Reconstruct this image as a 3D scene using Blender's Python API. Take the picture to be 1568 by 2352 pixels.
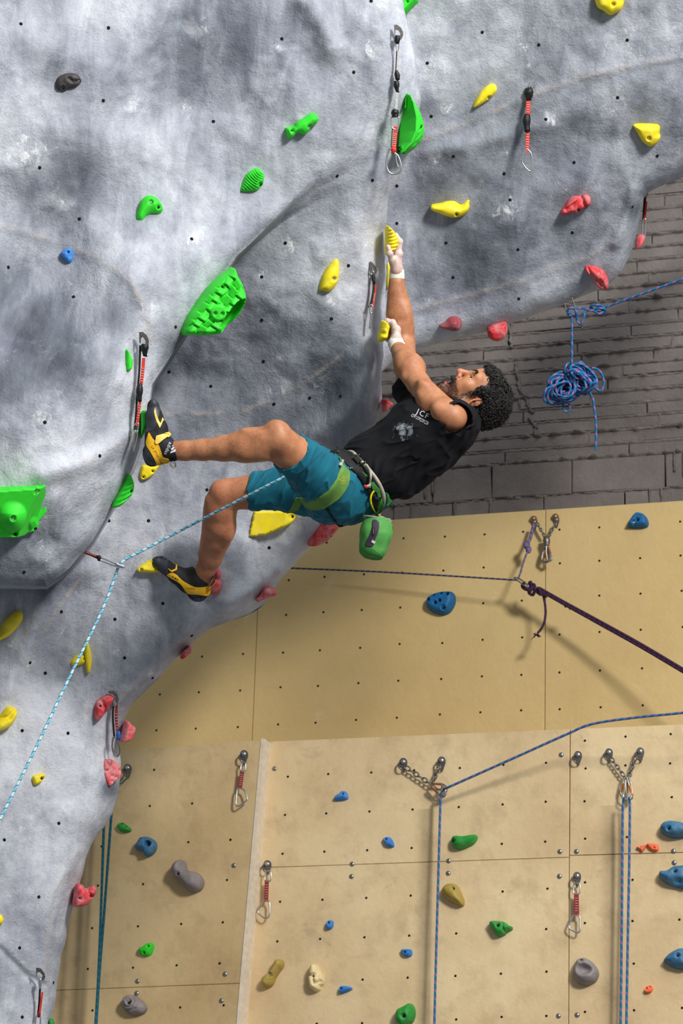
import bpy, bmesh, math, random
import numpy as np
from mathutils import Vector, Matrix
from mathutils.bvhtree import BVHTree
from mathutils.geometry import delaunay_2d_cdt

for _o in list(bpy.data.objects):
    bpy.data.objects.remove(_o)
SC = bpy.context.scene
COL = SC.collection
rng = np.random.default_rng(7)
random.seed(7)

# ------------------------------------------------------------------ camera
FPX = 6000.0                      # focal length in pixels of the 1568 x 2352 frame
W, H = 1568.0, 2352.0
PITCH, ROLL = math.radians(20.0), math.radians(1.83)
CAM = np.array([0.0, 0.0, 1.6])
_f = np.array([0, math.cos(PITCH), math.sin(PITCH)])
_r0 = np.array([1.0, 0, 0]); _u0 = np.cross(_r0, _f)
RT = math.cos(ROLL) * _r0 + math.sin(ROLL) * _u0
UP = math.cos(ROLL) * _u0 - math.sin(ROLL) * _r0
FW = _f
cam_d = bpy.data.cameras.new('camera'); cam = bpy.data.objects.new('camera', cam_d); COL.objects.link(cam)
cam_d.sensor_fit = 'VERTICAL'; cam_d.sensor_height = 36.0
cam_d.lens = 36.0 * FPX / H
cam_d.clip_end = 200
cam.matrix_world = Matrix(((RT[0], UP[0], -FW[0], CAM[0]), (RT[1], UP[1], -FW[1], CAM[1]), (RT[2], UP[2], -FW[2], CAM[2]), (0, 0, 0, 1)))
cam_d.dof.use_dof = True; cam_d.dof.focus_distance = 9.7; cam_d.dof.aperture_fstop = 5.6
SC.camera = cam

# ------------------------------------------------------------------ world, lamps, exposure
wd = bpy.data.worlds.new('hall_light'); SC.world = wd; wd.use_nodes = True
bg = wd.node_tree.nodes['Background']; bg.inputs[0].default_value = (0.86, 0.93, 1.0, 1); bg.inputs[1].default_value = 0.27

def area(name, loc, target, size, power, color):
    d = bpy.data.lights.new(name, 'AREA'); d.energy = power; d.size = size; d.shape = 'DISK'; d.color = color
    o = bpy.data.objects.new(name, d); COL.objects.link(o)
    o.location = loc
    o.rotation_euler = (Vector(target) - Vector(loc)).to_track_quat('-Z', 'Y').to_euler()
    return o
area('hall_floodlight', (4.6, 0.6, 8.6), (0.2, 10.2, 5.0), 1.9, 1080, (1.0, 0.97, 0.93))
area('hall_skylight', (3.0, 4.0, 12.0), (0, 10.5, 5.0), 5.0, 420, (0.93, 0.97, 1.0))

SC.view_settings.view_transform = 'Standard'; SC.view_settings.look = 'None'
SC.view_settings.gamma = 1.0; SC.view_settings.use_curve_mapping = False
SC.view_settings.exposure = 0.08

# ------------------------------------------------------------------ helpers
def A(*v): return np.array(v, dtype=float)
def nrm(v):
    v = np.asarray(v, float); return v / (np.linalg.norm(v) + 1e-12)
def P(px, py, d):
    """point at depth d (metres along the view axis) seen at pixel px, py"""
    return CAM + d * (FW + RT * ((px - W / 2) / FPX) - UP * ((py - H / 2) / FPX))
def ray(px, py):
    return nrm(FW + RT * ((px - W / 2) / FPX) - UP * ((py - H / 2) / FPX))
def Parr(px, py, d):
    px, py, d = np.broadcast_arrays(np.asarray(px, float), np.asarray(py, float), np.asarray(d, float))
    return CAM + d[..., None] * (FW + RT * ((px[..., None] - W / 2) / FPX) - UP * ((py[..., None] - H / 2) / FPX))
def to_px(v):
    q = np.asarray(v, float) - CAM
    z = q @ FW
    return W / 2 + FPX * (q @ RT) / z, H / 2 - FPX * (q @ UP) / z, z
def dirv(x, y, toward=0.0):
    """direction given in the picture: x right, y down, toward the viewer"""
    return nrm(RT * x - UP * y - FW * toward)

def sstep(a, b, x):
    t = np.clip((x - a) / (b - a), 0, 1); return t * t * (3 - 2 * t)

def link(o, parent=None):
    COL.objects.link(o)
    if parent is not None: o.parent = parent
    return o
def tag(o, label=None, cat=None, group=None, kind=None):
    if label: o['label'] = label
    if cat: o['category'] = cat
    if group: o['group'] = group
    if kind: o['kind'] = kind
    return o
def mk(name, V, F, mat=None, parent=None, smooth=True, attrs=None, label=None, cat=None, group=None, kind=None):
    """one mesh object from world-space vertices; the origin goes to the vertex mean"""
    V = np.asarray(V, float).reshape(-1, 3)
    c = V.mean(0) if parent is None else np.zeros(3)
    me = bpy.data.meshes.new(name)
    me.from_pydata((V - c).tolist(), [], [tuple(int(i) for i in f) for f in F] if not isinstance(F, list) else F)
    if smooth and len(me.polygons):
        me.polygons.foreach_set('use_smooth', np.ones(len(me.polygons), dtype=bool))
    if attrs:
        for k, v in attrs.items():
            v = np.asarray(v, np.float32)
            if v.ndim == 1:
                a = me.attributes.new(k, 'FLOAT', 'POINT'); a.data.foreach_set('value', v)
            elif v.shape[1] == 3:
                a = me.attributes.new(k, 'FLOAT_VECTOR', 'POINT'); a.data.foreach_set('vector', v.ravel())
    if mat is not None: me.materials.append(mat)
    me.update()
    o = bpy.data.objects.new(name, me)
    o.location = c
    link(o)
    if parent is not None:
        o.parent = parent
        o.matrix_parent_inverse = Matrix.Translation(parent.location).inverted()
    tag(o, label, cat, group, kind)
    return o
def empty(name, loc, label=None, cat=None, group=None, kind=None):
    o = bpy.data.objects.new(name, None); o.location = loc; o.empty_display_size = 0.05; link(o)
    return tag(o, label, cat, group, kind)

class MB:
    """collects shapes into one mesh"""
    def __init__(s): s.V = []; s.F = []; s.n = 0; s.at = {}
    def add(s, V, F, **at):
        V = np.asarray(V, float).reshape(-1, 3)
        s.V.append(V); s.F += [tuple(int(i) + s.n for i in f) for f in F]; 
        for k, v in at.items(): s.at.setdefault(k, []).append(np.asarray(v, float))
        s.n += len(V); return s
    def build(s, name, mat, parent=None, smooth=True, **kw):
        at = {k: np.concatenate(v) for k, v in s.at.items()} or None
        return mk(name, np.concatenate(s.V), s.F, mat, parent, smooth, attrs=at, **kw)

def frames(pts, closed=False, up=None):
    pts = np.asarray(pts, float); n = len(pts)
    if closed: T = np.roll(pts, -1, 0) - np.roll(pts, 1, 0)
    else:
        T = np.gradient(pts, axis=0)
    T /= np.linalg.norm(T, axis=1)[:, None] + 1e-12
    u = nrm(np.cross(T[0], up if up is not None else (FW if abs(T[0] @ FW) < .9 else RT)))
    N = [u]
    for i in range(1, n):
        v = N[-1] - T[i] * (N[-1] @ T[i]); N.append(nrm(v))
    N = np.array(N); B = np.cross(T, N)
    return T, N, B
def tube(pts, r, seg=10, closed=False, caps=True, scale=(1, 1), up=None):
    pts = np.asarray(pts, float); n = len(pts)
    T, N, B = frames(pts, closed, up)
    r = np.broadcast_to(np.asarray(r, float), (n,))
    a = np.linspace(0, 2 * math.pi, seg, endpoint=False)
    V = pts[:, None] + (np.cos(a)[None, :, None] * N[:, None] * scale[0] + np.sin(a)[None, :, None] * B[:, None] * scale[1]) * r[:, None, None]
    V = V.reshape(-1, 3); F = []
    m = n if closed else n - 1
    for i in range(m):
        i2 = (i + 1) % n
        for j in range(seg):
            j2 = (j + 1) % seg
            F.append((i * seg + j, i * seg + j2, i2 * seg + j2, i2 * seg + j))
    if caps and not closed:
        F.append(tuple(range(seg - 1, -1, -1))); F.append(tuple((n - 1) * seg + j for j in range(seg)))
    L = np.concatenate([[0], np.cumsum(np.linalg.norm(np.diff(pts, axis=0), axis=1))])
    return V, F, np.repeat(L, seg), np.tile(a / (2 * math.pi), n)
def smooth_path(ctrl, n=60, closed=False):
    """Catmull-Rom through control points"""
    c = np.asarray(ctrl, float)
    if closed: c = np.vstack([c[-1], c, c[0], c[1]])
    else: c = np.vstack([2 * c[0] - c[1], c, 2 * c[-1] - c[-2]])
    m = len(c) - 3; out = []
    seg = np.linalg.norm(np.diff(c[1:-1], axis=0), axis=1); 
    cnt = np.maximum(2, np.round(n * seg / seg.sum()).astype(int))
    for i in range(m):
        p0, p1, p2, p3 = c[i:i + 4]
        t = np.linspace(0, 1, cnt[i], endpoint=False)[:, None]
        out.append(.5 * ((2 * p1) + (-p0 + p2) * t + (2 * p0 - 5 * p1 + 4 * p2 - p3) * t ** 2 + (-p0 + 3 * p1 - 3 * p2 + p3) * t ** 3))
    if not closed: out.append(c[-2][None])
    return np.concatenate(out)
def ribbon(pts, side, width, thick, closed=False):
    """flat strap: pts centreline, side = width directions, thickness along the cross direction"""
    pts = np.asarray(pts, float); n = len(pts)
    side = np.broadcast_to(np.asarray(side, float), (n, 3))
    T = (np.roll(pts, -1, 0) - np.roll(pts, 1, 0)) if closed else np.gradient(pts, axis=0)
    T /= np.linalg.norm(T, axis=1)[:, None] + 1e-12
    S = side - T * (side * T).sum(1)[:, None]; S /= np.linalg.norm(S, axis=1)[:, None] + 1e-12
    Nn = np.cross(T, S)
    w = np.broadcast_to(np.asarray(width, float), (n,))[:, None] / 2
    prof = [(1, -1), (1, 1), (-1, 1), (-1, -1)]
    V = np.stack([pts + S * w * a + Nn * thick / 2 * b for a, b in prof], 1).reshape(-1, 3)
    F = []
    m = n if closed else n - 1
    for i in range(m):
        k = (i + 1) % n
        for j in range(4):
            F.append((i * 4 + j, i * 4 + (j + 1) % 4, k * 4 + (j + 1) % 4, k * 4 + j))
    if not closed: F += [(3, 2, 1, 0), tuple((n - 1) * 4 + j for j in range(4))]
    return V, F
def boxm(c, ax, ay, az, sx, sy, sz):
    """box centred at c with unit axes and full sizes"""
    c = np.asarray(c, float)
    V = [c + ax * sx * i / 2 + ay * sy * j / 2 + az * sz * k / 2 for i in (-1, 1) for j in (-1, 1) for k in (-1, 1)]
    F = [(0, 1, 3, 2), (4, 6, 7, 5), (0, 4, 5, 1), (2, 3, 7, 6), (0, 2, 6, 4), (1, 5, 7, 3)]
    return np.array(V), F
def lathe(c, axis, prof, seg=16, up=None):
    """prof = [(radius, height along axis), ...]"""
    axis = nrm(axis); u = nrm(np.cross(axis, A(0.3, 0.2, 1) if abs(axis[2]) < .9 else A(1, 0, 0))); v = np.cross(axis, u)
    a = np.linspace(0, 2 * math.pi, seg, endpoint=False)
    V = []; F = []
    for r, h in prof: V.append(np.asarray(c) + axis * h + (np.cos(a)[:, None] * u + np.sin(a)[:, None] * v) * max(r, 1e-5))
    for i in range(len(prof) - 1):
        for j in range(seg): F.append((i * seg + j, i * seg + (j + 1) % seg, (i + 1) * seg + (j + 1) % seg, (i + 1) * seg + j))
    F.append(tuple((len(prof) - 1) * seg + j for j in range(seg)))
    return np.concatenate(V), F

# --- smooth value noise on arrays
_NT = rng.random((64, 64, 64)).astype(np.float32)
def vnoise(X, scale):
    q = np.asarray(X, float) / scale
    if q.shape[-1] == 2: q = np.concatenate([q, np.zeros(q.shape[:-1] + (1,))], -1)
    i = np.floor(q).astype(int); f = q - i; f = f * f * (3 - 2 * f)
    r = 0
    for dx in (0, 1):
        for dy in (0, 1):
            for dz in (0, 1):
                w = (f[..., 0] if dx else 1 - f[..., 0]) * (f[..., 1] if dy else 1 - f[..., 1]) * (f[..., 2] if dz else 1 - f[..., 2])
                r = r + w * _NT[(i[..., 0] + dx) & 63, (i[..., 1] + dy) & 63, (i[..., 2] + dz) & 63]
    return r * 2 - 1
def fbm(X, scale, oct=4):
    r = 0; a = 1.0
    for k in range(oct):
        r = r + a * vnoise(np.asarray(X) + 17.3 * k * scale, scale / 2 ** k); a *= .5
    return r / 1.9

# --- signed distance fields and surface nets
class Field:
    def __init__(s, lo, hi, h):
        s.lo = np.asarray(lo, float); s.h = h
        s.n = np.ceil((np.asarray(hi, float) - s.lo) / h).astype(int) + 1
        s.F = np.full(tuple(s.n), 1.0, np.float32)
        s.ax = [s.lo[i] + h * np.arange(s.n[i]) for i in range(3)]
    def _sub(s, lo, hi):
        a = np.maximum(0, np.floor((lo - s.lo) / s.h).astype(int)); b = np.minimum(s.n, np.ceil((hi - s.lo) / s.h).astype(int) + 1)
        if (b <= a).any(): return None, None
        sl = tuple(slice(int(a[i]), int(b[i])) for i in range(3))
        g = np.stack(np.meshgrid(*[s.ax[i][sl[i]] for i in range(3)], indexing='ij'), -1)
        return sl, g
    def _put(s, sl, d, k, op):
        f = s.F[sl]
        if op == 'add':
            if k > 0:
                hh = np.maximum(k - np.abs(f - d), 0) / k
                s.F[sl] = np.minimum(f, d) - hh * hh * k * .25
            else: s.F[sl] = np.minimum(f, d)
        elif op == 'sub':
            d = -d
            if k > 0:
                hh = np.maximum(k - np.abs(f - d), 0) / k
                s.F[sl] = np.maximum(f, d) + hh * hh * k * .25
            else: s.F[sl] = np.maximum(f, d)
    def cone(s, p, q, r0, r1, k=.01, op='add'):
        p = np.asarray(p, float); q = np.asarray(q, float); m = max(r0, r1) + k + 4 * s.h
        sl, g = s._sub(np.minimum(p, q) - m, np.maximum(p, q) + m)
        if sl is None: return s
        ba = q - p; t = np.clip(((g - p) @ ba) / (ba @ ba + 1e-12), 0, 1)
        d = np.linalg.norm(g - p - t[..., None] * ba, axis=-1) - (r0 + (r1 - r0) * t)
        s._put(sl, d, k, op); return s
    def chain(s, pts, rs, k=.01, kk=None):
        for i in range(len(pts) - 1): s.cone(pts[i], pts[i + 1], rs[i], rs[i + 1], k if i == 0 else (kk if kk is not None else k))
        return s
    def ell(s, c, rad, axes=None, k=.01, op='add'):
        c = np.asarray(c, float); rad = np.asarray(rad, float); m = rad.max() + k + 4 * s.h
        sl, g = s._sub(c - m, c + m)
        if sl is None: return s
        q = g - c
        if axes is not None: q = q @ np.stack([nrm(a) for a in axes], 1)
        k0 = np.linalg.norm(q / rad, axis=-1); k1 = np.linalg.norm(q / rad ** 2, axis=-1)
        d = np.where(k1 > 1e-9, k0 * (k0 - 1) / (k1 + 1e-9), -rad.min())
        s._put(sl, d, k, op); return s
    def box(s, c, axes, half, r=.0, k=.0, op='add'):
        c = np.asarray(c, float); half = np.asarray(half, float); m = np.linalg.norm(half) + r + k + 4 * s.h
        sl, g = s._sub(c - m, c + m)
        if sl is None: return s
        q = np.abs((g - c) @ np.stack([nrm(a) for a in axes], 1)) - half
        d = np.linalg.norm(np.maximum(q, 0), axis=-1) + np.minimum(q.max(-1), 0) - r
        s._put(sl, d, k, op); return s
    def cut(s, p, n, k=.0):
        """keep the side of the plane opposite to n"""
        g = np.stack(np.meshgrid(*s.ax, indexing='ij'), -1)
        d = (g - np.asarray(p)) @ nrm(n)
        s.F = np.maximum(s.F, d.astype(np.float32)); return s
    def shift(s, fn, band=.06):
        i = np.nonzero(np.abs(s.F) < band)
        g = np.stack([s.ax[a][i[a]] for a in range(3)], -1)
        s.F[i] += fn(g).astype(np.float32); return s
    def sample(s, X):
        q = (np.asarray(X, float) - s.lo) / s.h
        i = np.clip(np.floor(q).astype(int), 0, s.n - 2); f = np.clip(q - i, 0, 1); r = 0
        for dx in (0, 1):
            for dy in (0, 1):
                for dz in (0, 1):
                    w = (f[..., 0] if dx else 1 - f[..., 0]) * (f[..., 1] if dy else 1 - f[..., 1]) * (f[..., 2] if dz else 1 - f[..., 2])
                    r = r + w * s.F[i[..., 0] + dx, i[..., 1] + dy, i[..., 2] + dz]
        return r
    def net(s):
        F = s.F; S = F < 0
        c = np.zeros(tuple(s.n - 1), np.int8)
        for dx in (0, 1):
            for dy in (0, 1):
                for dz in (0, 1):
                    c += S[dx:dx + s.n[0] - 1, dy:dy + s.n[1] - 1, dz:dz + s.n[2] - 1]
        act = (c > 0) & (c < 8)
        I = np.argwhere(act); m = len(I)
        idx = np.full(act.shape, -1, np.int64); idx[act] = np.arange(m)
        acc = np.zeros((m, 3)); cnt = np.zeros(m)
        co = [(0, 0, 0), (1, 0, 0), (0, 1, 0), (1, 1, 0), (0, 0, 1), (1, 0, 1), (0, 1, 1), (1, 1, 1)]
        val = [F[I[:, 0] + a, I[:, 1] + b, I[:, 2] + e] for a, b, e in co]
        for a in range(8):
            for b in range(a + 1, 8):
                da = np.array(co[b]) - np.array(co[a])
                if np.abs(da).sum() != 1: continue
                x = (val[a] < 0) != (val[b] < 0)
                if not x.any(): continue
                t = val[a][x] / (val[a][x] - val[b][x])
                acc[x] += np.array(co[a]) + t[:, None] * da; cnt[x] += 1
        V = s.lo + s.h * (I + acc / cnt[:, None])
        Q = []
        for ax in range(3):
            o1, o2 = [(1, 2), (2, 0), (0, 1)][ax]
            sl0 = [slice(None)] * 3; sl1 = [slice(None)] * 3
            sl0[ax] = slice(0, -1); sl1[ax] = slice(1, None)
            X = S[tuple(sl0)] != S[tuple(sl1)]
            E = np.argwhere(X)
            E = E[(E[:, o1] > 0) & (E[:, o2] > 0) & (E[:, o1] < s.n[o1] - 1) & (E[:, o2] < s.n[o2] - 1)]
            if not len(E): continue
            ins = S[E[:, 0], E[:, 1], E[:, 2]]
            def at(d1, d2):
                K = E.copy(); K[:, o1] -= d1; K[:, o2] -= d2; return idx[K[:, 0], K[:, 1], K[:, 2]]
            q = np.stack([at(1, 1), at(0, 1), at(0, 0), at(1, 0)], 1)
            q = np.where(ins[:, None], q, q[:, ::-1]); Q.append(q)
        Q = np.concatenate(Q); Q = Q[(Q >= 0).all(1)]
        return V, Q
def vsmooth(V, Q, it=2, lam=.5):
    """Laplacian smoothing of a quad mesh"""
    e = np.concatenate([Q[:, [0, 1]], Q[:, [1, 2]], Q[:, [2, 3]], Q[:, [3, 0]]])
    n = len(V)
    for _ in range(it):
        acc = np.zeros_like(V); cnt = np.zeros(n)
        for a, b in ((0, 1), (1, 0)):
            for k in range(3): acc[:, k] += np.bincount(e[:, a], V[e[:, b], k], n)
            cnt += np.bincount(e[:, a], minlength=n)
        V = V + lam * (acc / np.maximum(cnt, 1)[:, None] - V)
    return V

# --- pixel helpers on built surfaces
def bvh_of(V, F): return BVHTree.FromPolygons([tuple(v) for v in np.asarray(V)], [tuple(int(i) for i in f) for f in F])
def hit(bvh, px, py, back=0.0):
    d = ray(px, py); h = bvh.ray_cast(Vector(CAM), Vector(d))
    if h[0] is None: return None, None
    n = np.array(h[1]); 
    if n @ d > 0: n = -n
    return np.array(h[0]), n
def in_poly(x, y, poly):
    poly = np.asarray(poly, float); x = np.asarray(x); y = np.asarray(y); r = np.zeros(x.shape, bool)
    j = len(poly) - 1
    for i in range(len(poly)):
        xi, yi = poly[i]; xj, yj = poly[j]
        c = ((yi > y) != (yj > y)) & (x < (xj - xi) * (y - yi) / (yj - yi + 1e-12) + xi)
        r ^= c; j = i
    return r
def dist_poly(x, y, poly, closed=True):
    poly = np.asarray(poly, float); d = np.full(np.shape(x), 1e9)
    n = len(poly)
    for i in range(n if closed else n - 1):
        a = poly[i]; b = poly[(i + 1) % n]; ab = b - a
        t = np.clip(((x - a[0]) * ab[0] + (y - a[1]) * ab[1]) / (ab @ ab + 1e-12), 0, 1)
        d = np.minimum(d, np.hypot(x - a[0] - t * ab[0], y - a[1] - t * ab[1]))
    return d
def densify(poly, step, closed=True):
    poly = np.asarray(poly, float); out = []; n = len(poly)
    for i in range(n if closed else n - 1):
        a, b = poly[i], poly[(i + 1) % n]; k = max(1, int(np.ceil(np.linalg.norm(b - a) / step)))
        out += [a + (b - a) * t / k for t in range(k)]
    if not closed: out.append(poly[-1])
    return np.array(out)
def smooth_poly(poly, n=60): return smooth_path(np.asarray(poly, float), n, closed=True)
def fill2d(poly, step):
    """triangles covering a 2D outline, with inner grid points"""
    b = densify(poly, step); x0, y0 = b.min(0); x1, y1 = b.max(0)
    gx, gy = np.meshgrid(np.arange(x0, x1, step), np.arange(y0, y1, step)); gx = gx.ravel(); gy = gy.ravel()
    m = in_poly(gx, gy, b)
    if m.any(): m[m] = dist_poly(gx[m], gy[m], b) > step * .5
    pts = np.vstack([b, np.stack([gx[m], gy[m]], 1)])
    n = len(b)
    r = delaunay_2d_cdt([Vector(p) for p in pts], [(i, (i + 1) % n) for i in range(n)], [list(range(n))], 1, 1e-6)
    return np.array([list(v) for v in r[0]]), [tuple(f) for f in r[2]], n
def drape(name, poly, bvh, mat, parent=None, off=.002, th=.002, step=4.0, bulge=0, ease=0, **kw):
    """a thin piece of material with a traced outline, laid onto a built surface (front, back and rim)"""
    V2, T, nb = fill2d(poly, step)
    H3 = []; N3 = []; ok = []
    for x, y in V2:
        h, n = hit(bvh, x, y); H3.append(h); N3.append(n); ok.append(h is not None)
    idx = [i for i in range(len(V2)) if ok[i]]
    if not idx: return None
    for i in range(len(V2)):
        if not ok[i]:
            j = min(idx, key=lambda q: (V2[q][0] - V2[i][0]) ** 2 + (V2[q][1] - V2[i][1]) ** 2)
            dj = (H3[j] - CAM) @ FW; H3[i] = P(V2[i][0], V2[i][1], dj); N3[i] = N3[j]
    H3 = np.array(H3); N3 = np.array(N3)
    E = np.array([(t[i], t[(i + 1) % 3]) for t in T for i in range(3)]); dep = (H3 - CAM) @ FW; nn_ = len(V2)
    for _ in range(ease):            # even out the small folds under the cloth
        acc = np.bincount(E[:, 0], dep[E[:, 1]], nn_) + np.bincount(E[:, 1], dep[E[:, 0]], nn_); cn = np.bincount(E[:, 0], minlength=nn_) + np.bincount(E[:, 1], minlength=nn_)
        dep = dep * .4 + .6 * acc / np.maximum(cn, 1); accn = np.zeros_like(N3)
        for k in range(3): accn[:, k] = np.bincount(E[:, 0], N3[E[:, 1], k], nn_) + np.bincount(E[:, 1], N3[E[:, 0], k], nn_)
        N3 = N3 + accn / np.maximum(cn, 1)[:, None]; N3 /= np.linalg.norm(N3, axis=1)[:, None] + 1e-9
    if ease: H3 = Parr(V2[:, 0], V2[:, 1], dep)
    b = 0
    if bulge: b = bulge * np.minimum(1, dist_poly(V2[:, 0], V2[:, 1], densify(poly, step)) / 8.0)[:, None]
    top = H3 + N3 * (off + b); bot = H3 + N3 * (off - th)
    n = len(V2)
    F = []
    for t in T:
        a, bb, c = t
        nn = np.cross(top[bb] - top[a], top[c] - top[a])
        if nn @ N3[a] < 0: t = t[::-1]
        F.append(tuple(t)); F.append(tuple(i + n for i in t[::-1]))
    from collections import Counter
    cnt = Counter()
    for t in T:
        for i in range(3): cnt[tuple(sorted((t[i], t[(i + 1) % 3])))] += 1
    for (i, j), c in cnt.items():
        if c == 1: F.append((i, j, j + n, i + n))
    o = mk(name, np.vstack([top, bot]), F, mat, parent, smooth=False, **kw)
    if ease: o.data.polygons.foreach_set('use_smooth', np.array([i < 2 * len(T) for i in range(len(F))]))
    return o

# ------------------------------------------------------------------ materials
def srgb(r, g=None, b=None):
    if g is None: r, g, b = r
    f = lambda c: (c / 255 / 12.92) if c / 255 <= .04045 else ((c / 255 + .055) / 1.055) ** 2.4
    return (f(r), f(g), f(b), 1.0)
class NT:
    def __init__(s, name):
        s.m = bpy.data.materials.new(name); s.m.use_nodes = True; s.t = s.m.node_tree
        s.b = s.t.nodes['Principled BSDF']
    def n(s, typ, **kw):
        x = s.t.nodes.new(typ)
        for k, v in kw.items():
            if k.startswith('_'): setattr(x, k[1:], v)
            else: x.inputs[k].default_value = v
        return x
    def l(s, a, b): s.t.links.new(a, b)
    def coord(s): 
        if not hasattr(s, 'tc'): s.tc = s.n('ShaderNodeNewGeometry').outputs['Position']
        return s.tc
    def noise(s, scale, detail=4, rough=.55, dist=0, vec=None):
        x = s.n('ShaderNodeTexNoise', Scale=scale, Detail=detail, Roughness=rough, Distortion=dist)
        s.l(vec if vec is not None else s.coord(), x.inputs['Vector']); return x.outputs['Fac']
    def ramp(s, fac, stops):
        x = s.n('ShaderNodeValToRGB'); e = x.color_ramp.elements
        while len(e) < len(stops): e.new(.5)
        for i, (p, c) in enumerate(stops): e[i].position = p; e[i].color = c if len(c) == 4 else (*c, 1)
        s.l(fac, x.inputs[0]); return x.outputs[0]
    def mix(s, fac, a, b, typ='MIX'):
        x = s.n('ShaderNodeMix', _data_type='RGBA', _blend_type=typ)
        for v, i in ((fac, 0), (a, 6), (b, 7)):
            if hasattr(v, 'links'): s.l(v, x.inputs[i])
            else: x.inputs[i].default_value = v
        return x.outputs[2]
    def math(s, op, a, b=0.0, clamp=False):
        x = s.n('ShaderNodeMath', _operation=op, _use_clamp=clamp)
        for v, i in ((a, 0), (b, 1)):
            if hasattr(v, 'links'): s.l(v, x.inputs[i])
            else: x.inputs[i].default_value = v
        return x.outputs[0]
    def attr(s, name, out='Fac'): return s.n('ShaderNodeAttribute', _attribute_name=name).outputs[out]
    def bump(s, h, strength=.3, dist=.01, prev=None):
        x = s.n('ShaderNodeBump', Strength=strength, Distance=dist); s.l(h, x.inputs['Height'])
        if prev is not None: s.l(prev, x.inputs['Normal'])
        return x.outputs[0]
    def out(s, col=None, rough=.6, normal=None, metal=0, spec=.4, sheen=0):
        for v, k in ((col, 'Base Color'), (rough, 'Roughness'), (normal, 'Normal')):
            if v is None: continue
            if hasattr(v, 'links'): s.l(v, s.b.inputs[k])
            else: s.b.inputs[k].default_value = v
        s.b.inputs['Metallic'].default_value = metal; s.b.inputs['Specular IOR Level'].default_value = spec
        if sheen: s.b.inputs['Sheen Weight'].default_value = sheen
        return s.m
_MC = {}
def plain(name, rgb, rough=.5, metal=0, var=.12, scale=40, bump=.15, bdist=.002, spec=.4):
    """a coloured material with slight mottling and grain"""
    if name in _MC: return _MC[name]
    m = NT(name); c = srgb(rgb)
    n = m.noise(scale, 4)
    lo = tuple(x * (1 - var) for x in c[:3]); hi = tuple(min(1, x * (1 + var)) for x in c[:3])
    col = m.ramp(n, [(.3, lo), (.7, hi)])
    nb = m.bump(m.noise(scale * 8, 3), bump, bdist) if bump else None
    _MC[name] = m.out(col, rough, nb, metal, spec); return _MC[name]
# ------------------------------------------------------------------ big structure: walls
def solve_wall(p1, p2, d):
    """vertical plane through pixel p1 at depth d on which p1 and p2 lie at equal height"""
    a = P(p1[0], p1[1], d); r2 = ray(*p2)
    t = (a[2] - CAM[2]) / r2[2]; b = CAM + r2 * t
    tx = nrm(A(b[0] - a[0], b[1] - a[1], 0)); n = np.cross(tx, A(0, 0, 1)); n = n if n @ FW < 0 else -n
    return a, tx, n
class Wall:
    def __init__(s, a, tx, n): s.a, s.tx, s.n = a, tx, n
    def at(s, px, py, off=0.0):
        r = ray(px, py); t = ((s.a + s.n * off - CAM) @ s.n) / (r @ s.n); return CAM + r * t
    def uv(s, X): q = np.asarray(X) - s.a; return float(q @ s.tx), float(q[2])
    def pt(s, u, v, off=0.0): return s.a + s.tx * u + A(0, 0, 1) * v + s.n * off
LW = Wall(*solve_wall((620, 1992), (1568, 1960), 12.0))
UW = Wall(LW.a - LW.n * 0.30, LW.tx, LW.n)
BW = Wall(*solve_wall((900, 1193), (1568, 1149), 13.0))
LP = Wall(LW.a + LW.n * 0.10, LW.tx, LW.n)

def beige(name, base, dark, scale=1.0, stain=.5, streaks=()):
    m = NT(name)
    n1 = m.noise(1.6 * scale, 5, .6); n2 = m.noise(7, 6, .65); n3 = m.noise(60, 3)
    c = m.ramp(n1, [(.32, srgb(dark)), (.62, srgb(base))])
    c = m.mix(m.math('MULTIPLY', m.ramp(n2, [(.5, (0, 0, 0)), (.75, (1, 1, 1))]), stain), c, srgb(tuple(x * .82 for x in dark)))
    c = m.mix(m.math('MULTIPLY', m.ramp(n2, [(.22, (1, 1, 1)), (.36, (0, 0, 0))]), .35), c, srgb(228, 214, 186))
    for u_s, w_s, v_top, amt in streaks:      # long scuffs rubbed by the hanging ropes
        q = m.n('ShaderNodeVectorMath', _operation='DOT_PRODUCT'); m.l(m.coord(), q.inputs[0]); q.inputs[1].default_value = tuple(LW.tx)
        uu = m.math('DIVIDE', m.math('SUBTRACT', q.outputs['Value'], float(LW.a @ LW.tx) + u_s), w_s)
        g_ = m.math('POWER', 2.718, m.math('MULTIPLY', m.math('MULTIPLY', uu, uu), -1.0))
        sp = m.n('ShaderNodeSeparateXYZ'); m.l(m.coord(), sp.inputs[0])
        zf = m.math('LESS_THAN', sp.outputs[2], v_top)
        c = m.mix(m.math('MULTIPLY', m.math('MULTIPLY', g_, zf), m.math('MULTIPLY', m.math('ADD', n2, .25), amt), True), c, srgb(118, 98, 72))
    sm_ = m.ramp(m.noise(4.2, 7, .75, 1.2), [(.60, (0, 0, 0)), (.72, (1, 1, 1))])
    c = m.mix(m.math('MULTIPLY', sm_, stain * .85), c, srgb(140, 124, 104))
    b = m.bump(n3, .25, .004, m.bump(m.noise(22, 3), .25, .01))
    return m.out(c, .62, b, spec=.3)
M_LOW = beige('beige_textured_panel', (230, 206, 162), (208, 180, 136), streaks=[(LW.uv(LW.at(975, 2000))[0], .028, float(LW.at(975, 1858)[2]), .55), (LW.uv(LW.at(990, 2000))[0], .008, float(LW.at(990, 1850)[2]), .5), (LW.uv(LW.at(1398, 2000))[0], .035, float(LW.at(1398, 1850)[2]), .45)])
M_UPP = beige('smooth_beige_panel', (210, 183, 128), (199, 171, 116), .7, .12)
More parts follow.
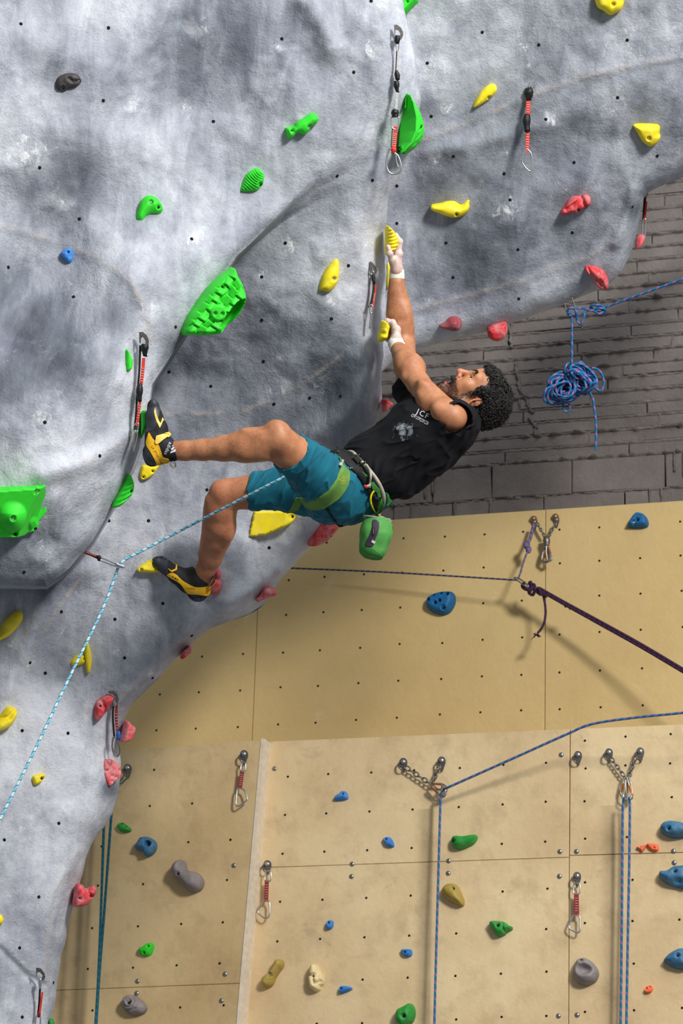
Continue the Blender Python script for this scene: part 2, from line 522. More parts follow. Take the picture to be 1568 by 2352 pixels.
M_LEFT = beige('worn_beige_panel', (214, 188, 142), (192, 164, 118), streaks=[(LW.uv(LW.at(200, 2150))[0], .03, float(LW.at(200, 1950)[2]), .7), (LW.uv(LW.at(170, 2150))[0], .02, float(LW.at(170, 1950)[2]), .7)])
M_EDGE = plain('whitish_panel_edge', (226, 212, 190), .6)
M_SEAM = plain('dark_joint', (70, 55, 38), .9)

def panel(wall, quad, thick, mat, parent, name='panel', gap=.0018):
    """slab whose face has the pixel corners quad (on the wall plane), slightly bevelled"""
    q = np.array([wall.at(*p) for p in quad]); c = q.mean(0)
    q = q + (c - q) / np.linalg.norm(c - q, axis=1)[:, None] * gap
    q2 = q + (c - q) / np.linalg.norm(c - q, axis=1)[:, None] * .003
    V = np.vstack([q2, q - wall.n * .003, q - wall.n * thick])
    F = [(0, 1, 2, 3)] + [(i, 4 + i, 4 + (i + 1) % 4, (i + 1) % 4) for i in range(4)] + [(4 + i, 8 + i, 8 + (i + 1) % 4, 4 + (i + 1) % 4) for i in range(4)] + [(11, 10, 9, 8)]
    return mk(name, V, F, mat, parent, smooth=False)
def quadfix(wall, l, r):
    pass
# lower wall -----------------------------------------------------------------
wall_lower = empty('wall_lower', LW.at(784, 2000), kind='structure')
wall_lower['label'] = 'lower beige climbing wall of large textured panels with bolt holes'
lv = lambda x: 1716 - (x - 300) * .0418         # top edge line in the picture
sv = lambda x: 1992 - (x - 620) * .0338         # long horizontal joint
J1 = ((1308.5, lv(1308)), (1306.5, sv(1306) + 4), (1304.5, 2480))
panel(LW, [(560, lv(560)), J1[0], (1306.5, sv(1306)), (520, sv(520))], .10, M_LOW, wall_lower)
panel(LW, [J1[0], (1840, lv(1840)), (1840, sv(1840)), (1306.5, sv(1306) - 4)], .10, M_LOW, wall_lower)
panel(LW, [(520, sv(520)), (1306.5, sv(1306)), (1304.5, 2500), (500, 2510)], .10, M_LOW, wall_lower)
panel(LW, [(1306.5, sv(1306) - 4), (1840, sv(1840)), (1840, 2500), (1304.5, 2500)], .10, M_LOW, wall_lower)
# the protruding panels at the left
lt = lambda x: 1725 - (x - 270) * .075
el = [(600, 1699), (543, 2352), (531, 2490)]
sj = lambda x: 2275 - (x - 126) * .0385
ex = lambda y: 600 - (y - 1699) * .0873
panel(LP, [(90, 1738), (600, 1699), (ex(sj(550)), sj(550)), (40, sj(40))], .30, M_LEFT, wall_lower, gap=.001)
panel(LP, [(40, sj(40)), (ex(sj(550)), sj(550)), (531, 2490), (40, 2510)], .30, M_LEFT, wall_lower, gap=.001)
# pale batten closing the side of the protruding panels
a0, a1 = LP.at(600, 1697), LP.at(531, 2490)
V = np.array([a0, a1, a1 + LW.tx * .016, a0 + LW.tx * .016]); V = np.vstack([V + LW.n * .004, V - LW.n * .12])
mk('edge_batten', V, [(0, 1, 2, 3), (3, 2, 6, 7), (0, 3, 7, 4), (4, 5, 1, 0), (1, 5, 6, 2), (7, 6, 5, 4)], M_EDGE, wall_lower, smooth=False)
# upper wall -----------------------------------------------------------------
wall_upper = empty('wall_upper', UW.at(900, 1450), kind='structure')
wall_upper['label'] = 'upper smooth beige climbing wall with rows of bolt holes'
uv_ = lambda x: 1193 - (x - 900) * .0659
xj = lambda y: 1252.5 - (y - 1172) * .004
xj2 = lambda y: 590 - (y - 1420) * .0444
panel(UW, [(xj2(1210), uv_(600)), (1252.5, uv_(1252)), (xj(1790), 1790), (xj2(1790), 1800)], .05, M_UPP, wall_upper)
panel(UW, [(1252.5, uv_(1252)), (1840, uv_(1840)), (1840, 1755), (xj(1790), 1790)], .05, M_UPP, wall_upper)
panel(UW, [(120, uv_(120)), (xj2(1210), uv_(600)), (xj2(1790), 1800), (120, 1820)], .05, M_UPP, wall_upper)

# brick wall -----------------------------------------------------------------
wall_back = empty('wall_back', BW.at(1200, 800), kind='structure')
wall_back['label'] = 'dark grey painted brick wall with ragged mortar joints'
def brickmat():
    m = NT('dark_grey_painted_brick')
    c = m.ramp(m.noise(3.0, 5, .6), [(.3, srgb(96, 90, 87)), (.7, srgb(124, 116, 112))])
    c = m.mix(m.math('MULTIPLY', m.ramp(m.noise(26, 5, .7), [(.62, (0, 0, 0)), (.8, (1, 1, 1))]), .4), c, srgb(150, 144, 140))
    b = m.bump(m.noise(55, 5, .7), .5, .012, m.bump(m.noise(9, 4, .6), .35, .02))
    return m.out(c, .8, b, spec=.2)
M_BRICK = brickmat()
M_MORT = plain('dark_grey_mortar', (112, 105, 101), .9, var=.3, scale=30, bump=.6, bdist=.01, spec=.1)
u0, v0 = BW.uv(BW.at(700, 1193)); u1, _ = BW.uv(BW.at(1820, 1140)); vt = BW.uv(BW.at(1100, 180))[1]
base_v = BW.uv(BW.at(1230, 1172))[1] - .12
ledge_v = BW.uv(BW.at(1230, 1062))[1]
def quadgrid(pt, u0, u1, v0, v1, z=0.0): return
mbm = MB()
V = np.array([BW.pt(u0, base_v, -.02), BW.pt(u1, base_v, -.02), BW.pt(u1, vt, -.02), BW.pt(u0, vt, -.02)])
mbm.add(np.vstack([V, V - BW.n * .15]), [(0, 1, 2, 3), (7, 6, 5, 4), (0, 4, 5, 1), (3, 2, 6, 7), (0, 3, 7, 4), (1, 5, 6, 2)])
def brick_obj(uc, vc, w, h, dep, off):
    """one brick: bevelled block with uneven face"""
    e = .005; zs = off
    j = rng.normal(0, .0025, 8)
    V = []
    for k, (a, b) in enumerate(((-1, -1), (1, -1), (1, 1), (-1, 1))):
        V.append(BW.pt(uc + a * (w / 2 - e), vc + b * (h / 2 - e), zs + j[k]))
    for k, (a, b) in enumerate(((-1, -1), (1, -1), (1, 1), (-1, 1))):
        V.append(BW.pt(uc + a * w / 2 + j[4 + k] * .6, vc + b * h / 2 + j[k] * .6, zs - e))
    for k, (a, b) in enumerate(((-1, -1), (1, -1), (1, 1), (-1, 1))):
        V.append(BW.pt(uc + a * w / 2, vc + b * h / 2, zs - dep))
    F = [(0, 1, 2, 3)] + [(4 + i, 4 + (i + 1) % 4, (i + 1) % 4, i) for i in range(4)] + [(8 + i, 8 + (i + 1) % 4, 4 + (i + 1) % 4, 4 + i) for i in range(4)]
    return mk('brick', V, F, M_BRICK, wall_back, smooth=False)
def mortar_ridge(u_a, u_b, v, horiz=True, amp=.006, sp=.011):
    n = max(4, int(abs(u_b - u_a) / .02)); t = np.linspace(u_a, u_b, n)
    V = []
    for i, s_ in enumerate(t):
        w = .006 + .006 * rng.random(); pr = -.001 + amp * max(0, rng.normal(.5, .8)); dv = rng.normal(0, .0022)
        for o, z in ((-w - .004, -.02), (-w * .5, pr * .8), (w * .5, pr), (w + .004, -.02)):
            V.append(BW.pt(s_, v + o + dv, z) if horiz else BW.pt(v + o + dv, s_, z))
    F = [(i * 4 + k, (i + 1) * 4 + k, (i + 1) * 4 + k + 1, i * 4 + k + 1) for i in range(n - 1) for k in range(3)]
    if not horiz: F = [f[::-1] for f in F]
    mbm.add(V, F)
course = .070; v = ledge_v; row = 0
while v < vt:
    mortar_ridge(u0, u1, v, amp=rng.choice([.004, .009, .014, .020]))
    x = u0 - rng.random() * .3
    while x < u1:
        w = rng.choice([.36, .48, .62])
        brick_obj(x + w / 2, v + course / 2, w - .004, course - .011, .03, rng.normal(0, .0022))
        x += w
        if rng.random() < .4 and x < u1: mortar_ridge(v, v + course, x, False, .012 if rng.random() < .25 else .004)
    v += course; row += 1
# ragged squeezed joint stepping down the middle
for k, (pa, pb) in enumerate([((1172, 745), (1176, 800)), ((1184, 832), (1196, 905)), ((1204, 905), (1222, 950)), ((1216, 960), (1232, 985))]):
    a = BW.uv(BW.at(*pa)); b = BW.uv(BW.at(*pb))
    n = 14; tt = np.linspace(0, 1, n); pts = [BW.pt(a[0] + (b[0] - a[0]) * t + rng.normal(0, .004), a[1] + (b[1] - a[1]) * t, .006) for t in tt]
    Vv, Ff, _, _ = tube(pts, .004 + .007 * rng.random(n), 6); mbm.add(Vv, Ff)
# ledge of larger blocks along the bottom
hb = (ledge_v - base_v) / 2.05
for r_ in range(2):
    vb = base_v + hb * r_ * 1.0 + hb / 2 + .006
    x = u0 - .1 * r_
    while x < u1:
        w = rng.choice([.40, .46, .30])
        brick_obj(x + w / 2, vb, w - .005, hb - .010, .06, .012 + rng.normal(0, .002))
        if rng.random() < .5:
            for _k in range(rng.integers(1, 4)):
                uu = x + rng.random() * w; L = hb * (.3 + .6 * rng.random())
                pts = [BW.pt(uu + rng.normal(0, .002), vb + hb / 2 - L * t, .013) for t in np.linspace(0, 1, 6)]
                Vv, Ff, _, _ = tube(pts, .006, 6); mbm.add(Vv, Ff)
        x += w
mortar_ridge(u0, u1, ledge_v + .004, amp=.02); mortar_ridge(u0, u1, base_v + hb + .006, amp=.014)
for r_ in range(14):
    uu = u0 + (u1 - u0) * rng.random(); vv = ledge_v + (vt - ledge_v) * rng.random()
    Vv, Ff = lathe(BW.pt(uu, vv, -.004), BW.n, [(.012, 0), (.011, .008), (.006, .013), (.001, .014)], 7); mbm.add(Vv, Ff)
mbm.build('mortar', M_MORT, wall_back, smooth=True)['kind'] = 'stuff'

# floor ----------------------------------------------------------------------
M_FLOOR = plain('grey_floor_mat', (120, 122, 126), .8)
V = np.array([(-9, -6, 0), (9, -6, 0), (9, 16, 0), (-9, 16, 0)], float)
mk('floor', np.vstack([V, V - A(0, 0, .2)]), [(0, 1, 2, 3), (7, 6, 5, 4)], M_FLOOR, smooth=False, kind='structure')

# ------------------------------------------------------------------ sculpted rock
class TPS:
    def __init__(s, pts):
        p = np.array(pts, float); s.c = p[:, :2] / 1000; n = len(p)
        K = s._k(np.linalg.norm(s.c[:, None] - s.c[None], axis=-1)) + np.eye(n) * 1e-4
        Pm = np.hstack([np.ones((n, 1)), s.c]); M = np.zeros((n + 3, n + 3)); M[:n, :n] = K; M[:n, n:] = Pm; M[n:, :n] = Pm.T
        s.w = np.linalg.solve(M, np.concatenate([p[:, 2], np.zeros(3)]))
    def _k(s, r): return np.where(r > 1e-9, r * r * np.log(r + 1e-12), 0)
    def __call__(s, x, y):
        x = np.asarray(x, float) / 1000; y = np.asarray(y, float) / 1000
        r = s.w[-3] + s.w[-2] * x + s.w[-1] * y
        for i in range(len(s.c)): r = r + s.w[i] * s._k(np.hypot(x - s.c[i, 0], y - s.c[i, 1]))
        return r
T_M = TPS([(880, 560, 9.97), (880, 760, 9.93), (875, 950, 10.02), (700, 700, 9.98), (600, 900, 10.12), (450, 850, 10.05), (500, 1100, 10.2), (350, 1300, 10.13),
           (700, 1150, 10.25), (740, 1225, 10.2), (500, 1330, 10.15), (600, 1400, 10.25), (200, 1500, 10.15), (0, 1500, 10.02), (300, 1600, 10.18), (100, 1900, 10.02),
           (0, 2352, 9.88), (120, 2300, 10.0), (250, 1800, 10.14), (600, 500, 9.82), (900, 100, 9.78), (300, 800, 10.0), (100, 1200, 10.0), (700, 300, 9.72), (930, 300, 9.85)])
T_F = TPS([(900, 100, 9.78), (930, 250, 9.85), (900, 330, 9.88), (700, 300, 9.70), (600, 100, 9.66), (400, 0, 9.58), (0, 0, 9.35), (300, 300, 9.5), (0, 400, 9.32), (500, 500, 9.60),
           (540, 590, 9.62), (300, 600, 9.38), (430, 720, 9.5), (340, 950, 9.40), (250, 850, 9.27), (100, 700, 9.36), (0, 750, 9.26), (100, 950, 9.13), (120, 1150, 9.12), (0, 1100, 9.12), (60, 1300, 9.22), (240, 1180, 9.4),
           (400, 250, 9.62), (200, 150, 9.42), (250, 480, 9.52), (60, 560, 9.42)])
CREASE = np.array([(1000, 290), (900, 345), (800, 400), (720, 440), (640, 505), (545, 592), (480, 690), (415, 790), (352, 885), (338, 990), (305, 1080), (262, 1165), (215, 1245), (160, 1310), (108, 1350), (0, 1350), (-300, 1345)], float)
RB = np.array([(-430, 870), (-200, 905), (0, 925), (60, 938), (130, 950), (240, 967), (300, 957), (360, 935), (410, 912), (460, 890), (520, 884), (640, 887), (700, 886), (760, 880), (860, 878), (920, 876), (960, 868), (1010, 840), (1100, 805), (1180, 785),
               (1225, 752), (1270, 700), (1320, 650), (1370, 618), (1405, 590), (1420, 560), (1432, 500), (1450, 472), (1500, 420), (1560, 362), (1620, 298), (1660, 285), (1720, 277), (1780, 276), (1830, 270), (1880, 252), (1930, 215), (1960, 200),
               (2020, 187), (2090, 165), (2160, 148), (2250, 132), (2352, 118), (2600, 90)], float)
def sd_crease(x, y):
    """signed distance in px: positive below / right of the front bulge's edge"""
    d = dist_poly(x, y, CREASE, closed=False)
    ins = in_poly(x, y, np.vstack([CREASE, [(-300, -400), (1000, -400)]]))
    return np.where(ins, -d, d)
RIDGES = [  # soft crests and folds: polyline, width px, height m toward the viewer
    ([(300, 640), (250, 720), (235, 800), (200, 880)], 50, .030), ([(0, 520), (100, 545), (220, 590), (300, 645), (330, 700)], 12, .005),
    ([(300, 640), (345, 740), (350, 800)], 9, .003), ([(700, 0), (745, 60), (760, 110)], 34, .05), ([(900, 420), (820, 500), (760, 600)], 40, .022),
    ([(870, 700), (800, 800), (760, 900), (680, 1000)], 44, -.05), ([(885, 800), (860, 880), (790, 960), (700, 1010)], 30, .035), ([(560, 800), (520, 850), (440, 860)], 60, -.04),
    ([(480, 1430), (380, 1500), (290, 1590), (255, 1640)], 12, .006), ([(640, 1315), (560, 1375), (520, 1395)], 26, .05), ([(560, 1250), (535, 1330), (530, 1390)], 26, .03), ([(200, 1310), (130, 1330), (60, 1500), (0, 1640)], 26, .03),
    ([(180, 1960), (120, 2060), (100, 2250)], 16, .02), ([(0, 2180), (60, 2240), (100, 2260)], 8, -.015), ([(150, 600), (60, 640), (0, 740)], 70, -.05),
    ([(340, 950), (560, 945), (700, 880), (790, 800)], 8, .002), ([(300, 1000), (210, 1060), (100, 1090)], 24, .03), ([(205, 1230), (120, 1290), (30, 1290)], 40, .03), ([(120, 200), (260, 260), (420, 240)], 60, -.03)]
def rock_depth(x, y, seed=0, crease=True):
    x = np.asarray(x, float); y = np.asarray(y, float)
    X2 = np.stack([x, y], -1)
    d = T_M(x, y)
    if crease:
        sd = sd_crease(x, y)
        wq = sstep(1000, 560, x)              # sharp towards the lower left, soft at the upper right
        lo = -(4 + 75 * (1 - wq)); hi = 4 + 65 * (1 - wq)
        w = sstep(0, 1, np.clip((sd - lo) / (hi - lo), 0, 1))
        roll = .03 * np.exp(-((sd + 1) / 14.0) ** 2) * wq
        d = (T_F(x, y) + roll) * (1 - w) + np.maximum(d, T_F(x, y) + .0) * w
    for pl, wd_, h in RIDGES:
        q = dist_poly(x, y, np.array(pl), closed=False); d = d - h * np.exp(-(q / wd_) ** 2)
    big = fbm(X2 + 300 + seed, 240, 3); mid = fbm(X2 + 900 + seed, 75, 3); sm = fbm(X2 + 50 + seed, 26, 2)
    return d + .05 * big + .010 * mid - .010 * np.abs(mid) + .0022 * sm
def _smooth_curve(tab, step=4.0, w=4):
    t = np.arange(tab[0, 0], tab[-1, 0] + step, step); v = np.interp(t, tab[:, 0], tab[:, 1])
    k = np.hanning(2 * w + 3)[1:-1]; k /= k.sum(); vp = np.concatenate([np.full(w, v[0]), v, np.full(w, v[-1])])
    return t, np.convolve(vp, k, 'valid')
_rt, _rv = _smooth_curve(RB, 4.0, 7)
_rn = 3.0 * vnoise(np.stack([_rt, _rt * 0], -1), 45) + 1.5 * vnoise(np.stack([_rt, _rt * 0 + 9], -1), 17)
_rv = _rv + _rn
_RBP = np.stack([_rv, _rt], 1)[::5]
def rb(y): return np.interp(y, _rt, _rv)
def rb_slope(y): return (rb(y + 6) - rb(y - 6)) / 12.0
EDGEW = 70.0
def left_depth(x, y):
    e = np.minimum(dist_poly(x, y, _RBP, closed=False), np.maximum(rb(y) - x, 0))
    t = np.clip(1 - e / EDGEW, 0, 1)
    return rock_depth(x, y) + .16 * (1 - np.sqrt(np.maximum(0, 1 - t * t)))
CHALK = [(65, 350, 75), (405, 480, 40), (470, 75, 60), (810, 160, 45), (430, 250, 50), (300, 240, 60), (150, 470, 40), (730, 1480, 20), (440, 545, 45), (660, 560, 50), (90, 960, 70), (640, 820, 45), (730, 890, 60), (560, 800, 40), (640, 890, 60),
         (850, 120, 50), (800, 480, 40), (760, 690, 60), (600, 630, 40), (130, 1140, 50), (100, 1270, 60), (255, 1195, 40), (480, 1190, 30), (350, 1200, 30), (345, 1250, 40), (140, 1450, 35), (75, 1520, 40), (265, 1500, 18), (135, 1580, 22), (180, 1710, 30), (150, 1860, 40), (60, 1900, 40), (20, 2050, 35), (120, 1700, 25),
         (700, 1300, 25), (590, 1330, 30), (50, 2210, 30), (220, 1880, 20), (30, 1480, 40), (850, 560, 40), (560, 1160, 25), (350, 1550, 30), (830, 920, 30), (560, 240, 30), (640, 110, 30), (510, 110, 14), (345, 710, 40), (150, 650, 50)]
CHALK_R = [(985, 150, 55), (1000, 370, 60), (1270, 270, 50), (1430, 85, 90), (1200, 85, 60), (1020, 250, 50), (1390, 250, 50), (1165, 480, 50), (1160, 350, 35), (1500, 365, 25), (1300, 440, 22), (970, 60, 50), (1560, 60, 40), (1420, 215, 40), (985, 690, 20), (1090, 520, 20), (1060, 770, 20), (1160, 740, 20), (1180, 160, 50), (1400, 590, 20)]
def chalk_attr(x, y, lst):
    c = np.zeros(np.shape(x))
    for cx, cy, r in lst: c = np.maximum(c, np.exp(-((x - cx) ** 2 + (y - cy) ** 2 * 1.4) / (r * (.55 + .5 * ((cx * 7 + cy * 3) % 10) / 10)) ** 2) * (.6 + .4 * ((cx * 3 + cy) % 7) / 7))
    return c
SEAMS_L = [[(0, 520), (100, 545), (220, 590), (300, 645), (330, 700)], [(300, 640), (340, 740), (345, 790)], [(640, 510), (540, 595), (500, 650)], [(480, 1430), (380, 1500), (290, 1590), (255, 1640)], [(640, 1315), (560, 1375), (520, 1395)],
           [(180, 1960), (120, 2060), (100, 2250)], [(340, 950), (450, 950), (560, 945), (700, 880), (800, 800)], [(205, 1300), (130, 1400), (30, 1580)], [(300, 1000), (210, 1060), (130, 1110)], [(770, 1200), (700, 1260)]]
SEAMS_R = [[(960, 325), (1100, 270), (1230, 215), (1330, 180), (1450, 150), (1568, 132)], [(940, 715), (1030, 690), (1200, 645), (1350, 590), (1420, 550)]]
def seam_attr(x, y, lst, w=4.5):
    c = np.zeros(np.shape(x))
    for pl in lst: c = np.maximum(c, np.exp(-(dist_poly(x, y, np.array(pl), closed=False) / w) ** 2))
    return c
DARKP_L = [(480, 90, 260, .8), (90, 780, 150, .9), (150, 420, 220, .45), (500, 880, 170, .8), (330, 20, 200, .5), (300, 460, 140, .35), (60, 1250, 150, .8), (560, 640, 170, .5), (760, 850, 120, .7), (820, 1000, 120, .6), (650, 680, 120, .4), (520, 1150, 180, .4), (0, 650, 120, .7), (270, 730, 60, .5), (230, 980, 70, .4), (690, 40, 120, .5), (250, 1810, 30, .8), (430, 980, 120, .6), (430, 830, 110, .8), (620, 960, 130, .6), (700, 760, 110, .4), (0, 880, 110, .7), (180, 90, 120, .4), (420, 330, 130, .4), (120, 1330, 90, .6), (330, 200, 420, .42), (760, 200, 220, .3), (100, 60, 200, .45)]  # dark patches: rock mottling, with shadow and light falloff painted into the colour
DARKP_R = [(1100, 580, 180, .8), (1300, 330, 260, .6), (1200, 190, 200, .5), (1500, 250, 200, .6), (1400, 30, 300, .5), (1450, 480, 40, .7), (1060, 100, 120, .4), (1000, 620, 120, .5), (1250, 120, 160, .5), (1250, 380, 500, .38), (1000, 450, 200, .4)]  # right rock: dark mottling, weaker light painted in as broad dark patches
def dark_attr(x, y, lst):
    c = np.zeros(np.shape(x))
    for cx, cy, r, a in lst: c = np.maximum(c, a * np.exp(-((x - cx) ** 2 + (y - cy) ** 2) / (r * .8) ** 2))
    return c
def rockmat():
    m = NT('grey_sculpted_rock')
    pos = m.coord()
    n0 = m.noise(1.7, 6, .62, .5); n1 = m.noise(6.5, 7, .72, .4); n2 = m.noise(55, 4, .75); n4 = m.noise(190, 2, .6)
    brush = m.n('ShaderNodeMapping'); brush.inputs['Scale'].default_value = (2.2, 1.0, .55); brush.inputs['Rotation'].default_value = (0, .75, 0); m.l(pos, brush.inputs[0])
    n3 = m.noise(5.0, 6, .68, .7, brush.outputs[0])
    t = m.math('ADD', m.math('ADD', m.math('MULTIPLY', n0, .50), m.math('MULTIPLY', n1, .20)), m.math('MULTIPLY', n3, .30))
    t = m.math('SUBTRACT', m.math('ADD', t, .05), m.math('MULTIPLY', m.math('MULTIPLY', m.attr('paint_and_shade'), m.math('ADD', n1, .30)), .30))
    c = m.ramp(t, [(.27, srgb(72, 76, 85)), (.39, srgb(118, 124, 134)), (.50, srgb(168, 172, 182)), (.61, srgb(208, 211, 218))])
    c = m.mix(m.math('MULTIPLY', m.ramp(n2, [(.50, (0, 0, 0)), (.70, (1, 1, 1))]), .16), c, srgb(92, 95, 104))
    c = m.mix(m.math('MULTIPLY', m.ramp(n4, [(.55, (0, 0, 0)), (.72, (1, 1, 1))]), .20), c, srgb(84, 86, 96))
    # faint violet and green tints of the paint
    c = m.mix(m.math('MULTIPLY', m.ramp(m.noise(3.3, 3), [(.45, (0, 0, 0)), (.7, (1, 1, 1))]), .12), c, srgb(150, 148, 176))
    # filled joints: brownish pale lines
    sf = m.math('MULTIPLY', m.attr('seam'), m.ramp(m.noise(16, 5, .7), [(.42, (0, 0, 0)), (.58, (1, 1, 1))]), True)
    c = m.mix(m.math('MULTIPLY', sf, .75), c, srgb(188, 178, 172))
    # chalk: soft smears and crisp broken flecks
    soft = m.math('MULTIPLY', m.ramp(m.math('ADD', n1, m.math('MULTIPLY', m.attr('chalk'), .24)), [(.60, (0, 0, 0)), (.90, (1, 1, 1))]), .55)
    c = m.mix(soft, c, srgb(226, 228, 233))
    stretch = m.n('ShaderNodeMapping'); stretch.inputs['Scale'].default_value = (1.5, 1.0, .8); stretch.inputs['Rotation'].default_value = (0, .6, 0); m.l(pos, stretch.inputs[0])
    ch = m.noise(21, 8, .78, .5, stretch.outputs[0])
    cf = m.ramp(m.math('ADD', ch, m.math('MULTIPLY', m.attr('chalk'), .205)), [(.66, (0, 0, 0)), (.79, (1, 1, 1))])
    fl = m.ramp(m.noise(60, 3, .6), [(.73, (0, 0, 0)), (.78, (1, 1, 1))])
    c = m.mix(m.math('MULTIPLY', cf, .9), c, srgb(240, 241, 244))
    c = m.mix(m.math('MULTIPLY', fl, .5), c, srgb(226, 228, 232))
    b = m.bump(m.noise(11, 5, .6), .25, .03)
    b = m.bump(m.noise(34, 5, .7, .4), .38, .012, b)
    b = m.bump(m.noise(120, 4, .65), .55, .0045, b)
    return m.out(c, .72, b, spec=.25)
M_ROCK = rockmat()
def sheet(xs, ys, D, back=1.6, nb=8, edge='col'):
    """grid of pixel columns/rows with depths; the last column is carried back as a thick side"""
    V = Parr(xs, ys, D); R, C = xs.shape
    ex = []
    for k in range(1, nb + 1):
        t = k / nb
        ex.append(Parr(xs[:, -1] - 10 * t, ys[:, -1] - 6 * t, D[:, -1] + back * t ** 1.5))
    V = np.concatenate([V, np.stack(ex, 1)], 1); C2 = C + nb
    i = (np.arange(R - 1)[:, None] * C2 + np.arange(C2 - 1)[None]).ravel()
    F = np.stack([i, i + C2, i + C2 + 1, i + 1], 1)
    return V.reshape(-1, 3), F, C2
ys1 = np.concatenate([np.linspace(-420, 1330, 400)[:-1], np.linspace(1330, 1370, 25)[:-1], np.linspace(1370, 2560, 270)])
def crease_x(y):
    """where the bulge's edge crosses a pixel row; grid columns run along it so that the step stays clean"""
    yy = CREASE[1:15, 1]; xx = CREASE[1:15, 0]; x = np.interp(y, yy, xx)
    return np.minimum(x, rb(y) - 60) - 30 * sstep(1352, 1700, y)
s0_ = .58; sa = np.linspace(0, 1, 190); sb = np.linspace(0, 1, 170)[1:]
ga = 1 - (1 - sa) ** 2.0; gb = (sb ** 2.0) * (1 - sb) + (1 - (1 - sb) ** 1.35) * sb
xc_ = crease_x(ys1)[:, None]
X1 = np.concatenate([-430 + (xc_ + 430) * ga[None], xc_ + (rb(ys1)[:, None] - xc_) * gb[None]], 1)
Y1 = np.repeat(ys1[:, None], X1.shape[1], 1)
D1 = left_depth(X1, Y1)
V1, F1, C1 = sheet(X1, Y1, D1, 1.5)
def grid_attr(fn, X, Y, C2):
    a = fn(X, Y); a = np.concatenate([a, np.repeat(a[:, -1:], C2 - X.shape[1], 1)], 1); return a.ravel()
wall_left = mk('wall_left', V1, F1.tolist(), M_ROCK, attrs={'chalk': grid_attr(lambda x, y: chalk_attr(x, y, CHALK), X1, Y1, C1), 'seam': grid_attr(lambda x, y: seam_attr(x, y, SEAMS_L), X1, Y1, C1), 'paint_and_shade': grid_attr(lambda x, y: dark_attr(x, y, DARKP_L), X1, Y1, C1)}, kind='structure')
wall_left['label'] = 'overhanging grey sculpted rock face on the left with a bulging front'
T_R = TPS([(950, 300, 10.32), (1200, 200, 10.25), (1568, 200, 10.2), (1450, 550, 10.5), (1300, 650, 10.55), (1000, 780, 10.6), (1200, 500, 10.42), (1400, 0, 10.1), (950, 0, 10.12), (900, 500, 10.45), (1600, 380, 10.35), (1420, 430, 10.36), (860, 850, 10.6)])
YB = np.array([(760, 905), (830, 885), (870, 860), (900, 832), (960, 800), (1050, 778), (1130, 757), (1200, 733), (1300, 697), (1350, 675), (1395, 655), (1425, 625), (1450, 577), (1460, 548), (1468, 500), (1476, 455), (1484, 444), (1500, 436), (1568, 406), (1720, 335), (1900, 250)], float)
_yt, _yv = _smooth_curve(YB, 1.5, 6)
_yv = _yv + 2.0 * vnoise(np.stack([_yt, _yt * 0 + 30], -1), 40)
_YBP = np.stack([_yt, _yv], 1)[::6]
def yb(x): return np.interp(x, _yt, _yv)
RR = [([(960, 325), (1100, 270), (1230, 215), (1330, 180), (1450, 150), (1568, 132)], 9, .004), ([(940, 715), (1030, 690), (1200, 645), (1350, 590), (1420, 550)], 9, .003), ([(1000, 480), (1150, 430), (1300, 330), (1450, 290)], 60, -.03),
      ([(1455, 440), (1440, 500), (1415, 560)], 16, .03), ([(980, 350), (1100, 330), (1250, 290)], 22, .02), ([(1000, 90), (1010, 200), (985, 300)], 40, .02)]
def right_depth(x, y):
    x = np.asarray(x, float); y = np.asarray(y, float); X2 = np.stack([x, y], -1)
    d = T_R(x, y)
    for pl, wd_, h in RR:
        q = dist_poly(x, y, np.array(pl), closed=False); d = d - h * np.exp(-(q / wd_) ** 2)
    d = d + .04 * fbm(X2 + 1300, 220, 3) + .010 * fbm(X2 + 700, 70, 3) - .01 * np.abs(fbm(X2 + 2700, 90, 2)) + .0022 * fbm(X2 + 20, 24, 2)
    e = np.minimum(dist_poly(x, y, _YBP, closed=False), np.maximum(yb(x) - y, 0)); t = np.clip(1 - e / 45.0, 0, 1)
    return d + .11 * (1 - np.sqrt(np.maximum(0, 1 - t * t)))
xs2 = np.unique(np.concatenate([np.arange(770, 1900, 5.0), np.arange(1395, 1500, 1.5)])); s2 = np.linspace(0, 1, 210); s2 = 1 - (1 - s2) ** 1.35
X2_ = np.repeat(xs2[:, None], len(s2), 1); Y2_ = -420 + (yb(xs2)[:, None] + 420) * s2[None]
D2 = right_depth(X2_, Y2_)
V2, F2, C2 = sheet(X2_, Y2_, D2, 1.5)
wall_right = mk('wall_right', V2, F2[:, ::-1].tolist(), M_ROCK, attrs={'chalk': grid_attr(lambda x, y: chalk_attr(x, y, CHALK_R), X2_, Y2_, C2), 'seam': grid_attr(lambda x, y: seam_attr(x, y, SEAMS_R), X2_, Y2_, C2), 'paint_and_shade': grid_attr(lambda x, y: dark_attr(x, y, DARKP_R), X2_, Y2_, C2)}, kind='structure')
wall_right['label'] = 'grey sculpted rock overhang at the upper right, above the brick wall'
BV_L = bvh_of(V1, F1); BV_R = bvh_of(V2, F2)
# ------------------------------------------------------------------ the climber
def K(px, py, d): return A((px - W / 2) / FPX * d, -(py - H / 2) / FPX * d, -d)     # viewer frame: right, up, toward the viewer
def toW(V): V = np.asarray(V, float); return CAM + V[..., :1] * RT + V[..., 1:2] * UP - V[..., 2:3] * FW
def kbox(x0, y0, x1, y1, d0, d1):
    c = np.array([K(x, y, d) for x in (x0, x1) for y in (y0, y1) for d in (d0, d1)]); return c.min(0), c.max(0)

